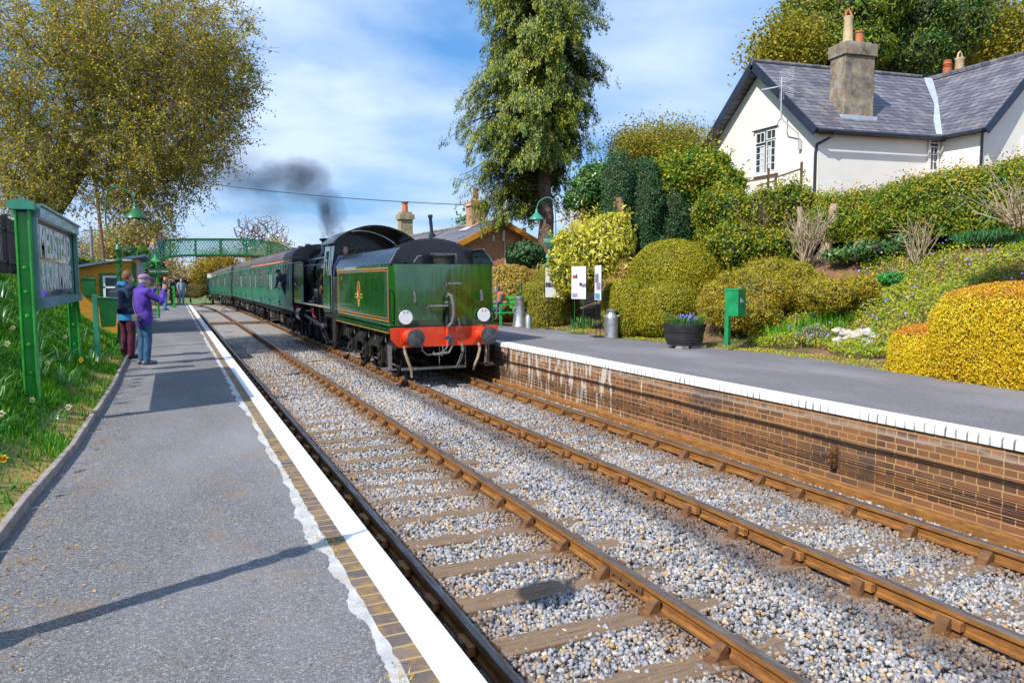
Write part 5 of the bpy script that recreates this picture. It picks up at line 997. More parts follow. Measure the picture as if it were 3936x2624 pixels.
def wheel(par, y, r, spokes=14, s=-1, name='wheel', m=None, xo=0.7525, bal=True):
    X = XC+s*xo; o = s*0.065; mb = MB()
    mb.lathe([(r-0.075,-0.06),(r,-0.06),(r+0.028,-0.055),(r+0.028,-0.03),(r,-0.022),(r-0.004,0.065),(r-0.065,0.065)] if s < 0 else [(r-0.075,0.06),(r,0.06),(r+0.028,0.055),(r+0.028,0.03),(r,0.022),(r-0.004,-0.065),(r-0.065,-0.065)], (X,y,r-0.0), 36, 'x', cap=False)
    for i in range(len(mb.v)): 
        if s < 0: mb.v[i] = (2*X-mb.v[i][0], mb.v[i][1], mb.v[i][2])
    mb.cyl((X+0.09*s,y,r),(X-0.09,y,r),0.13 if r > 0.6 else 0.09,14)
    for i in range(spokes): a = 2*math.pi*i/spokes; mb.tube([(X,y+0.1*math.cos(a),r+0.1*math.sin(a)),(X,y+(r-0.05)*math.cos(a),r+(r-0.05)*math.sin(a))], [0.032,0.024], 6)
    if bal and r > 0.8:
        k = 8; mb.prism([(y+(r-0.07)*math.cos(RAD(60+60*i/k)), r+(r-0.07)*math.sin(RAD(60+60*i/k))) for i in range(k+1)], 'x', X-0.05, X+0.05)
    return build(name, mb, m or M_GRIME, par, 35)
for yy in (17.7,19.35,21.0):
    for s in (-1,1): wheel(tn, yy, 0.60, 12, s)
    ty('axle', M_GRIME, tn, [(XC-0.75,yy,0.6),(XC+0.75,yy,0.6)], 0.09, 10)
# lining and crest on the visible side
xs_ = x0-0.004
def liner(y0_, y1_, z0_, z1_, th, m, par):
    mb = MB(); mb.box(xs_,xs_+0.003,y0_,y1_,z0_,z0_+th); mb.box(xs_,xs_+0.003,y0_,y1_,z1_-th,z1_); mb.box(xs_,xs_+0.003,y0_,y0_+th,z0_+th,z1_-th); mb.box(xs_,xs_+0.003,y1_-th,y1_,z0_+th,z1_-th); return build('lining', mb, m, par, 0)
liner(YB+0.25,yf-0.15,zb+0.10,zt-0.07,0.022,M_LINE,tn); liner(YB+0.275,yf-0.175,zb+0.125,zt-0.095,0.035,M_BLACK,tn); liner(YB+0.312,yf-0.212,zb+0.162,zt-0.132,0.014,M_LINE,tn)
M_CREST_R, M_CREST_Y, M_CREST_W = plain('crest_red', (0.5,0.03,0.02), 0.4), plain('crest_gold', (0.65,0.42,0.04), 0.4), plain('crest_white', (0.6,0.6,0.55), 0.4)
cy_ = 19.5; mb = MB(); k = 20
def ring(mb, cy, cz, ry, rz, th, n=22, x=xs_):
    for i in range(n):
        a, b = 2*math.pi*i/n, 2*math.pi*(i+1)/n; mb.prism([(cy+ry*math.cos(a),cz+rz*math.sin(a)),(cy+(ry-th)*math.cos(a),cz+(rz-th)*math.sin(a)),(cy+(ry-th)*math.cos(b),cz+(rz-th)*math.sin(b)),(cy+ry*math.cos(b),cz+rz*math.sin(b))], 'x', x, x+0.003)
ring(mb, cy_, 1.98, 0.17, 0.30, 0.025); ring(mb, cy_, 1.72, 0.10, 0.10, 0.02); 
for i in range(8): a = math.pi*i/4; mb.prism([(cy_+0.01*math.sin(a),1.72-0.01*math.cos(a)),(cy_+0.09*math.cos(a),1.72+0.09*math.sin(a)),(cy_-0.01*math.sin(a),1.72+0.01*math.cos(a))], 'x', xs_-0.001, xs_+0.002)
mb.box(xs_,xs_+0.003,cy_-0.42,cy_-0.2,1.93,1.955); mb.box(xs_,xs_+0.003,cy_+0.2,cy_+0.42,1.93,1.955); mb.box(xs_,xs_+0.003,cy_-0.42,cy_-0.2,1.85,1.875); mb.box(xs_,xs_+0.003,cy_+0.2,cy_+0.42,1.85,1.875); cr_ = build('crest', mb, M_CREST_Y, tn, 0)
mb = MB(); mb.prism([(cy_-0.10,1.82),(cy_-0.02,1.86),(cy_+0.10,1.82),(cy_+0.07,1.95),(cy_+0.10,2.08),(cy_+0.02,2.2),(cy_-0.07,2.2),(cy_-0.09,2.05),(cy_-0.05,1.95)], 'x', xs_-0.002, xs_+0.001); build('lion', mb, M_CREST_R, cr_, 0)
mb = MB(); mb.prism([(cy_+0.02,1.85),(cy_+0.10,1.88),(cy_+0.12,2.0),(cy_+0.05,2.02)], 'x', xs_-0.003, xs_-0.0021); build('scroll', mb, M_CREST_W, cr_, 0)
# ================================================================ locomotive
lo = thing('steam_locomotive', 'green and black steam engine coupled between the tender and the coaches', 'steam engine', (XC, 26, 0))
cy0, cy1 = 22.75, 24.6; cw = 1.22
def arcroof(zc, w, rise, n=20, zs=3.42): return [(XC+w-2*w*i/n, zs+rise*math.sin(math.pi*i/n)**0.75) for i in range(n+1)]
ar = arcroof(0, 1.28, 0.52)
mb = MB()
for i in range(len(ar)-1):
    a, b = ar[i], ar[i+1]; mb.slab([(a[0],cy0-0.25,a[1]),(a[0],cy1+0.05,a[1]),(b[0],cy1+0.05,b[1]),(b[0],cy0-0.25,b[1])], 0.03)
build('cab_roof', mb, M_BLACK, lo, 60)
mb = MB(); mb.tube([(a[0],cy0-0.25,a[1]) for a in ar], 0.02, 6); build('roof_rim', mb, M_BLACK, lo)
for s in (-1,1):
    X = XC+s*cw; mb = MB(); sy = -s
    # side sheet: lower half vertical, upper half with window opening, leaning in
    for (a0,a1,b0,b1) in ((cy0+0.75,cy1,1.3,2.45),(cy0+0.95,cy0+1.1,2.45,3.42),(cy1-0.25,cy1,2.45,3.42),(cy0+1.1,cy1-0.25,3.2,3.42)):
        i0 = 0.0 if b0 < 2.4 else (b0-2.45)*0.10; i1 = 0.0 if b1 < 2.5 else (b1-2.45)*0.10; mb.slab([(X-s*i0,a0,b0),(X-s*i0,a1,b0),(X-s*i1,a1,b1),(X-s*i1,a0,b1)], 0.02*(-s))
    build('cab_side', mb, M_GREEN, lo, 0)
    mb = MB(); mb.slab([(X-s*0.0-s*0.01,cy0+0.55,2.45),(X-s*0.01,cy0+0.95,2.45),(X-s*0.11,cy0+0.95,3.42),(X-s*0.11,cy0+0.35,3.42)], 0.02*(-s)); cs = build('cab_wing', mb, plain('sky_black', (0.03,0.035,0.05), 0.12, 0.0, coat=0.5), lo, 0)
    mb = MB(); mb.tube([(X-s*0.0,cy0+0.6,2.55),(X-s*0.01,cy0+0.9,2.55),(X-s*0.09,cy0+0.9,3.3),(X-s*0.09,cy0+0.48,3.3),(X,cy0+0.6,2.55)], 0.008, 5); build('beading', mb, M_BLACK, cs)
    ty('hand_pillar', M_STEEL, lo, [(X+s*0.02,cy0+0.45,1.35),(X+s*0.02,cy0+0.42,2.9)], 0.018); bx('cab_step', M_GRIME, lo, X-0.12, X+0.12, cy0+0.15, cy0+0.6, 0.42, 0.45); bx('step_plate', M_GRIME, lo, X-s*0.02-0.01, X-s*0.02+0.01, cy0+0.15, cy0+0.6, 0.42, 1.2)
bx('cab_front', M_BLACK, lo, XC-1.1, XC+1.1, cy1-0.03, cy1, 1.3, 3.5); mb = MB(); mb.prism([(p[0]*0.97+XC*0.03,p[1]-0.04) for p in ar], 'y', cy1-0.028, cy1-0.001); build('cab_front_arch', mb, M_BLACK, lo, 0); bx('cab_door', M_BLACK, lo, XC-1.225, XC-1.205, 22.32, 23.25, 1.2, 2.42); bx('cab_floor', M_GRIME, lo, XC-1.2, XC+1.2, 22.3, cy1, 1.15, 1.3)
mb = MB(); mb.lathe([(0.62,0),(0.62,0.25),(0.5,0.3),(0.0,0.31)], (XC,cy1-0.35,2.2), 24, 'y', cap=False)
bhd = build('boiler_backhead', mb, M_GRIME, lo, 40)
for i, (dx_, dz, r) in enumerate(((0.15,0.85,0.12),(-0.1,0.9,0.07),(-0.45,0.7,0.08),(0.42,0.72,0.08),(0.02,0.62,0.06),(-0.65,0.6,0.06),(0.62,0.95,0.05))):
    mb = MB(); mb.lathe([(r,-0.05),(r,0.0),(0,0.001)], (XC+dx_,cy1-0.42,2.2+dz), 14, 'y'); g = build('gauge', mb, plain('brass', (0.5,0.36,0.12), 0.3, 0.8), lo, 40); mb = MB(); mb.lathe([(0,-0.055),(r*0.85,-0.054)], (XC+dx_,cy1-0.42,2.2+dz), 14, 'y', cap=False); build('dial', mb, plain('dial_glass', (0.5,0.55,0.55), 0.1), g)
for k in range(5): ty('cab_pipe', M_STEEL, lo, [(XC-0.8+0.35*k,cy1-0.3,2.0),(XC-0.75+0.33*k,cy1-0.32,3.1+0.1*math.sin(k)),(XC-0.4+0.2*k,cy1-0.2,3.3)], 0.014, 6)
# boiler, firebox, smokebox
mb = MB(); mb.lathe([(0.86,0),(0.86,1.8),(0.82,1.82),(0.80,4.2)], (XC,cy1,2.55), 32, 'y'); bo = build('boiler', mb, M_GREEN, lo, 40)
mb = MB(); mb.lathe([(0.865,0.0),(0.865,0.03)], (XC,cy1+0.6,2.55), 32, 'y', cap=False); mb.lathe([(0.865,0.0),(0.865,0.03)], (XC,cy1+1.5,2.55), 32, 'y', cap=False); mb.lathe([(0.82,0.0),(0.815,0.03)], (XC,cy1+3.0,2.55), 32, 'y', cap=False); build('boiler_band', mb, M_BLACK, bo)
mb = MB(); mb.lathe([(0.845,0),(0.845,1.6),(0.5,1.66),(0,1.68)], (XC,28.8,2.55), 32, 'y', cap=False); build('smokebox', mb, M_BLACK, lo, 40)
mb = MB(); mb.lathe([(0.42,-0.02),(0.36,0.06),(0.345,0.42),(0.40,0.46),(0.43,0.49),(0.43,0.53),(0.33,0.53),(0.31,0.2)], (XC-0.03,29.5,3.36), 24, cap=False); build('chimney', mb, M_BLACK, lo, 40)
mb = MB(); mb.lathe([(0.36,0),(0.33,0.12),(0.31,0.3),(0.24,0.42),(0.1,0.48),(0,0.49)], (XC,26.9,3.3), 22, cap=False); build('dome', mb, M_GREEN, lo, 60)
mb = MB(); mb.lathe([(0.1,0),(0.1,0.12),(0.05,0.16)], (XC,25.1,3.4), 12); build('safety_valve', mb, plain('brass', (0.5,0.36,0.12)), lo)
for s in (-1,1):
    X = XC+s*1.24; bx('footplate', M_GREEN, lo, min(X,X-s*0.45), max(X,X-s*0.45), cy1, 30.9, 1.42, 1.50); bx('valance_line', M_LINE, lo, X-0.004 if s < 0 else X, X if s < 0 else X+0.004, cy1, 30.9, 1.425, 1.44)
    # smoke deflector
    mb = MB(); mb.slab([(X+s*0.0,28.6,1.52),(X,30.9,1.52),(X-s*0.04,30.85,2.95),(X-s*0.04,28.7,2.95)], 0.015*(-s)); df = build('smoke_deflector', mb, M_GREEN, lo, 0); ty('deflector_rail', M_STEEL, df, [(X+s*0.03,28.75,2.98),(X+s*0.03,30.8,2.98)], 0.018)
    # splashers
    for yy in (25.6, 27.9):
        pts = [(yy+0.98*math.cos(math.pi*i/14), 1.05+0.98*math.sin(math.pi*i/14)) for i in range(15)]; pts = [(a, max(b, 1.5)) for a, b in pts]; mb = MB(); mb.prism(pts, 'x', min(X-s*0.2,X-s*0.45), max(X-s*0.2,X-s*0.45)); build('splasher', mb, M_GREEN, lo, 40)
    ty('handrail', M_STEEL, lo, [(XC+s*0.92,cy1,2.86),(XC+s*0.92,30.2,2.86)], 0.018); ty('ejector_pipe', M_BLACK, lo, [(XC+s*0.84,cy1,3.08),(XC+s*0.82,30.0,3.05)], 0.05)
    for yy in np.arange(cy1+0.4, 30.1, 0.8): ty('rail_stanchion', M_STEEL, lo, [(XC+s*0.80,yy,2.80),(XC+s*0.92,yy,2.86)], 0.014, 5)
    # driving wheels, rods, cylinders
    for yy in (25.5, 27.9): wheel(lo, yy, 0.97, 20, s)
    for yy in (29.2, 30.5): wheel(lo, yy, 0.46, 10, s)
    Xr = XC+s*1.02; mb = MB(); mb.beam((Xr,25.5,0.78),(Xr,27.9,0.78),0.05,0.11); mb.beam((Xr+s*0.06,25.5,0.78),(Xr+s*0.06,29.4,0.98),0.05,0.10); mb.cyl((Xr-0.08,25.5,0.78),(Xr+0.12*s,25.5,0.78),0.09,12); mb.cyl((Xr-0.08,27.9,0.78),(Xr+0.1*s,27.9,0.78),0.08,12); mb.beam((Xr,28.2,1.2),(Xr,30.2,1.1),0.04,0.07); mb.beam((Xr+0.02,27.9,0.9),(Xr+0.02,28.5,1.35),0.05,0.06); build('coupling_rod', mb, M_STEEL, lo, 30)
    mb = MB(); mb.cyl((XC+s*0.98,29.7,1.0),(XC+s*0.98,30.6,1.0),0.30,18); mb.cyl((XC+s*0.98,29.6,1.0),(XC+s*0.98,30.7,1.0),0.2,14); build('cylinder', mb, M_BLACK, lo, 40)
    mb = MB(); mb.tube([(X+s*0.0,26.6,1.36),(X,26.6,1.15),(X+s*0.02,26.3,1.06),(X+s*0.03,26.0,1.05)], 0.03, 8); build('red_lever', mb, M_RED, lo)
    mb = MB(); mb.box(min(X-s*0.1,X-s*0.35),max(X-s*0.1,X-s*0.35),24.9,25.5,1.5,1.85); mb.cyl((X-s*0.25,26.4,1.5),(X-s*0.25,26.4,2.1),0.12,10); mb.cyl((X-s*0.25,26.4,2.1),(X-s*0.25,26.4,2.3),0.16,10); mb.box(min(X-s*0.1,X-s*0.4),max(X-s*0.1,X-s*0.4),26.9,27.4,1.5,1.72); build('footplate_gear', mb, M_GRIME, lo, 30, 0.01)
    ty('copper_pipe', plain('copper', (0.5,0.19,0.07), 0.3, 0.8), lo, [(XC+s*1.05,26.9,1.55),(XC+s*1.0,26.85,2.0),(XC+s*0.9,26.7,2.5)], 0.035); mb = MB(); mb.lathe([(0.0,-0.03),(0.15,-0.03),(0.15,0.03),(0.0,0.03)], (XC+s*1.08,25.9,1.98), 14, 'x', cap=False); build('copper_nameplate_ring', mb, plain('copper', (0.5,0.19,0.07)), lo)
    for k in range(4): bx('brake_gear', M_GRIME, lo, XC+s*0.95-0.04, XC+s*0.95+0.04, 24.2+k*1.6, 24.32+k*1.6, 0.25, 1.2)
    ty('sand_pipe', M_STEEL, lo, [(XC+s*1.0,26.9,1.4),(XC+s*0.95,26.8,0.6),(XC+s*0.8,26.6,0.1)], 0.018)
bx('loco_frame', M_GRIME, lo, XC-0.62, XC+0.62, cy0, 30.9, 0.55, 1.42); bx('front_beam', M_RED, lo, XC-1.2, XC+1.2, 30.9, 30.93, 0.85, 1.3)
# smoke: a soft volume drifting from the chimney
def smoke():
    t = NT('smoke'); P = t.pos(); dens = None
    blobs = [(at(765,540,29.5),0.32,0.45,0.6,14),(at(760,508,30.5),0.42,0.55,0.8,9),(at(748,470,32),0.8,0.7,1.2,4),(at(715,425,34),1.3,1.0,1.6,2.6),(at(660,400,37),1.9,0.95,2.0,2.1),(at(600,415,40),2.2,1.0,2.2,1.0),(at(540,400,44),2.6,1.9,2.6,0.42),(at(490,370,48),2.8,2.6,3.0,0.20),(at(620,470,38),2.0,1.0,2.0,0.30)]
    n = t.n('ShaderNodeTexNoise'); n.inputs['Scale'].default_value = 0.55; n.inputs['Detail'].default_value = 4; t.l(P, n.inputs['Vector'])
    va = t.n('ShaderNodeVectorMath', operation='SUBTRACT'); t.l(n.outputs['Color'], va.inputs[0]); va.inputs[1].default_value = (0.5,0.5,0.5)
    vs = t.n('ShaderNodeVectorMath', operation='SCALE'); t.l(va.outputs[0], vs.inputs[0]); vs.inputs['Scale'].default_value = 2.6
    vp = t.n('ShaderNodeVectorMath', operation='ADD'); t.l(P, vp.inputs[0]); t.l(vs.outputs[0], vp.inputs[1])
    for c, rx, rz, ry, k in blobs:
        rot = t.mapp(vp.outputs[0], (1,1,1), (0,0,0), tuple(-c)); s = t.n('ShaderNodeVectorMath', operation='DIVIDE'); t.l(rot, s.inputs[0]); s.inputs[1].default_value = (rx,ry,rz)
        L = t.n('ShaderNodeVectorMath', operation='LENGTH'); t.l(s.outputs[0], L.inputs[0]); f = t.ramp(L.outputs['Value'], [(0.0,1.0),(0.55,0.45),(1.0,0.0)]); f = t.math('MULTIPLY', f, k*0.62)
        dens = f if dens is None else t.math('ADD', dens, f)
    dens = t.math('MULTIPLY', dens, t.ramp(t.noise(0.9, 6, None, 0.65), [(0.32, 0.15), (0.62, 1.25)]))
    v = t.n('ShaderNodeVolumePrincipled'); v.inputs['Color'].default_value = (0.13,0.15,0.20,1); v.inputs['Anisotropy'].default_value = 0.1; t.l(dens, v.inputs['Density']); t.l(v.outputs[0], t.out.inputs['Volume'])
    pts = np.array([b[0] for b in blobs]); lo_, hi = pts.min(0)-2.6, pts.max(0)+3.2; lo_[2] = 3.92
    mb = MB(); mb.box(lo_[0],hi[0],29.0,hi[1],lo_[2],hi[2]+0.6); o = build('smoke', mb, t.m, None, 0); tag(o, kind='stuff'); return o
smoke()
# ================================================================ coaches
def mk_coach_green():
    t = NT('coach_green'); n = t.noise(1.1, 4); c = t.ramp(n, [(0.3, (0.012,0.15,0.10)), (0.7, (0.02,0.20,0.135))]); x,y,z = t.sep(t.pos()); m = t.ramp(t.math('ADD', z, t.math('MULTIPLY', t.noise(2.4, 5, t.mapp(t.pos(), (1,1,0.3))), 0.9)), [(1.5/3, 0.4), (1.9/3, 0.0)])
    return t.done(t.mix(0.0, c, c), t.ramp(n, [(0.3, 0.22), (0.7, 0.36)]), 0.0, t.bump(t.noise(1.3, 2, t.mapp(t.pos(), (1, 2.0, 0.3))), 0.02, 0.15), 0.4, 0.15)
M_COACH = mk_coach_green(); M_ROOF = plain('coach_roof_grey', (0.10,0.085,0.085), 0.75, var=0.3, scale=2, bump=0.2); M_CPANE = mk_glass('coach_glass', (0.13,0.11,0.11), 0.25); M_STRIPE = plain('orange_stripe', (0.6,0.22,0.12), 0.5); M_SURR = plain('window_surround', (0.01,0.10,0.07), 0.4)
HC = 1.27
def coach(label, y0, y1, seed, first=False):
    t = thing('coach', label, 'railway coach', (XC, y0, 0), 'green coaches behind the engine'); r = random.Random(seed)
    n = 8; Y = [y0+(y1-y0)*i/n for i in range(n+1)]
    def off(y): b = bend(y); return b
    # body shell and roof follow the line
    prof = [(-HC+0.04,1.08),(-HC,1.35),(-HC,2.75),(-HC+0.05,3.16)]
    vs, fs = [], []
    full = prof + [(-p[0],p[1]) for p in prof[::-1]]
    for y in Y: bx_, bz_ = off(y); vs += [(XC+bx_+p[0], y, bz_+p[1]) for p in full]
    k = len(full)
    for j in range(n): fs += [(j*k+i,j*k+i+1,(j+1)*k+i+1,(j+1)*k+i) for i in range(k-1)] + [(j*k+k-1,j*k,(j+1)*k,(j+1)*k+k-1)]
    mb = MB(); mb.add(vs, fs); mb.add([vs[i] for i in range(k)], [tuple(range(k))]); mb.add([vs[n*k+i] for i in range(k)], [tuple(range(k))]); body = build('body', mb, M_COACH, t, 40)
    rp = [(-HC+0.03,3.16)] + [(-(HC-0.03)*math.cos(math.pi*i/14), 3.17+0.60*math.sin(math.pi*i/14)**0.85) for i in range(15)] + [(HC-0.03,3.16)]; vs, fs = [], []
    for y in Y: bx_, bz_ = off(y); vs += [(XC+bx_+p[0], y, bz_+p[1]) for p in rp]
    k = len(rp)
    for j in range(n): fs += [(j*k+i,j*k+i+1,(j+1)*k+i+1,(j+1)*k+i) for i in range(k-1)]
    fs += [tuple(range(k)), tuple(range(n*k+k-1, n*k-1, -1))]; mb = MB(); mb.add(vs, fs); rf = build('roof', mb, M_ROOF, t, 50)
    L = y1-y0; yy = y0+2.2
    while yy < y1-1.5:
        bx_, bz_ = off(yy); mb = MB(); mb.box(XC+bx_-0.35,XC+bx_-0.15,yy-0.12,yy+0.12,3.72+bz_,3.86+bz_); build('roof_vent', mb, M_ROOF, rf, 0); yy += 2.1
    def box_s(name, m, par, ya, yb, za, zb_, d0, d1):
        bx_, bz_ = off((ya+yb)/2); mb = MB(); mb.box(XC+bx_-HC-d1, XC+bx_-HC-d0, ya, yb, za+bz_, zb_+bz_); return build(name, mb, m, par, 0)
    if first or seed == 4: box_s('cant_stripe', M_STRIPE, t, y0+0.05, y1-0.05, 3.06, 3.14, -0.035, 0.012) 
    # windows: sliding top light over a big pane, doors between
    yy = y0+0.35; i = 0; pat = ['n','w','w','w','w','d','w','w','n','n','d','w','w','w','w','d','w','w','n','w','w','d']
    near = y0 < 60
    for c in pat:
        if yy > y1-0.9: break
        if c in 'wn':
            wd = 0.52 if c == 'w' else 0.34; za = 1.98 if c == 'w' else 1.85
            w_ = box_s('window', M_SURR, t, yy, yy+wd, za-0.04, 2.96, -0.005, 0.012); box_s('pane', M_CPANE if c == 'w' else plain('frosted', (0.35,0.38,0.36), 0.5), w_, yy+0.05, yy+wd-0.05, za, 2.60, 0.0125, 0.015)
            if c == 'w': box_s('top_light', M_CPANE, w_, yy+0.05, yy+wd-0.05, 2.65, 2.92, 0.0125, 0.0152)
            yy += wd+0.26
        else:
            d_ = box_s('door', M_COACH, t, yy, yy+0.66, 1.15, 3.0, -0.01, 0.008); w_ = box_s('window', M_SURR, d_, yy+0.1, yy+0.56, 2.0, 2.92, 0.0085, 0.016); box_s('pane', M_CPANE, w_, yy+0.14, yy+0.52, 2.05, 2.88, 0.0165, 0.019)
            mb = MB(); bx_, bz_ = off(yy); X = XC+bx_-HC
            for z in (1.3,1.9,2.6): mb.box(X-0.045,X-0.008,yy-0.03,yy+0.03,z+bz_,z+0.09+bz_)
            build('hinge', mb, M_GRIME, d_, 0); mb = MB(); mb.tube([(X-0.03,yy+0.72,1.75+bz_),(X-0.06,yy+0.72,1.8+bz_),(X-0.06,yy+0.72,2.4+bz_),(X-0.03,yy+0.72,2.45+bz_)], 0.014, 5); mb.tube([(X-0.02,yy+0.6,1.68+bz_),(X-0.05,yy+0.54,1.68+bz_)], 0.018, 5); build('handle', mb, M_STEEL, d_)
            yy += 0.66+0.26
        i += 1
    # step board, underframe, bogies
    bx_, bz_ = off((y0+y1)/2)
    for s in (-1,1):
        X = XC+s*1.12+bx_; mb = MB(); mb.box(X-0.06,X+0.06,y0+0.1,y1-0.1,0.98+bz_,1.08+bz_); mb.box(X+s*0.05-0.08,X+s*0.05+0.08,y0+0.4,y1-0.4,0.90+bz_,0.925+bz_); build('solebar', mb, M_GRIME, t, 0)
        for yc in (y0+2.4, y1-2.4):
            bx2, bz2 = off(yc); X = XC+s*1.02+bx2; mb = MB(); mb.prism([(yc-1.75,0.62),(yc-1.75,0.78),(yc-1.0,0.80),(yc-0.7,0.66),(yc+0.7,0.66),(yc+1.0,0.80),(yc+1.75,0.78),(yc+1.75,0.62),(yc+1.0,0.60),(yc+0.7,0.42),(yc-0.7,0.42),(yc-1.0,0.60)], 'x', X-0.03, X+0.03)
            for q in (-1.3,1.3):
                mb.box(X-0.02,X+s*0.14,yc+q-0.14,yc+q+0.14,0.34,0.66)
                for e in (-0.35,0.35): mb.lathe([(0.07,0),(0.09,0.03),(0.07,0.06),(0.09,0.09),(0.07,0.12),(0.09,0.15),(0.07,0.18)], (X+s*0.06,yc+q+e,0.62), 8)
            for e in range(5): mb.box(X+s*0.02,X+s*0.12,yc-0.5+0.05*e,yc+0.5-0.05*e,0.36-0.03*e+0.12,0.385-0.03*e+0.12)
            mb.v = [(a,b,c+bz2) for a,b,c in mb.v]; build('bogie_frame', mb, M_GRIME, t, 30)
            for q in (-1.3,1.3):
                o = wheel(t, yc+q, 0.46, 0, s, 'bogie_wheel', M_GRIME, bal=False); mb = MB(); mb.lathe([(0.05,0.0),(0.42,0.02),(0.42,-0.02)], (XC+s*0.7525,yc+q,0.46), 20, 'x'); build('wheel_disc', mb, M_GRIME, o)
                if bz2: o.location = (bx2, 0, bz2)
        X = XC+s*1.0+bx_
        yq = y0+4.8; kk = 0
        while yq < y1-5.4:
            w2 = r.uniform(0.5,1.3); h2_ = r.uniform(0.3,0.6); mb = MB(); mb.box(X-0.2,X+0.06 if s > 0 else X+0.2,yq,yq+w2,0.92-h2_+bz_,0.95+bz_) if s > 0 else mb.box(X-0.06,X+0.2,yq,yq+w2,0.92-h2_+bz_,0.95+bz_)
            for e in range(3): mb.box(X-0.075 if s < 0 else X+0.06, X-0.06 if s < 0 else X+0.075, yq+0.04, yq+w2-0.04, 0.92-h2_+0.06+e*h2_/3+bz_, 0.92-h2_+0.1+e*h2_/3+bz_)
            build('underframe_box', mb, M_GRIME if kk % 3 else plain('rusty_box', (0.13,0.09,0.06), 0.8, var=0.4), t, 0); yq += w2+r.uniform(0.3,1.0); kk += 1
        mb = MB(); mb.tube([(X,y0+4.4,0.85+bz_),(X,(y0+y1)/2-1.5,0.45+bz_),(X,(y0+y1)/2+1.5,0.45+bz_),(X,y1-4.4,0.85+bz_)], 0.03, 6); build('truss_rod', mb, M_GRIME, t)
    # gangway end
    for (ye, sg) in ((y0,-1),(y1,1)):
        bx2, bz2 = off(ye); mb = MB(); mb.prism([(XC+bx2-0.55,1.2+bz2),(XC+bx2+0.55,1.2+bz2),(XC+bx2+0.55,3.3+bz2),(XC+bx2+0.35,3.55+bz2),(XC+bx2-0.35,3.55+bz2),(XC+bx2-0.55,3.3+bz2)], 'y', min(ye,ye+sg*0.22), max(ye,ye+sg*0.22)); build('gangway', mb, M_BLK, t, 0)
    if first: mb = MB(); mb.prism([(p[0]*1.004+XC, p[1]) for p in full], 'y', y0-0.03, y0-0.005); build('end_panel', mb, M_BLACK, t, 0)
    return t
coach('first green coach behind the engine, a guard leaning from its window', 31.3, 48.0, 1, True)
coach('second green coach from the engine', 48.35, 64.2, 2)
coach('third green coach from the engine', 64.5, 80.0, 3)
coach('last green coach at the far end of the train', 80.3, 99.5, 4)
# ================================================================ left side
def mk_paint_green(name, c): return plain(name, c, 0.35, var=0.25, scale=5, coat=0.3)
M_BG = mk_paint_green('bright_green_paint', (0.03,0.33,0.035)); M_BG2 = mk_paint_green('sea_green_paint', (0.04,0.27,0.17)); M_DG = mk_paint_green('dark_green_paint', (0.012,0.13,0.03)); M_BENCH = mk_paint_green('bench_green', (0.03,0.42,0.08))
# ---- station name board
sx, sy0, sy1, ztop = -3.13, 9.3, 13.25, 3.13
t = thing('station_sign', 'large green framed glazed station name board on two posts on the grass bank', 'station sign', (sx, 9.3, 1.0))
for y in (sy0, sy1):
    mb = MB(); w_ = 0.068; mb.box(sx-w_,sx-w_+0.02,y-w_,y+w_,0.9,ztop-0.08); mb.box(sx+w_-0.02,sx+w_,y-w_,y+w_,0.9,ztop-0.08); mb.box(sx-w_+0.02,sx+w_-0.02,y-0.012,y+0.012,0.9,ztop-0.1); p_ = build('post', mb, M_BG, t, 0, 0.004)
    mb = MB(); mb.box(sx-0.11,sx+0.11,y-0.11,y+0.11,ztop-0.08,ztop); mb.prism([(sx-0.11,ztop),(sx+0.11,ztop),(sx,ztop+0.03)], 'y', y-0.11, y+0.11); build('cap', mb, M_BG2, p_, 0)
    mb = MB()
    for z in (1.35,1.65,1.95,2.2,2.45): mb.lathe([(0.022,0),(0.018,-0.014),(0,-0.02)], (sx+0.0,y-w_-0.0,z), 8, 'y', cap=False)
    tag(build('bolts', mb, M_BG, p_), kind='stuff')
    mb = MB(); mb.beam((sx+0.02,y+0.14,1.65),(sx+0.02,y+0.02,1.9),0.03,0.04) if y == sy0 else mb.beam((sx+0.09,y-0.3,2.0),(sx+0.09,y-0.1,1.7),0.04,0.05); build('strut', mb, M_BG, p_, 0)
mb = MB(); mb.box(sx-0.12,sx+0.14,sy0+0.131,sy1-0.131,ztop-0.14,ztop-0.02); mb.box(sx-0.14,sx+0.17,sy0+0.131,sy1-0.131,ztop-0.019,ztop); mb.box(sx-0.06,sx+0.14,sy0+0.09,sy1-0.09,2.02,2.12); mb.box(sx+0.06,sx+0.11,sy0+0.09,sy0+0.16,2.121,ztop-0.141); mb.box(sx+0.06,sx+0.11,sy1-0.16,sy1-0.09,2.121,ztop-0.141); build('frame', mb, mk_paint_green('grey_green_paint', (0.12,0.27,0.25)), t, 0)
def mk_board():
    m = NT('sign_board'); c = m.ramp(m.noise(1.6, 4, m.mapp(m.pos(), (1, 1, 2.4))), [(0.3, (0.03,0.10,0.05)), (0.5, (0.07,0.17,0.11)), (0.7, (0.15,0.24,0.22))]); return m.done(c, 0.08, 0.0, m.bump(m.noise(1.5, 2), 0.01, 0.1), 0.9, 0.8)
M_BOARD = mk_board(); bd = bx('board', M_BOARD, t, sx-0.02, sx+0.05, sy0+0.095, sy1-0.095, 2.125, ztop-0.145)
M_LET = plain('white_letters', (0.75,0.77,0.75), 0.35, var=0.1)
text_mesh('lettering', 'MEDSTEAD', 0.50, M_LET, frame_m((sx+0.052, (sy0+sy1)/2+0.06, 2.74), (0,1,0), (1,0,0)), bd, 0.003, bold=0.008, sx=1.12)
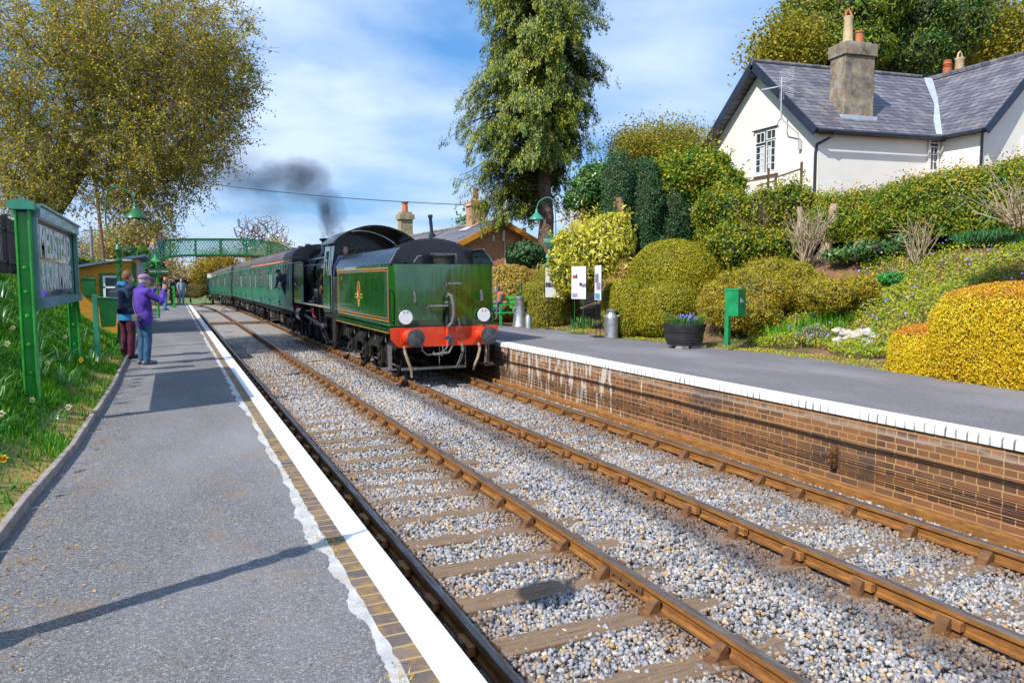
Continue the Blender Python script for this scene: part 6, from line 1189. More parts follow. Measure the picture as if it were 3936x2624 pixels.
text_mesh('lettering', '& FOUR MARKS', 0.45, M_LET, frame_m((sx+0.052, (sy0+sy1)/2+0.06, 2.35), (0,1,0), (1,0,0)), bd, 0.003, bold=0.008, sx=0.88)
# ---- green litter bin on the bank
t = thing('litter_bin', 'green litter bin hung on a post on the grass bank behind the name board', 'litter bin', (-2.8, 14.2, 0.9))
bx('post', M_BG2, t, -2.95, -2.87, 14.16, 14.24, 0.95, 2.08, bevel=0.004); mb = MB(); mb.add([(-2.86,14.08,2.04),(-2.58,14.08,2.02),(-2.58,14.34,2.02),(-2.86,14.34,2.04),(-2.83,14.11,1.55),(-2.63,14.11,1.55),(-2.63,14.31,1.55),(-2.83,14.31,1.55)], [(4,5,6,7),(0,1,5,4),(1,2,6,5),(2,3,7,6),(3,0,4,7)]); build('bucket', mb, M_DG, t, 0); mb = MB(); mb.tube([(-2.86,14.08,2.04),(-2.58,14.08,2.02),(-2.58,14.34,2.02)], 0.012, 6); build('rim', mb, M_BG2, t)
# ---- station lamps
def lamp_post(t, shade_in_photo=True, twist=True, hz=3.85, arm=0.36, head_dir=(1,0), m=M_DG, shade_m=None):
    """built at the origin; z = 0 is the ground"""
    hx, hy = head_dir; mb = MB(); mb.lathe([(0.13,0),(0.13,0.18),(0.10,0.22),(0.085,0.5),(0.10,0.53),(0.06,0.6)], (0,0,0), 14); build('base', mb, m, t)
    mb = MB(); mb.lathe([(0.06,0.58),(0.05,1.9),(0.075,1.93),(0.075,1.98),(0.045,2.0),(0.045,2.15),(0.08,2.2),(0.055,2.28),(0.03,2.32)], (0,0,0), 14); build('column', mb, m, t)
    if twist:
        mb = MB()
        for k in range(2): mb.tube([(0.056*math.cos(a+k*math.pi),0.056*math.sin(a+k*math.pi),0.65+1.2*a/12.6) for a in np.linspace(0,12.6,40)], 0.012, 5)
        build('twist', mb, m, t)
    mb = MB(); mb.cyl((-0.32*hx,-0.32*hy,1.96),(0.32*hx,0.32*hy,1.96),0.014,6); mb.lathe([(0,-0.03),(0.028,0),(0,0.03)], (-0.32*hx,-0.32*hy,1.96), 8, cap=False); mb.lathe([(0,-0.03),(0.028,0),(0,0.03)], (0.32*hx,0.32*hy,1.96), 8, cap=False); build('ladder_bar', mb, m, t)
    k = -0.16; P = [(0,0,2.3),(k*0.2*hx,k*0.2*hy,2.45),(k*hx*1.2,k*hy*1.2,2.62),(k*hx*1.6,k*hy*1.6,2.8),(k*hx*1.5,k*hy*1.5,hz-0.45),(k*hx*1.3,k*hy*1.3,hz-0.15),(k*hx*0.6,k*hy*0.6,hz),(0.08*hx,0.08*hy,hz+0.02),(arm*0.8*hx,arm*0.8*hy,hz-0.12),(arm*hx,arm*hy,hz-0.35)]
    # smooth the swan neck
    Q = [np.array(P[0])]
    for i in range(len(P)-1):
        p0, p1, p2, p3 = [np.array(P[max(0,min(len(P)-1,j))]) for j in (i-1,i,i+1,i+2)]
        for s in (0.25,0.5,0.75,1.0): Q.append(0.5*((2*p1)+(-p0+p2)*s+(2*p0-5*p1+4*p2-p3)*s*s+(-p0+3*p1-3*p2+p3)*s**3))
    mb = MB(); mb.tube(Q, 0.017, 8); build('swan_neck', mb, m, t)
    mb = MB(); mb.lathe([(0.03,0.0),(0.045,-0.03),(0.045,-0.10),(0.07,-0.13),(0.12,-0.19),(0.21,-0.27),(0.235,-0.33),(0.225,-0.33),(0.19,-0.27),(0.06,-0.16)], (arm*hx,arm*hy,hz-0.33), 20, cap=False); sh = build('lamp_shade', mb, shade_m or m, t, 50)
    mb = MB(); mb.lathe([(0.0,0.0),(0.05,-0.02),(0.06,-0.09),(0.0,-0.14)], (arm*hx,arm*hy,hz-0.5), 12, cap=False); build('bulb', mb, plain('bulb_glass', (0.7,0.7,0.65), 0.2), sh)
t = thing('station_lamp', 'tall green swan neck lamp post behind the two standing photographers', 'street lamp', (0,0,0), 'green station lamps'); lamp_post(t, hz=3.55, arm=0.42, m=M_DG, head_dir=(0.9,-0.4)); t.location = (-2.80, 19.0, 0.80)
for z in (0.62,0.68,0.74): pass
t2 = thing('station_lamp', 'green swan neck lamp post behind the poster boards on the right platform', 'street lamp', (0,0,0), 'green station lamps'); lamp_post(t2, hz=4.05, arm=0.36, m=M_BG2, head_dir=(-0.85,0.5)); t2.location = (9.15, 21.4, Z2-0.02)
tt = bpy.data.objects.new('totem_sign', None)
mb = MB(); mb.prism([(-0.2,-0.09),(0.2,-0.09),(0.2,0.09),(-0.2,0.09)], 'y', -0.012, 0.012); mb.lathe([(0.13,-0.01),(0.13,0.01)], (0,0,0.07), 18, 'y'); mb.lathe([(0.13,-0.01),(0.13,0.01)], (0,0,-0.07), 18, 'y'); mb.v = [(a, b-0.11, c+2.72) for a, b, c in mb.v]; tot = build('name_totem', mb, M_BG2, t2, 30)
text_mesh('lettering', 'MEDSTEAD AND', 0.058, M_LET, frame_m((0,-0.124,2.755), (1,0,0), (0,-1,0)), tot, 0.001, bold=0.002); text_mesh('lettering', 'FOUR MARKS', 0.062, M_LET, frame_m((0,-0.124,2.69), (1,0,0), (0,-1,0)), tot, 0.001, bold=0.002)
# the lamp whose shadow lies across the near platform (it stands left of the frame)
t3 = thing('station_lamp', 'green station lamp left of the frame casting the long shadow on the platform', 'street lamp', (0,0,0), 'green station lamps'); lamp_post(t3, hz=3.5, arm=0.4, m=M_DG, head_dir=(0.9,0.35)); t3.location = (-3.02, 3.52, 0.84)
t4 = thing('station_lamp', 'green curved lamp beside the orange hut below the footbridge', 'street lamp', (0,0,0), 'green station lamps'); lamp_post(t4, hz=3.0, arm=0.5, m=M_BG, twist=False, head_dir=(0.95,0.3)); t4.location = (-2.85, 37.0, 0.78)
t5 = thing('station_lamp', 'distant lamp post showing above the smokebox of the engine', 'street lamp', (0,0,0), 'green station lamps'); lamp_post(t5, hz=4.1, arm=0.4, m=M_DG, twist=False, head_dir=(-0.9,0.3)); t5.location = (8.3, 49.0, 0.75)
# ---- orange hut
M_HUT = None
def mk_hut():
    t = NT('orange_boards'); P = t.pos(); x, y, z = t.sep(P); f = t.math('FRACT', t.math('DIVIDE', z, 0.14)); c = t.ramp(t.noise(3, 5, t.mapp(P, (1,1,4))), [(0.3, (0.66,0.27,0.025)), (0.7, (0.85,0.42,0.04))]); c = t.mix(t.ramp(f, [(0.0, 0.8), (0.07, 0.0)]), c, (0.2,0.07,0.01))
    return t.done(c, 0.6, normal=t.bump(f, 0.02, 0.8))
M_HUT = mk_hut(); hx0, hx1, hy0, hy1 = -5.4, -2.62, 24.0, 29.5
def hz(x, o=0.0): return 2.62+(x+4.25)*0.19+o
t = thing('hut', 'orange boarded hut with sloping blue grey roof at the back of the platform', 'hut', (-4, 24, 0.8))
mb = MB(); mb.add([(hx0,hy0,0.7),(hx1,hy0,0.7),(hx1,hy0,hz(hx1)),(hx0,hy0,hz(hx0)),(hx0,hy1,0.7),(hx1,hy1,0.7),(hx1,hy1,hz(hx1)),(hx0,hy1,hz(hx0))], [(0,1,2,3),(4,7,6,5),(0,3,7,4)]); build('wall', mb, M_HUT, t, 0)
mb = MB(); mb.add([(hx1,hy0,0.7),(hx1,hy1,0.7),(hx1,hy1,hz(hx1)),(hx1,hy0,hz(hx1))], [(0,1,2,3)]); build('side_wall', mb, plain('grey_boards', (0.5,0.5,0.5), 0.7, var=0.2), t, 0)
mb = MB(); mb.slab([(hx0-0.2,hy0-0.25,hz(hx0-0.2,0.09)),(hx1+0.22,hy0-0.25,hz(hx1+0.22,0.09)),(hx1+0.22,hy1+0.2,hz(hx1+0.22,0.09)),(hx0-0.2,hy1+0.2,hz(hx0-0.2,0.09))], 0.07); build('roof', mb, plain('roof_felt', (0.10,0.17,0.25), 0.7), t, 0)
bx('corner_post', M_DG, t, hx1-0.14, hx1-0.03, hy0-0.03, hy0-0.002, 0.75, hz(hx1)-0.12)
w_ = bx('window', M_DG, t, -3.58, -2.82, hy0-0.04, hy0-0.002, 1.72, 2.52); mb = MB()
for (a,b,c,d) in ((-3.5,-2.9,1.80,1.85),(-3.5,-2.9,2.40,2.45),(-3.5,-2.9,2.1,2.15),(-3.5,-3.44,1.85,2.4),(-2.96,-2.9,1.85,2.4)): mb.box(a,b,hy0-0.06,hy0-0.041,c,d)
build('frame', mb, M_FRAME, w_, 0); bx('pane', M_GLASS, w_, -3.44, -2.96, hy0-0.048, hy0-0.0415, 1.85, 2.4)
t = thing('wall_box', 'dark green box fixed to the orange hut wall left of its window', 'box', (-3.9,23.9,1.9)); mb = MB(); mb.box(-4.0,-3.68,hy0-0.12,hy0-0.003,1.9,2.36); build('case', mb, M_DG, t, 0, 0.008); bx('lid', M_BG2, t, -4.02, -3.66, hy0-0.14, hy0-0.003, 2.362, 2.39)
# ---- next train indicator sign
t = thing('train_indicator', 'green next train indicator sign on a post beyond the orange hut', 'sign', (-2.4,34,0.8)); mb = MB(); mb.tube([(-2.28,34.1,0.8),(-2.28,34.1,2.9),(-2.32,34.1,3.05),(-2.5,34.1,3.1)], 0.045, 8); build('post', mb, M_BG, t)
b1 = bx('name_board', M_DG, t, -2.62, -1.80, 34.02, 34.05, 2.56, 2.80); b2 = bx('next_board', M_BLACK, t, -3.02, -2.621, 34.02, 34.05, 2.52, 2.80)
text_mesh('lettering', 'ROPLEY & ALRESFORD', 0.078, M_LET, frame_m((-2.2,34.018,2.68), (1,0,0), (0,-1,0)), b1, 0.001, bold=0.002, sx=0.92); text_mesh('lettering', 'NEXT\nTRAIN', 0.09, M_LET, frame_m((-2.82,34.018,2.71), (1,0,0), (0,-1,0)), b2, 0.001)
bx('red_board', M_RED, t, -2.1, -1.85, 34.06, 34.08, 2.44, 2.54)
t = thing('fire_point', 'bright green post and box beside the two distant men', 'post', (-1.9,44,0.8)); mb = MB(); mb.box(-1.72,-1.6,47.0,47.1,0.78,2.0); mb.box(-1.78,-1.54,46.9,47.2,0.78,0.9); build('post', mb, M_BG, t, 0)
# ---- fence, poles, wires
t = thing('bank_fence', 'black bar fence on top of the grass bank at the left edge', 'fence', (-5,12,2.6)); 
for y in np.arange(13.5, 22.4, 1.5): bx('post', M_BLK, t, -5.05, -4.95, y, y+0.1, 2.2, 3.75)
mb = MB()
for z in (2.7,3.4): mb.box(-5.02,-4.98,13.3,22.2,z,z+0.05)
build('rail', mb, M_BLK, t, 0); mb = MB()
for y in np.arange(13.3, 22.2, 0.15): mb.box(-5.01,-4.99,y,y+0.025,2.4,3.7)
tag(build('bars', mb, M_BLK, t, 0), kind='stuff')
def pole(name, label, a, b, r, m):
    t = thing(name, label, 'pole', tuple(a)); mb = MB(); mb.tube([a, b], [r, r*0.8], 10); build('shaft', mb, m, t); mb = MB(); q = np.array(b)-np.array([0,0,0.3]); mb.beam(q-np.array([0.5,0,0]), q+np.array([0.5,0,0]), 0.07, 0.09); build('crossarm', mb, m, t, 0); return t
pole('telegraph_pole', 'tall brown telegraph pole leaning slightly behind the orange hut', (-5.7,58,0.5), (-6.3,58,11.5), 0.13, M_BARKR); pole('telegraph_pole', 'shorter grey telegraph pole left of the brown one', (-6.9,62,0.5), (-6.9,62,6.2), 0.13, plain('grey_wood', (0.25,0.23,0.22), 0.8))
def wire(label, a, b, sag, r=0.012, group=None):
    a, b = np.array(a), np.array(b); mb = MB(); mb.tube([a+(b-a)*q-np.array([0,0,4*sag*q*(1-q)]) for q in np.linspace(0,1,24)], r, 5); return tag(build('overhead_wire', mb, M_BLK), label, 'wire', group)
wire('thin overhead wire crossing the sky from the left tree to the brick chimney', at(330,400,48), at(1150,473,40), 0.35, 0.022); wire('thin overhead wire running right behind the tall conifer', at(1150,530,34), at(1420,462,30), 0.2, 0.014); wire('short overhead wire between the name board and the grey pole', at(60,535,60), at(207,529,62), 0.2, 0.02)
# ---- bank grass and daffodils
LEAF_GRASS = leafmat('grass_blade', [(0.012,0.10,0.006),(0.03,0.19,0.008),(0.08,0.28,0.012),(0.24,0.33,0.03)], 0.35, clump=1.4)
def grass():
    r = np.random.default_rng(9); n = 260000; y = 2.5+20*r.uniform(size=n)**1.5; x = -2.50-4.0*r.uniform(size=n)**1.2
    bare = np.sin(x*2.2+y*0.7)*np.sin(y*1.1-x)+0.25*r.normal(size=n); d = np.vectorize(kerbx)(y)-0.05-x; k = (d > 0.02) & ((d > 0.34) | (r.uniform(size=n) < 0.10+0.5*(np.sin(y*1.9) > 0.35))) & ((bare < 0.72) | (r.uniform(size=n) < 0.25)); x, y, d = x[k], y[k], d[k]; n = len(x)
    z = np.array([zl(a, b) for a, b in zip(x, y)]); h = r.uniform(0.035, 0.10, n)*(1+0.5*np.sin(x*5)*np.sin(y*3)); a = r.uniform(0, 6.28, n); wd = 0.0035+0.0005*y
    c, s = np.cos(a), np.sin(a); P = np.stack([x,y,z-0.01],1); sd = np.stack([-s,c,0*a],1)*wd[:,None]; ln = np.stack([c,s,0*a],1)*(h*r.uniform(0.1,0.9,n))[:,None]
    V = np.stack([P-sd, P+sd, P+ln+np.stack([0*h,0*h,h],1)],1).reshape(-1,3); tag(npmesh('grass', V, np.arange(n*3).reshape(n,3), LEAF_GRASS), kind='stuff')
grass()
LEAF_DAFF = leafmat('daffodil_leaf', [(0.02,0.13,0.03),(0.05,0.2,0.06),(0.10,0.26,0.11),(0.30,0.42,0.26)], 0.3, 0.3, spec=0.6); M_YEL = plain('yellow_petal', (0.8,0.5,0.03), 0.5); M_CREAM = plain('cream_petal', (0.75,0.72,0.45), 0.5)
def daff(i, x, y, n, h, fl, lab):
    b = np.array([x, y, zl(x, y)]); t = blades('daffodil_clump', lab, b, int(n*0.75), 0.17, h*0.72, LEAF_DAFF, 0.02, 0.75, 'plant', 60+i, 'daffodil clumps on the grass bank'); r = random.Random(i)
    for k in range(fl):
        p = b+np.array([r.uniform(-0.3,0.3), r.uniform(-0.3,0.3), h*r.uniform(0.5,0.95)]); mb = MB(); mb.lathe([(0.012,0),(0.022,-0.035)], p, 8, 'y', cap=False)
        for j in range(6): a = j*math.pi/3; mb.add([p, p+np.array([0.02*math.cos(a-0.5),0.004,0.02*math.sin(a-0.5)]), p+np.array([0.034*math.cos(a),0.0,0.034*math.sin(a)]), p+np.array([0.02*math.cos(a+0.5),0.004,0.02*math.sin(a+0.5)])], [(0,1,2,3)])
        build('flower', mb, M_YEL if (k+i) % 3 == 0 else M_CREAM, t, 0)
for i, (x, y, n, h, f) in enumerate(((-3.05,10.9,60,0.42,2),(-3.3,10.4,50,0.4,0),(-3.6,9.0,60,0.45,3),(-3.35,8.3,50,0.4,4),(-3.5,11.9,60,0.45,1),(-3.25,12.4,40,0.4,1),(-3.0,14.0,40,0.4,1),(-3.7,13.2,60,0.5,0),(-4.0,10.2,60,0.45,2),(-3.2,7.0,40,0.3,3),(-3.9,12.0,50,0.45,2),(-4.3,14.5,50,0.5,0),(-3.35,16.0,40,0.45,0),(-2.95,8.9,24,0.25,2),(-3.1,6.2,26,0.25,3),(-3.8,7.6,40,0.4,2))):
    daff(i, x, y, n, h, f, 'clump of long pale daffodil leaves with a few flowers on the grass bank')
for i in range(9):
    x, y = -2.95-0.05*i, 7.2+0.25*i
# hedge on the bank behind the hut
bush('bank_hedge', 'low hedge running along the bank behind the orange hut roof', [((-5.2,31+3*i,2.4),(1.2,2.0,0.85)) for i in range(5)], 0.12, 160, LEAF_HEDGE, (-5.2,32,1.2), seed=70, amp=0.12, cat='hedge')
bush('bank_hedge', 'dark hedge behind the bank fence at the left edge', [((-6.6,9+2.2*i,3.0),(1.1,1.6,0.8)) for i in range(6)], 0.10, 160, LEAF_IVY, (-6.6,12,2.4), seed=71, amp=0.12, cat='hedge')
# ---- the big tree
def big_tree():
    t = thing('broad_tree', 'huge spreading tree with yellow spring leaves above the grass bank', 'tree', (-4.9,23.5,2.2)); Dt = 24.5
    blobs = [B(120,200,230,190,24,4.2),B(330,130,190,170,24,4.2),B(470,120,110,130,24.5,3.4),B(380,300,160,110,24,3.6),B(200,380,200,90,23.5,3.6),B(370,400,110,80,24,3.0),B(330,470,75,60,23.5,2.0),B(40,420,70,90,22.5,3),B(380,510,38,30,24.5,1.4),B(520,210,60,100,25,2.5),B(455,330,40,80,24.5,2.0)]
    tg = in_blobs(blobs, 2500, 72); trunk = [at(118,560,25), at(112,490,25), at(122,440,24.8), at(150,380,24.6), at(190,320,24.4), at(230,260,24)]
    ps, pr_, rr_, en = skeleton(trunk, tg, 0.55, 0.13, 0.02, rtip=0.0075, expo=2.35, seed=72); limbs_mesh('limbs', ps, pr_, rr_, M_BARK, t, 0.26, 6)
    for k, (pts, rr2) in enumerate((([at(112,600,25.2), at(110,540,25), at(108,480,25), at(112,440,25)],[0.62,0.50,0.42,0.36]),([at(112,490,24.9), at(150,440,24.6), at(185,385,24.2), at(200,330,24)],[0.36,0.30,0.24,0.16]),([at(106,470,25.1), at(88,410,25.2), at(60,350,25.4), at(20,290,25.5)],[0.34,0.28,0.22,0.14]),([at(108,450,25), at(125,390,25.6), at(150,310,26), at(160,220,26)],[0.30,0.24,0.18,0.1]),([at(118,470,24.8), at(70,440,23.8), at(20,400,22.8), at(-30,370,22)],[0.26,0.2,0.15,0.1]))):
        mb = MB(); mb.tube(pts, rr2, 12); build('trunk' if k == 0 else 'bough', mb, M_BARK, t)
    # twigs with leaves
    r = np.random.default_rng(73); K = 5; n = len(en)*K; base = np.repeat(ps[en], K, 0) + r.normal(size=(n,3))*0.05; out = unit(base - (at(170,300,24.3))); d = unit(out*0.5 + r.normal(size=(n,3))*0.75 + np.array([0,0,-0.15])); L = r.uniform(0.35, 0.95, n)[:,None]
    mid = base + d*L*0.5 + r.normal(size=(n,3))*0.04; tip = base + d*L + np.array([0,0,-0.06])
    sticks('twigs', np.concatenate([base,mid]), np.concatenate([mid,tip]), np.full(2*n, 0.0065), np.full(2*n, 0.004), plain('twig_bark', (0.3,0.2,0.15), 0.8), t, 3)
    M = 10; q = r.uniform(0.15, 1.05, (n, M))[:,:,None]; P = (base[:,None,:]*(1-q) + tip[:,None,:]*q + r.normal(size=(n,M,3))*0.055).reshape(-1,3)
    leaves('foliage', P, r.normal(size=(len(P),3)) + np.array([-0.3,-0.3,0.6]), 0.08, leafmat('spring_leaf', [(0.03,0.11,0.010),(0.11,0.18,0.010),(0.30,0.27,0.012),(0.46,0.36,0.02),(0.54,0.33,0.05)], 0.35, clump=0.5), 0.6, t, 0.5, hang=0.2); print('tree leaves', len(P))
big_tree()
# unseen tree added out of frame, its crown shaped to shade the grass bank
t = thing('unseen_shade_tree', 'unseen leafy tree added left of the frame to shade the grass bank', 'tree', (-11.5,8.5,2.9)); sb = [((-11.6,9.0,7.2),(1.9,4.2,2.0))]; tg = in_blobs(sb, 150, 74); ps, pr_, rr_, en = skeleton([(-11.5,8.5,2.6),(-11.4,8.6,4.2),(-11.5,8.8,5.4)], tg, 0.4, 0.1, seed=74); limbs_mesh('branches', ps, pr_, rr_, M_BARK, t, 0.2)
P, N = blob_points(sb, 90, 2.0, 0.12, 75, None, 0.5); leaves('foliage', P, N, 0.2, leafmat('spring_leaf', []), 0.6, t, 0.8)
r = np.random.default_rng(77); n = 1500; y = 2.5+20*r.uniform(size=n)**1.3; x = np.vectorize(kerbx)(y)+0.02+np.abs(r.normal(size=n))*0.22; P = np.stack([x, y, y*0+EDGE_Z+0.011],1); k = x < -1.1
n2 = 260; y2 = 2.5+18*r.uniform(size=n2); x2 = r.uniform(-2.5,-1.1,n2); P = np.concatenate([P[k], np.stack([x2,y2,y2*0+EDGE_Z+0.01],1)]); o = leaves('fallen_leaves', P, np.tile([0,0,1.0],(len(P),1)), 0.02, leafmat('dead_leaf', [(0.16,0.08,0.02),(0.3,0.16,0.04),(0.4,0.27,0.09)], 0), 0.55, None, 0.25); o['kind'] = 'stuff'
n = 2600; y = 2.4+22*r.uniform(size=n)**1.4; m = (np.sin(y*3.1)+np.sin(y*7.3+1)+0.6*r.normal(size=n)) > 0.75; y = y[m]; n = len(y); x = -0.985+0.035*r.normal(size=n); h = r.uniform(0.008,0.03,n); a = r.uniform(0,6.28,n); P = np.stack([x,y,y*0+EDGE_Z],1); sd = np.stack([-np.sin(a),np.cos(a),0*a],1)*0.0035; ln = np.stack([np.cos(a)*h,np.sin(a)*h,h],1)
V = np.stack([P-sd,P+sd,P+ln],1).reshape(-1,3); tag(npmesh('moss_tufts', V, np.arange(n*3).reshape(n,3), leafmat('dry_moss', [(0.2,0.12,0.02),(0.38,0.25,0.03),(0.3,0.28,0.03)], 0)), kind='stuff')
# ================================================================ footbridge and the far end of the station
def zi(y): return bend(y)[1]
fb = thing('footbridge', 'green lattice iron footbridge arching over both tracks and the coaches', 'footbridge', (1.5, 62, 0))
DB = 57.5
def bp(u, v, dy=0.0): 
    k = 3936/2352; d = _f + _r2*(u*k-1968)/F_PX + _u2*(1312-v*k)/F_PX; t_ = (62.0-CAM[1])/d[1]; q = CAM + d*t_; q[1] += dy; return q
TOP = [(340,572),(352,562),(365,556),(380,551.5),(391,549.5),(420,549),(450,548.6),(508,548.6),(565,549),(600,552),(622,555.5),(640,561),(655,567),(668,574),(690,588),(720,606)]
BOT = [(345,604),(352,601),(362,597.5),(374,593),(388,589),(405,587),(430,586),(452,585.6),(508,585.6),(565,586),(600,588),(624,590),(648,596),(668,603),(690,612),(720,628)]
def ip(L, u): return float(np.interp(u, [p[0] for p in L], [p[1] for p in L]))
for dy in (0.0, 2.0):
    us = np.linspace(340, 720, 60); mb = MB(); mb.tube([bp(u, ip(TOP,u), dy) for u in us], 0.055, 6); build('top_rail', mb, M_DG, fb); mb = MB()
    pts = [bp(u, ip(BOT,u), dy) for u in us]
    for a, b in zip(pts[:-1], pts[1:]): mb.beam(a, b, 0.12, 0.13)
    build('lower_girder', mb, M_DG, fb, 0)
    mb = MB(); st_ = 6.6
    u = 336.0
    while u < 712:
        for sgn in (1, -1):
            # a flat bar running from the lower girder to the top rail
            a_u, b_u = (u, u+27) if sgn > 0 else (u+27, u)
            a_u = min(max(a_u, 341), 719); b_u = min(max(b_u, 341), 719); mb.beam(bp(a_u, ip(BOT,a_u), dy+0.03*sgn), bp(b_u, ip(TOP,b_u), dy+0.03*sgn), 0.01, 0.032)
        u += st_
    build('lattice', mb, M_BG2, fb, 0)
    for u in (391,450,508.6,565.6,621.6,675):
        mb = MB(); mb.beam(bp(u, ip(BOT,u)+1.5, dy), bp(u, ip(TOP,u), dy), 0.10, 0.10); build('upright', mb, M_DG, fb, 0)
mb = MB(); us = np.linspace(345, 720, 30)
for a, b in zip(us[:-1], us[1:]): mb.slab([bp(a, ip(BOT,a)-0.5, 0.05), bp(b, ip(BOT,b)-0.5, 0.05), bp(b, ip(BOT,b)-0.5, 1.95), bp(a, ip(BOT,a)-0.5, 1.95)], 0.08)
build('deck', mb, plain('brown_deck', (0.14,0.09,0.06), 0.8, var=0.4), fb, 0)
for u in (468, 556):
    a = bp(u, 588); mb = MB(); mb.prism([(a[0]-0.55,a[2]-0.05),(a[0]+0.75,a[2]-0.02),(a[0]+0.2,a[2]+0.15),(a[0]-0.2,a[2]+0.15)], 'y', 62.2, 63.8); build('smoke_guard', mb, M_BLK, fb, 0)
for X in (-3.9, 8.6):
    for dy in (0,2.0): mb = MB(); mb.cyl((X,62+dy,-0.2),(X,62+dy,3.9),0.11,10); mb.lathe([(0.2,0),(0.13,0.3)], (X,62+dy,0.5), 12); build('column', mb, M_DG, fb)
for (X0, X1) in ((-3.4,-8.2),):
    for dy in (0,2.0): mb = MB(); mb.beam((X0,62+dy,3.6),(X1,62+dy,0.6),0.1,0.25); mb.beam((X0,62+dy,4.8),(X1,62+dy,1.8),0.05,0.06); build('stair_side', mb, M_DG, fb, 0)
# hill, far trees
M_HILL = leafmat('hazed_wood_leaf', [(0.13,0.13,0.13),(0.19,0.17,0.14),(0.26,0.21,0.14),(0.2,0.2,0.17)], 0.1)  # distance haze is put into these greyed leaf colours
M_FARBARK = plain('grey_bark', (0.22,0.17,0.14), 0.9, var=0.3)
def far_tree(name, label, blobs, size, n, mat, seed, jit, base, cat='tree', bark=None, nt_=160, group=None, rmax=0.4, rtip=0.02, seg=1.2):
    t = thing(name, label, cat, tuple(base[0]), group); tg = in_blobs(blobs, nt_, seed); ps, pr_, rr_, en = skeleton(base, tg, seg, 0.12, seed=seed, rtip=rtip); limbs_mesh('trunk', ps, pr_, rr_, bark or M_FARBARK, t, rmax, 5)
    if n: r = np.random.default_rng(seed); k = r.integers(0, len(en), n); leaves('crown', ps[en[k]] + r.normal(size=(n,3))*jit, r.normal(size=(n,3)), size, mat, 0.7, t, 0.5)
    return t
LEAF_YFAR = leafmat('budding_yellow', [(0.16,0.13,0.02),(0.28,0.21,0.025),(0.38,0.27,0.03)], 0.3)
LEAF_TFAR = leafmat('tan_wood', [(0.22,0.17,0.08),(0.33,0.25,0.10),(0.32,0.27,0.14)], 0.2)
far_tree('yellow_tree', 'rounded yellow leaved tree beyond the footbridge left of the coaches', [B(492,625,40,32,95,3.5),B(475,640,26,22,95,3),B(515,615,28,28,95,3),B(500,645,36,16,94,3)], 0.22, 22000, LEAF_YFAR, 80, 0.7, [at(488,686,95),at(489,665,95),at(490,650,95)], nt_=240)
far_tree('bare_tree', 'large leafless tree behind the footbridge above the coaches', [B(575,530,40,38,100,4),B(620,535,45,42,100,4),B(650,570,35,30,100,4),B(560,565,28,30,100,4)], 0.2, 200, LEAF_TFAR, 81, 1.0, [at(600,680,100),at(600,620,100),at(603,580,100)], nt_=900, rtip=0.03, bark=plain('branch_grey', (0.17,0.13,0.12), 0.9))
far_tree('green_shrub_tree', 'yellow green bushy tree under the right end of the footbridge', [B(595,600,24,18,78,2),B(632,573,22,12,78,2)], 0.16, 6000, LEAF_YFAR, 82, 0.5, [at(610,660,78),at(610,620,78)])
far_tree('autumn_tree', 'wide pale yellow tree behind the orange hut', [B(295,560,55,38,85,4),B(335,570,35,30,85,3.5),B(262,575,30,25,85,3)], 0.24, 20000, LEAF_TFAR, 83, 0.9, [at(300,660,85),at(300,620,85),at(298,590,85)], nt_=240)
far_tree('grey_tree', 'greyish leafless tree between the telegraph poles', [B(205,575,45,22,110,5),B(245,560,25,20,110,4),B(180,570,30,22,110,4)], 0.34, 1500, M_HILL, 84, 1.0, [at(210,660,110),at(210,610,110)], nt_=350)
bush('round_bush', 'dark rounded evergreen above the hut roof', [B(299,578,16,13,70,1.0)], 0.2, 120, LEAF_DARK, tuple(at(300,600,70)), seed=85)
bush('round_bush', 'second dark rounded evergreen left of the footbridge end', [B(326,577,14,14,71,1.0)], 0.2, 120, LEAF_HEDGE, tuple(at(326,600,71)), seed=86)
bush('dark_conifer_bush', 'tall dark evergreen behind the next train indicator', [B(352,612,17,38,60,1.0),B(368,630,14,30,60,0.9)], 0.16, 170, LEAF_DARK, tuple(at(355,680,60)), seed=87, cat='conifer bush')
far_tree('tan_tree', 'tan leafless tree below the left end of the footbridge', [B(392,625,26,22,105,4),B(375,605,20,14,105,3)], 0.3, 2600, LEAF_TFAR, 88, 0.9, [at(390,690,105),at(390,660,105)], nt_=200)
bush('gorse_bank', 'low yellowish scrub beside the track past the last coach', [B(458,668,22,12,90,1.5),B(447,676,14,8,88,1.2)], 0.2, 260, leafmat('straw_leaf', [(0.4,0.29,0.08),(0.52,0.4,0.12)]), tuple(at(458,690,90)), seed=89, core=0.7, coremat=plain('straw', (0.3,0.2,0.06), 0.9), amp=0.15, cat='scrub')
# wooded hill closing the view and woods along the horizon (masses, far away)
def wood(name, spans, seed, n, size, mat):
    Ps = []
    r = np.random.default_rng(seed)
    for (u0, u1, v0, v1, dist, dep) in spans:
        k = int(n*(u1-u0)/400); u = r.uniform(u0, u1, k); top = v0 + (v1-v0)*0.35*(0.5+0.5*np.sin(u*0.05)+0.4*np.sin(u*0.17)); q = r.uniform(0, 1, k)**0.7; dd = dist + dep*r.uniform(-1, 1, k)
        Ps.append(np.array([at(a, t_+(v1-t_)*qq, d) for a, t_, qq, d in zip(u, top, q, dd)]))
    P = np.concatenate(Ps); N = P*0; N[:,2] = 0.6; N[:,1] = -1; N[:,0] = -0.5; o = leaves(name, P, N, size, mat, 0.8, None, 0.6); o['kind'] = 'stuff'; return o
wood('distant_wood', [(-60,440,615,690,330,30),(436,760,622,690,300,30),(700,1400,596,690,260,30)], 90, 5200, 4.2, M_HILL)
mb = MB(); hp = []
hillc = [(352,690),(385,668),(402,640),(415,622),(428,617),(442,622),(455,640),(470,662),(500,690)]
P = []
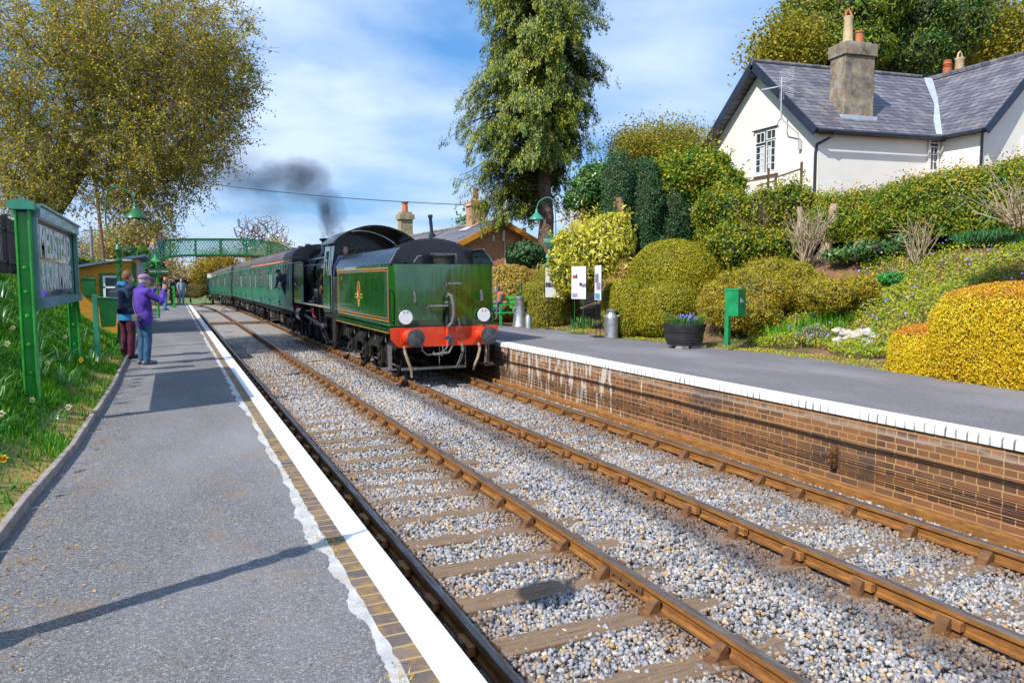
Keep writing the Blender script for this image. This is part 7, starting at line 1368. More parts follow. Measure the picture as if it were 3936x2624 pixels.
r = np.random.default_rng(91)
for i in range(4200):
    u = r.uniform(385, 490); t_ = float(np.interp(u, [p[0] for p in hillc], [p[1] for p in hillc])); P.append(at(u, t_+(690-t_)*r.uniform()**0.8, 260+r.uniform(-14,14)))
o = leaves('wooded_hill', np.array(P), np.tile([-0.4,-1,0.6],(len(P),1)), 2.6, M_HILL, 0.8, None, 0.5); o['kind'] = 'stuff'
# land behind the right hand gardens
def zfar(x, y): return 1.2 + 3.0*max(0, min(1, (x-14)/20))
wood('garden_wood', [(1290,1460,505,600,45,4)], 92, 9000, 0.5, leafmat('garden_wood_leaf', [(0.2,0.16,0.06),(0.34,0.28,0.08),(0.3,0.32,0.07)]))
far_tree('garden_tree', 'small budding tree beyond the station roof by the brick chimney', [B(1078,520,14,18,62,1.5)], 0.25, 900, LEAF_IVY, 93, 0.5, [at(1078,640,62),at(1078,560,62)], nt_=40)
far_tree('garden_tree', 'twiggy bushes beyond the laurel against the sky', [B(1360,500,60,18,50,2)], 0.2, 2200, LEAF_TFAR, 94, 0.5, [at(1360,600,50),at(1360,540,50)], nt_=120)
# brake van standing far down the near track
wg = thing('goods_wagon', 'brown end of a goods van standing far down the near track', 'wagon', (-0.35, 104, -0.5)); wy = 104.0; wz = -0.62; wx = -0.35
mb = MB(); mb.box(wx-1.15,wx+1.15,wy,wy+6,wz+1.1,wz+3.0); build('body', mb, plain('wagon_brown', (0.10,0.055,0.045), 0.7, var=0.3), wg, 0); mb = MB(); mb.prism([(wx-1.25,wz+3.0),(wx+1.25,wz+3.0),(wx+1.25,wz+3.05)]+[(wx+1.25-2.5*i/10,wz+3.05+0.25*math.sin(math.pi*i/10)) for i in range(11)], 'y', wy-0.2, wy+6.2); build('roof', mb, M_ROOF, wg, 40)
for X in (-0.72,0.0,0.72): mb = MB(); mb.lathe([(0.2,0),(0.22,-0.03),(0.13,-0.05),(0,-0.05)], (wx+X,wy-0.02,wz+2.3), 12, 'y', cap=False); build('lamp', mb, M_STEEL, wg)
mb = MB(); mb.box(wx-1.0,wx+1.0,wy-0.02,wy+6,wz+0.75,wz+1.09); build('frame', mb, M_GRIME, wg, 0)
for s in (-0.85,0.85): mb = MB(); mb.lathe([(0.1,0),(0.1,-0.4),(0.2,-0.42),(0.2,-0.46)], (wx+s,wy,wz+0.95), 12, 'y'); build('buffer', mb, M_GRIME, wg)
for s in (-0.75,0.75):
    for q in (1.2,4.8): mb = MB(); mb.lathe([(0.48,-0.06),(0.48,0.06)], (wx+s,wy+q,wz+0.48), 18, 'x'); build('wheel', mb, M_GRIME, wg)
# signal beyond the train
sg = thing('railway_signal', 'black colour light railway signal showing above the far coaches', 'signal', tuple(at(490,690,85))); a = at(490,690,85); z1 = at(490,628,85)[2]
mb = MB(); mb.cyl(a, (a[0],a[1],z1), 0.09, 8); build('post', mb, M_GRIME, sg); mb = MB(); mb.box(a[0]-0.1,a[0]+0.6,a[1]-0.15,a[1]+0.1,z1-0.6,z1+0.25); build('head', mb, M_BLK, sg, 0); mb = MB(); mb.box(a[0]-0.55,a[0]-0.12,a[1]-0.1,a[1],z1-0.5,z1-0.05); mb.lathe([(0.08,-0.1),(0.08,0.0)], (a[0]+0.5,a[1]-0.15,z1+0.25), 8); build('white_plate', mb, M_WHITE, sg, 0)
# hoarding or shelter past the indicator
bx_o = thing('waiting_shelter', 'low grey green shelter behind the distant men', 'shelter', (-3.4,48,0.8)); mb = MB(); mb.box(-5.2,-2.7,50,54,0.7,2.7); build('wall', mb, plain('shelter_green', (0.12,0.16,0.12), 0.7, var=0.3), bx_o, 0); mb = MB(); mb.slab([(-5.4,49.7,2.95),(-2.5,49.7,2.75),(-2.5,54.3,2.75),(-5.4,54.3,2.95)],0.1); build('roof', mb, M_ROOF, bx_o, 0)
# ================================================================ right platform furniture
M_CHURN = plain('dull_aluminium', (0.56,0.57,0.60), 0.38, 0.85, var=0.14, scale=7, bump=0.15, bscale=14)
def at_thing(name, label, cat, loc, group=None): return thing(name, label, cat, loc, group)
cx_, cy_2 = 8.36, 16.3; t = at_thing('milk_churn', 'tall aluminium milk churn standing alone on the platform beside the poster stands', 'milk churn', (cx_,cy_2,Z2))
mb = MB(); mb.lathe([(0.175,0.0),(0.18,0.012),(0.172,0.05),(0.172,0.38),(0.178,0.385),(0.178,0.40),(0.172,0.405),(0.172,0.52),(0.165,0.555),(0.13,0.60),(0.112,0.625),(0.108,0.69)], (cx_,cy_2,Z2), 28); build('body', mb, M_CHURN, t, 40)
mb = MB(); mb.lathe([(0.112,0.68),(0.14,0.69),(0.142,0.715),(0.12,0.72),(0.1,0.735),(0.0,0.735)], (cx_,cy_2,Z2), 24, cap=False); build('lid', mb, M_CHURN, t, 40)
for a in (0.3,3.4): ex, ey = math.cos(a-1.2), math.sin(a-1.2); mb = MB(); mb.tube([(cx_+0.165*ex-0.05*ey,cy_2+0.165*ey+0.05*ex,Z2+0.58),(cx_+0.20*ex-0.045*ey,cy_2+0.2*ey+0.045*ex,Z2+0.565),(cx_+0.20*ex+0.045*ey,cy_2+0.2*ey-0.045*ex,Z2+0.565),(cx_+0.165*ex+0.05*ey,cy_2+0.165*ey-0.05*ex,Z2+0.58)],0.012,6); build('handle', mb, M_CHURN, t)
cx_, cy_2 = 8.16, 21.4; t = at_thing('milk_churn', 'large conical milk churn beside the green bench', 'milk churn', (cx_,cy_2,Z2))
mb = MB(); mb.lathe([(0.235,0.0),(0.24,0.02),(0.225,0.06),(0.22,0.07),(0.135,0.84),(0.14,0.86),(0.16,0.88),(0.165,0.93),(0.15,0.93),(0.0,0.9)], (cx_,cy_2,Z2), 28, cap=False); build('body', mb, M_CHURN, t, 40)
for s in (-1,1): mb = MB(); mb.tube([(cx_+s*0.165,cy_2-0.05,Z2+0.62),(cx_+s*0.24,cy_2-0.05,Z2+0.58),(cx_+s*0.25,cy_2-0.05,Z2+0.48),(cx_+s*0.18,cy_2-0.05,Z2+0.42)],0.016,6); build('handle', mb, M_CHURN, t)
mb = MB(); mb.lathe([(0.15,0.93),(0.16,0.95),(0.05,0.97),(0,0.97)], (cx_,cy_2,Z2), 20, cap=False); build('lid', mb, M_CHURN, t)
cx_, cy_2 = 8.06, 20.55; t = at_thing('milk_churn', 'smallest milk churn in front of the conical one', 'milk churn', (cx_,cy_2,Z2))
mb = MB(); mb.lathe([(0.115,0.0),(0.118,0.02),(0.112,0.04),(0.112,0.33),(0.08,0.39),(0.075,0.43),(0.09,0.44),(0.09,0.465),(0.0,0.47)], (cx_,cy_2,Z2), 22, cap=False); build('body', mb, M_CHURN, t, 40); mb = MB(); mb.tube([(cx_+0.1,cy_2-0.05,Z2+0.34),(cx_+0.14,cy_2-0.05,Z2+0.32),(cx_+0.11,cy_2-0.05,Z2+0.26)],0.01,6); build('handle', mb, M_CHURN, t)
# poster stands
M_POST = plain('poster_white', (0.82,0.82,0.83), 0.5, var=0.03); M_PIC = {k: plain('poster_'+k, c, 0.5, var=0.45, scale=22) for k, c in dict(grey=(0.22,0.21,0.26), red=(0.5,0.05,0.03), ochre=(0.5,0.36,0.12), dark=(0.05,0.05,0.07), mauve=(0.35,0.3,0.5), blue=(0.1,0.4,0.55)).items()}
def poster(label, x, y, rot, pics, w=0.58, m=M_BLK):
    t = thing('poster_stand', label, 'poster stand', (0,0,0), 'poster boards on the right platform'); h0, h1 = 0.94, 1.86
    p_ = bx('poster_board', M_BLACK, t, -w/2, w/2, -0.012, 0.012, h0, h1); bx('sheet', M_POST, p_, -w/2+0.014, w/2-0.014, -0.0145, -0.0125, h0+0.014, h1-0.014)
    for (k, a, b, c, d) in pics: bx('printed_picture', M_PIC[k], p_, -w/2+a*w, -w/2+b*w, -0.0165, -0.015, h0+c*(h1-h0), h0+d*(h1-h0))
    for s in (-0.17,0.17): ty('leg', m, t, [(s,0.0,0.01),(s,0.0,h0)], 0.011, 6)
    bx('foot_plate', m, t, -0.27, 0.27, -0.16, 0.16, 0.0, 0.012); t.location = (x, y, Z2); t.rotation_euler.z = rot
poster('widest showing white poster board with small grey and ochre pictures', 8.73, 20.15, RAD(-14), [('grey',0.05,0.42,0.74,0.75),('grey',0.05,0.42,0.70,0.706),('grey',0.04,0.44,0.34,0.50),('ochre',0.58,0.97,0.03,0.22),('dark',0.58,0.97,0.19,0.225)])
poster('poster board turned partly away with a small red engine picture', 8.43, 18.1, RAD(-74), [('red',0.1,0.42,0.62,0.72),('dark',0.34,0.42,0.62,0.76),('dark',0.55,0.7,0.40,0.50),('grey',0.7,0.98,0.36,0.47),('mauve',0.08,0.45,0.05,0.19)], m=M_DG)
poster('poster board seen almost edge on just behind the tall milk churn', 8.30, 16.85, RAD(-103), [('grey',0.1,0.6,0.5,0.75),('mauve',0.3,0.9,0.3,0.5),('blue',0.1,0.8,0.04,0.2)])
# half barrel planter
bx_, by_ = 8.42, 13.4; t = at_thing('barrel_planter', 'dark half barrel planter on blocks filled with blue flowering bulbs', 'planter', (bx_,by_,Z2)); M_TUB = plain('tub_black', (0.03,0.028,0.03), 0.5, var=0.4, scale=6)
mb = MB(); mb.lathe([(0.36,0.06),(0.375,0.10),(0.44,0.40),(0.475,0.50),(0.475,0.52),(0.44,0.52),(0.42,0.46),(0.0,0.46)], (bx_,by_,Z2), 32, cap=False); build('tub', mb, M_TUB, t, 40)
for z, r_ in ((0.14,0.387),(0.19,0.40),(0.36,0.437)): mb = MB(); mb.lathe([(r_,0),(r_+0.012,0.0),(r_+0.018,0.035),(r_,0.035)], (bx_,by_,Z2+z), 32, cap=False); build('hoop', mb, M_TUB, t, 40)
mb = MB(); mb.lathe([(0,0.0),(0.43,0.0)], (bx_,by_,Z2+0.48), 24, cap=False); build('soil', mb, M_SOIL, t)
for dx_ in (-0.22,0.05,0.25): bx('block', M_KERB, t, bx_+dx_-0.09, bx_+dx_+0.09, by_-0.33, by_-0.1, Z2, Z2+0.058)
b = blades('tub_bulbs', 'tuft', np.array([bx_,by_,Z2+0.47]), 220, 0.38, 0.30, leafmat('bulb_leaf', [(0.05,0.17,0.05),(0.14,0.3,0.12)]), 0.014, 0.6, 'plant', 99); lv = b.children[0]; bpy.data.objects.remove(b); lv.parent = t; lv.name = 'bulb_leaves'; lv.location = (0,0,0.47)
mb = MB(); r = random.Random(5)
for i in range(26):
    p_ = np.array([bx_+r.gauss(0.0,0.08), by_-0.1+r.gauss(0,0.09), Z2+0.47+r.uniform(0.10,0.27)]); mb.lathe([(0.0,-0.03),(0.014,-0.02),(0.017,0.01),(0,0.03)], p_, 6, cap=False)
tag(build('blue_flowers', mb, plain('bluebell', (0.22,0.24,0.72), 0.6), t), kind='stuff')
# litter bin on a post
_g = at(1676, 700, 15.7); X, Y = float(_g[0]), float(_g[1]); z0 = 1.02; t = at_thing('litter_bin', 'green square litter bin on a post in front of the loose shrub', 'litter bin', (X,Y,z0)); M_BINM = mk_paint_green('bin_green', (0.012,0.27,0.09)); a = RAD(22)
def rq(dx_, dy, z): return (X+dx_*math.cos(a)-dy*math.sin(a), Y+dx_*math.sin(a)+dy*math.cos(a), z)
def rbox(mb, x0_, x1_, y0_, y1_, za, zb_, t0=1.0, t1=1.0):
    cxm, cym = (x0_+x1_)/2, (y0_+y1_)/2; vs = []
    for z, k in ((za,t0),(zb_,t1)): vs += [rq(cxm+(xx-cxm)*k, cym+(yy-cym)*k, z) for xx, yy in ((x0_,y0_),(x1_,y0_),(x1_,y1_),(x0_,y1_))]
    mb.add(vs, [(0,3,2,1),(4,5,6,7),(0,1,5,4),(1,2,6,5),(2,3,7,6),(3,0,4,7)])
mb = MB(); rbox(mb, -0.04,0.07,-0.0,0.09,z0-0.1,z0+1.06); build('post', mb, M_BINM, t, 0, 0.004); mb = MB()
for q in ((-0.25,-0.235,-0.32,-0.02),(0.065,0.08,-0.32,-0.02),(-0.235,0.065,-0.32,-0.305),(-0.235,0.065,-0.035,-0.02)): rbox(mb, *q, z0+0.53, z0+1.07, 1, 1)
rbox(mb, -0.235,0.065,-0.305,-0.035,z0+0.53,z0+0.55); build('bucket', mb, M_BINM, t, 0, 0.004)
mb = MB()
for q in ((-0.262,-0.246,-0.332,-0.008),(0.076,0.092,-0.332,-0.008),(-0.246,0.076,-0.332,-0.316),(-0.246,0.076,-0.024,-0.008)): rbox(mb, *q, z0+1.055, z0+1.09)
build('rim', mb, M_BINM, t, 0); mb = MB(); rbox(mb, -0.17,-0.03,-0.3225,-0.3205,z0+0.81,z0+0.84); rbox(mb, -0.165,-0.06,-0.3225,-0.3205,z0+0.845,z0+0.865); rbox(mb, -0.15,-0.10,-0.3225,-0.3205,z0+0.867,z0+0.9); build('white_marking', mb, M_LET, t, 0)
# bench
def bench():
    X, Y = 8.0, 22.75; t = at_thing('park_bench', 'green slatted bench with black cast arms beside the conical milk churn', 'bench', (X,Y,Z2))
    # the bench faces the track; its length runs along the platform
    for i, (x_, z_) in enumerate(((7.72,0.44),(7.84,0.44),(7.96,0.44),(8.08,0.44))): bx('seat_slat', M_BENCH, t, x_-0.05, x_+0.05, Y-0.95, Y+0.95, Z2+z_-0.03, Z2+z_+0.01, bevel=0.006)
    for i in range(3): bx('back_slat', M_BENCH, t, 8.18+0.03*i, 8.215+0.03*i, Y-0.95, Y+0.95, Z2+0.56+0.15*i, Z2+0.65+0.15*i, bevel=0.006)
    for y in (Y-0.9, Y+0.85):
        mb = MB(); mb.prism([(7.68,0),(7.74,0),(7.78,0.40),(8.14,0.40),(8.2,0),(8.27,0),(8.22,0.45),(8.30,1.05),(8.25,1.05),(8.14,0.46),(7.74,0.46),(7.74,0.66),(8.16,0.70),(8.16,0.74),(7.68,0.70)], 'y', y, y+0.045); mb.v = [(a,b,c+Z2) for a,b,c in mb.v]; build('end_frame', mb, M_BENCH, t, 0)
bench()
gp = at_thing('bench_finial', 'dark green post with pointed finial and side arm beside the bench', 'post', (8.85,22.3,Z2)); mb = MB(); mb.lathe([(0.05,0),(0.045,1.05),(0.06,1.08),(0.035,1.12),(0.04,1.3),(0.02,1.42),(0,1.45)], (8.62,22.3,Z2), 12); build('post', mb, M_DG, gp); mb = MB(); mb.beam((8.62,22.3,Z2+0.95),(9.1,22.25,Z2+0.95),0.05,0.07); mb.beam((8.62,22.3,Z2+0.55),(9.1,22.25,Z2+0.55),0.05,0.05); build('arm', mb, M_DG, gp, 0)
mb = MB(); mb.lathe([(0.04,0),(0.04,1.3),(0.02,1.4),(0,1.44)], (9.05,22.6,Z2), 10); build('far_post', mb, M_DG, gp)
# ================================================================ people
M_SKIN = plain('skin', (0.56,0.31,0.22), 0.55, var=0.1, scale=14)
def remeshed(name, mb, mat, parent, vox, smooth_it=4):
    me = bpy.data.meshes.new(name); me.from_pydata(mb.v, [], mb.f); o = bpy.data.objects.new(name, me); C.objects.link(o)
    import bmesh
    bm = bmesh.new(); bm.from_mesh(me); bmesh.ops.recalc_face_normals(bm, faces=bm.faces); bm.to_mesh(me); bm.free()
    m = o.modifiers.new('r', 'REMESH'); m.mode = 'VOXEL'; m.voxel_size = vox; m.use_smooth_shade = True
    s = o.modifiers.new('s', 'SMOOTH'); s.factor = 0.5; s.iterations = smooth_it
    dg = bpy.context.evaluated_depsgraph_get(); out = bpy.data.meshes.new_from_object(o.evaluated_get(dg)); bpy.data.objects.remove(o); out.name = name; out.materials.clear()
    out.polygons.foreach_set('use_smooth', [True]*len(out.polygons)); return link(name, out, mat, parent)
def ell(mb, c, r, n=14):
    prof = [(max(1e-4, math.sin(math.pi*i/n)), -math.cos(math.pi*i/n)) for i in range(n+1)]; k = len(mb.v); mb.lathe(prof, (0,0,0), 16)
    for i in range(k, len(mb.v)): x, y, z = mb.v[i]; mb.v[i] = (c[0]+x*r[0], c[1]+y*r[1], c[2]+z*r[2])
def limb(mb, pts, rs, n=12):
    P = [np.array(p, float) for p in pts]; mb.tube(P, rs, n)
    for p, r in zip(P, rs): ell(mb, p, (r*0.99,)*3, 8)
def fingers(mb, wrist, d, palm_n, curl=0.5, s=1.0):
    """palm, four unequal bent fingers and a thumb on the side"""
    d = unit(np.array(d, float)); pn = unit(np.array(palm_n, float)); pn = unit(pn - d*(pn@d)); sd = np.cross(d, pn); w = np.array(wrist, float)
    for q in np.linspace(0, 1, 4): limb(mb, [w+d*0.01+sd*(q-0.5)*0.03*s, w+d*0.085*s+sd*(q-0.5)*0.062*s], [0.016*s,0.0145*s], 8)
    for k, (o, L) in enumerate(((-0.033,0.068),(-0.011,0.08),(0.011,0.076),(0.032,0.06))):
        a = w+d*0.085*s+sd*o*s; b = a+(d*math.cos(curl)+pn*math.sin(curl))*L*0.5*s; c = b+(d*math.cos(curl*2.2)+pn*math.sin(curl*2.2))*L*0.5*s; limb(mb, [a,b,c], [0.0105*s,0.0095*s,0.008*s], 7)
    a = w+d*0.03*s-sd*0.03*s; limb(mb, [a, a-sd*0.025*s+d*0.03*s+pn*0.012, a-sd*0.02*s+d*0.058*s+pn*0.028], [0.013*s,0.011*s,0.009*s], 7)
def person(label, loc, heading, H=1.72, top=(0.1,0.1,0.3), leg=(0.05,0.08,0.15), shoe=(0.05,0.05,0.05), hair=(0.3,0.3,0.3), arms=None, head=None, vox=0.011, hairstyle='short', cap=None, collar=None, stance=0.11, extra=None, seated=False, cuff=0.0, topm=None, jl=0.0, bulk=1.0, hem=None, legm=None, hairy=True):
    """local frame: faces +Y, x to its right, feet at z = 0"""
    t = thing('person', label, 'person', (0,0,0)); k = H/1.75; hd = np.array(head if head is not None else (0,0.02,0), float)
    neck = np.array([0,-0.01,1.46])*k; hc = np.array([0,0.035,1.615])*k + hd
    hipz = 0.92*k; hip = [np.array([s*0.09*k,0,hipz]) for s in (-1,1)]
    if seated: hipz = 0.52; hip = [np.array([s*0.09,-0.02,hipz]) for s in (-1,1)]; knee = [np.array([s*0.12,0.40,0.50]) for s in (-1,1)]; ank = [np.array([s*0.12,0.40,0.09]) for s in (-1,1)]; dz = hipz-0.92*k; neck = neck+np.array([0,0.05,dz]); hc = hc+np.array([0,0.08,dz])
    else: dz = 0; knee = [np.array([s*(stance*0.95+0.01)*k,0.02,0.50*k]) for s in (-1,1)]; ank = [np.array([s*stance*k,-0.02,0.09*k]) for s in (-1,1)]
    sh = [np.array([s*0.185*k,0,1.40*k+dz])+(np.array([0,0.04,0]) if seated else 0) for s in (-1,1)]
    if arms is None: arms = [((s*0.24,0.02,1.13),(s*0.23,0.10,0.88)) for s in (-1,1)]
    el = [np.array(a[0], float) for a in arms]; wr = [np.array(a[1], float) for a in arms]
    fdir = [np.array(a[2], float) if len(a) > 2 else None for a in arms]
    mb = MB()   # one continuous body
    ell(mb, hc, (0.076*k,0.094*k,0.118*k)); ell(mb, hc+np.array([0,0.03,-0.055])*k, (0.058*k,0.062*k,0.062*k)); limb(mb, [neck-np.array([0,0.01,0.06]), hc+np.array([0,-0.02,-0.07])], [0.062*k,0.055*k])
    limb(mb, [hc+np.array([0,0.085,0.02])*k, hc+np.array([0,0.112,-0.022])*k], [0.010,0.014]); ell(mb, hc+np.array([0,0.088,-0.062])*k, (0.024,0.012,0.010))
    for s in (-1,1): ell(mb, hc+np.array([s*0.078,0,-0.01])*k, (0.012,0.02,0.032)); ell(mb, hc+np.array([s*0.033,0.078,0.035])*k, (0.02,0.012,0.008))
    ell(mb, neck+np.array([0,0,-0.22])*k, (0.15*k,0.09*k,0.22*k)); ell(mb, (hip[0]+hip[1])/2+np.array([0,0,0.10]), (0.14*k,0.095*k,0.2*k)); limb(mb, [neck-np.array([0,0,0.1]), (hip[0]+hip[1])/2], [0.11*k,0.12*k])
    for i, s in enumerate((-1,1)):
        limb(mb, [neck+np.array([0,0,-0.07]), sh[i], (sh[i]+el[i])/2, el[i], (el[i]+wr[i])/2, wr[i]], [0.05,0.052*k,0.045*k,0.037*k,0.034*k,0.026*k])
        dd = fdir[i] if fdir[i] is not None else (wr[i]-el[i]); fingers(mb, wr[i], dd, (-s*0.8,0.2,0.1) if fdir[i] is None else (-s*0.7,0.0,-0.3), 0.55, k)
        limb(mb, [hip[i], (hip[i]+knee[i])/2, knee[i], (knee[i]*0.6+ank[i]*0.4), ank[i]], [0.078*k,0.068*k,0.05*k,0.05*k,0.036*k]); limb(mb, [ank[i]+np.array([0,-0.03,-0.04]), ank[i]+np.array([0,0.14,-0.06])], [0.034,0.026])
    remeshed('body', mb, M_SKIN, t, vox)
    for s in (-1,1): e = MB(); ell(e, hc+np.array([s*0.033,0.087,0.016])*k, (0.013,0.009,0.008), 8); build('eye', e, plain('eye_dark', (0.05,0.04,0.04), 0.2), t)
    # jacket
    mb = MB(); b = bulk; ell(mb, neck+np.array([0,0,-0.20])*k, (0.185*k*b,0.125*k*b,0.24*k)); hp_ = (hip[0]+hip[1])/2; limb(mb, [neck+np.array([0,0,-0.10]), neck*0.5+hp_*0.5, hp_+np.array([0,0,0.10])], [0.115*k*b,0.145*k*b,0.145*k*b])
    if not seated: ell(mb, hp_+np.array([0,0,0.04-jl]), (0.185*k*b,0.14*k*b,0.16+jl)); 
    else: ell(mb, hp_+np.array([0,0.0,0.10]), (0.18,0.15,0.14))
    limb(mb, [neck+np.array([0,-0.005,-0.03]), neck+np.array([0,0,0.025])], [0.085*k,0.075*k])
    for i, s in enumerate((-1,1)): limb(mb, [neck+np.array([s*0.06,0,-0.06]), sh[i], (sh[i]+el[i])/2, el[i], (el[i]*0.5+wr[i]*0.5), wr[i]-(wr[i]-el[i])*0.08], [0.075*b,0.078*k*b,0.066*k*b,0.058*k*b,0.052*k,0.042*k])
    jk = remeshed('jacket', mb, topm or plain('cloth_%d%d%d' % tuple(int(c*99) for c in top), top, 0.85, var=0.3, scale=6, bump=0.6, bscale=9), t, vox)
    if hem: mb = MB(); mb.lathe([(0.10,-0.16),(0.152,-0.155),(0.158,-0.07),(0.15,-0.03),(0.08,-0.02)], (0,0,0), 24, cap=False); mb.v = [(x*1.22+hp_[0],y*1.0+hp_[1],z+hp_[2]+0.0) for x,y,z in mb.v]; build('hem', mb, plain('hem_%d' % int(hem[2]*99), hem, 0.8), t, 50)
    # trousers
    mb = MB(); ell(mb, hp_+np.array([0,-0.01,0.03]), (0.162*k,0.125*k,0.14*k))
    for i in range(2): limb(mb, [hip[i]+np.array([0,0,0.0]), (hip[i]+knee[i])/2, knee[i], knee[i]*0.5+ank[i]*0.5, ank[i]+np.array([0,0,-0.02])], [0.102*k,0.092*k,0.075*k,0.072*k,0.066*k])
    remeshed('trousers', mb, legm or plain('legs_%d%d%d' % tuple(int(c*99) for c in leg), leg, 0.85, var=0.45, scale=9, bump=0.8, bscale=12), t, vox)
    for i, s in enumerate((-1,1)):
        mb = MB(); a = ank[i]; limb(mb, [a+np.array([0,-0.05,-0.045]), a+np.array([0,0.05,-0.045]), a+np.array([s*0.015,0.16,-0.055])], [0.045,0.046,0.036]); limb(mb, [a+np.array([0,-0.01,0.01]), a+np.array([0,0,-0.04])], [0.045,0.045]); mb.v = [(x,y,max(z,0.004)) for x,y,z in mb.v]; remeshed('shoe', mb, plain('shoe_%d' % int(shoe[0]*99), shoe, 0.6), t, 0.009)
    if hairy:
        mb = MB(); ell(mb, hc+np.array([0,-0.018,0.022])*k, (0.086*k,0.095*k,0.112*k)); mb.v = [(x,y,z) for x,y,z in mb.v]; o = remeshed('hair', mb, plain('hair_%d%d' % (int(hair[0]*99), int(hair[2]*99)), hair, 0.8, var=0.4, scale=20, bump=0.8, bscale=60), t, 0.008, 1)
        me = o.data; lim = hc[2]-0.045*k
        for v in me.vertices:   # keep the hairline off the face and neck
            if v.co.y > hc[1]+0.045 and v.co.z < hc[2]+0.06: v.co.y = hc[1]+0.045-(hc[2]+0.06-v.co.z)*0.35
            if v.co.z < lim: v.co.z = lim+(v.co.z-lim)*0.2
    if extra: extra(t, dict(hc=hc, k=k, neck=neck, sh=sh, el=el, wr=wr, hp=hp_))
    t.location = loc; t.rotation_euler.z = -heading; return t
def flatcap(col, peak=True):
    def f(t, J):
        hc, k = J['hc'], J['k']; mb = MB(); ell(mb, hc+np.array([0,-0.01,0.065])*k, (0.096,0.11,0.07)); limb(mb, [hc+np.array([-0.04,0.09,0.055]), hc+np.array([0.04,0.09,0.055])], [0.02,0.02]); 
        o = remeshed('cap', mb, plain('cap_%d' % int(col[0]*99), col, 0.8, var=0.25, scale=12), t, 0.008, 2)
        if peak: mb = MB(); c = hc+np.array([0,0.10,0.045]); mb.prism([(c[0]-0.07,c[1]-0.02),(c[0]+0.07,c[1]-0.02),(c[0]+0.055,c[1]+0.055),(c[0],c[1]+0.075),(c[0]-0.055,c[1]+0.055)], 'z', c[2], c[2]+0.014); build('peak', mb, plain('cap_%d' % int(col[0]*99), col), t, 50)
    return f
def camera_at(t, p, s=0.05):
    mb = MB(); mb.box(p[0]-s,p[0]+s,p[1]-0.02,p[1]+0.02,p[2]-0.032,p[2]+0.032); mb.cyl((p[0],p[1]+0.02,p[2]),(p[0],p[1]+0.055,p[2]),0.022,12); tag(build('hand_camera', mb, M_BLK, t, 30, 0.004))
def strap_bag(t, J):
    flatcap((0.30,0.17,0.27))(t, J); mb = MB(); n_ = 16; hp_ = J['hp']
    P = [(-0.10,-0.02,1.44),(-0.13,-0.11,1.36),(-0.08,-0.155,1.2),(0.0,-0.175,1.08),(0.08,-0.185,0.97),(0.13,-0.19,0.90)]; mb.tube([np.array(p)*J['k'] for p in P], 0.009, 6); build('bag_strap', mb, M_BLK, t)
    mb = MB(); mb.box(0.06,0.26,-0.25,-0.16,0.80,0.93); build('shoulder_bag', mb, plain('grey_bag', (0.10,0.10,0.11), 0.6), t, 0, 0.02)
    camera_at(t, (J['wr'][0]+J['wr'][1])/2+np.array([0,0.08,0.05]))
# man in the purple jacket photographing the train
person('person in a purple jacket, pink cap and blue jeans raising a camera to the train', (-2.24,15.36,EDGE_Z+0.004), RAD(62), 1.66, (0.085,0.035,0.33), (0.03,0.10,0.20), (0.17,0.14,0.13), (0.5,0.5,0.5), arms=[((-0.25,0.20,1.17),(-0.10,0.30,1.40),(0.35,0.3,0.8)),((0.29,0.20,1.16),(0.12,0.34,1.37),(-0.25,0.4,0.8))], vox=0.010, extra=strap_bag, jl=0.06, bulk=1.12, stance=0.10)
def hood(t, J):
    n_ = J['neck']; mb = MB(); limb(mb, [n_+np.array([-0.08,-0.06,0.0]), n_+np.array([0,-0.10,0.02]), n_+np.array([0.08,-0.06,0.0])], [0.05,0.06,0.05]); remeshed('hood', mb, plain('hood_blue', (0.02,0.17,0.36), 0.8), t, 0.01)
    mb = MB(); mb.box(-0.15,0.15,-0.26,-0.13,0.97,1.36); build('backpack', mb, plain('navy_pack', (0.015,0.03,0.06), 0.7), t, 0, 0.04); mb = MB(); mb.box(-0.17,0.17,-0.17,0.14,1.00,1.10); build('waist_bag', mb, plain('dark_bag', (0.03,0.035,0.05), 0.6), t, 0, 0.03)
    mb = MB(); ell(mb, J['hc']+np.array([0,0.085,-0.05]), (0.05,0.04,0.05), 8); build('face_mask', mb, plain('white_mask', (0.7,0.7,0.75), 0.7), t)
person('person in a dark padded jacket and maroon trousers with a bright blue hem', (-2.58,16.7,EDGE_Z+0.004), RAD(55), 1.74, (0.012,0.03,0.075), (0.075,0.008,0.03), (0.02,0.02,0.025), (0.22,0.10,0.045), arms=[((-0.25,0.16,1.16),(-0.10,0.34,1.28)),((0.25,0.12,1.16),(0.12,0.34,1.26))], vox=0.011, extra=hood, hem=(0.02,0.2,0.42), bulk=1.15)
def rucksack(t, J): mb = MB(); mb.box(-0.24,0.06,-0.26,-0.11,0.98,1.22); build('rucksack', mb, plain('grey_bag', (0.10,0.10,0.11)), t, 0, 0.05); camera_at(t, (0.0,0.30,1.16), 0.06)
person('person with bald head, dark jacket and light blue jeans holding a camera', (-2.10,43.1,EDGE_Z+0.004), RAD(80), 1.74, (0.02,0.03,0.06), (0.10,0.22,0.42), (0.04,0.05,0.07), (0.5,0.35,0.28), arms=[((-0.25,0.12,1.14),(-0.08,0.30,1.16)),((0.25,0.12,1.14),(0.08,0.30,1.16))], vox=0.016, extra=rucksack, hairy=False)
person('person in black cap and black clothes standing behind the bald person', (-1.72,50.5,EDGE_Z+0.004), RAD(120), 1.72, (0.015,0.018,0.03), (0.03,0.02,0.025), (0.05,0.05,0.05), (0.1,0.1,0.1), vox=0.018, extra=flatcap((0.02,0.02,0.03)), jl=0.1)
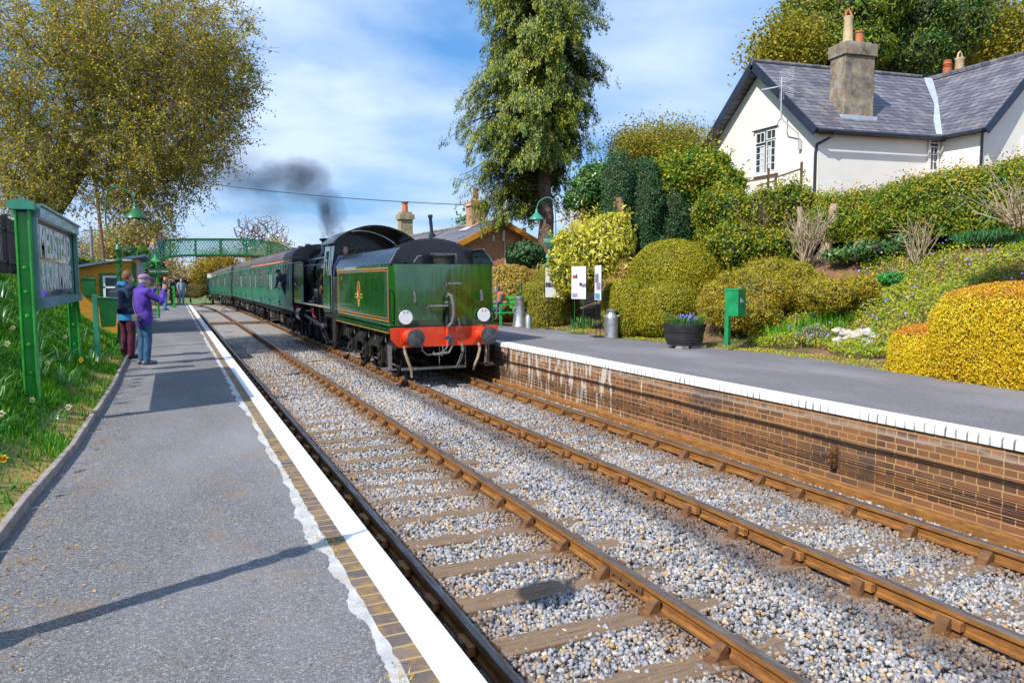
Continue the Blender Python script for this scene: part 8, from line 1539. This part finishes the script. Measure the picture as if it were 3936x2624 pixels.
person('person in pale grey blue clothes partly hidden beside the green post', (-1.2,53.2,EDGE_Z+0.004), RAD(160), 1.66, (0.25,0.36,0.42), (0.2,0.28,0.36), (0.3,0.3,0.3), (0.35,0.2,0.12), vox=0.02)
# seated in orange vest
def vest(t, J):
    n_ = J['neck']; mb = MB(); hp_ = J['hp']; limb(mb, [n_+np.array([0,0,-0.08]), n_*0.5+hp_*0.5+np.array([0,0,0]), hp_+np.array([0,0,0.12])], [0.14,0.175,0.175], 18); mb.v = [(x*1.16,y,z) for x,y,z in mb.v]; o = remeshed('hi_vis_vest', mb, plain('hi_vis_orange', (0.85,0.13,0.015), 0.6, var=0.1), t, 0.012)
    mb = MB(); m_ = n_*0.45+hp_*0.55; mb.lathe([(0.186,-0.025),(0.189,-0.02),(0.189,0.02),(0.186,0.025)], (0,0,0), 24); mb.v = [(x*1.13+m_[0],y*1.03+m_[1],z+m_[2]) for x,y,z in mb.v]; build('silver_band', mb, plain('reflective', (0.6,0.6,0.55), 0.3), t, 40)
    mb = MB(); 
    for s in (-1,1): mb.lathe([(0.022,-0.003),(0.026,0.0),(0.022,0.003)], J['hc']+np.array([s*0.033,0.1,0.016]), 12, 'y')
    build('glasses', mb, M_BLK, t)
person('person in an orange hi-vis vest seated on the green bench reading', (7.98,22.35,Z2), RAD(-75), 1.72, (0.10,0.12,0.14), (0.02,0.045,0.13), (0.14,0.14,0.15), (0.12,0.08,0.06), arms=[((-0.23,0.10,0.78),(-0.10,0.34,0.72)),((0.23,0.10,0.78),(0.10,0.34,0.72))], seated=True, vox=0.012, extra=vest, head=(0,0.05,-0.03))
# driver looking out of the cab, guard leaning from the coach, two on the bridge
def upper(label, loc, heading, top, hair, arms, capcol=None, vox=0.012, H=1.72):
    return person(label, loc, heading, H, top, (0.02,0.03,0.06), (0.03,0.03,0.03), hair, arms=arms, vox=vox, extra=flatcap(capcol) if capcol else None)
upper('person driving the engine, looking back from the cab with one arm outside', (3.06,22.78,1.60), RAD(205), (0.02,0.03,0.11), (0.25,0.2,0.18), [((-0.24,0.02,1.13),(-0.2,0.1,0.9)),((0.33,-0.02,1.12),(0.37,0.0,0.80),(0,0.1,-1))], None)
gd = upper('person with a beard leaning out of the first coach window', (3.02,33.3,1.18), RAD(225), (0.02,0.03,0.08), (0.05,0.05,0.06), [((-0.24,0.14,1.13),(-0.15,0.36,1.12)),((0.25,0.18,1.12),(0.16,0.42,1.06),(0.1,1,0.1))], (0.02,0.02,0.03))
gd.rotation_euler = (Matrix.Rotation(RAD(-22), 4, 'Y') @ Matrix.Rotation(RAD(-225), 4, 'Z')).to_euler()
pb = bp(354, 590, 1.0); person('person in a pink top on the left end of the footbridge', (pb[0],pb[1],pb[2]-0.25), RAD(190), 1.65, (0.5,0.25,0.3), (0.1,0.1,0.2), (0.1,0.1,0.1), (0.4,0.3,0.2), vox=0.02)
pb = bp(372, 584, 1.0); person('person in dark blue on the left end of the footbridge', (pb[0],pb[1],pb[2]-0.25), RAD(175), 1.70, (0.04,0.05,0.2), (0.03,0.03,0.08), (0.1,0.1,0.1), (0.1,0.06,0.05), vox=0.02)
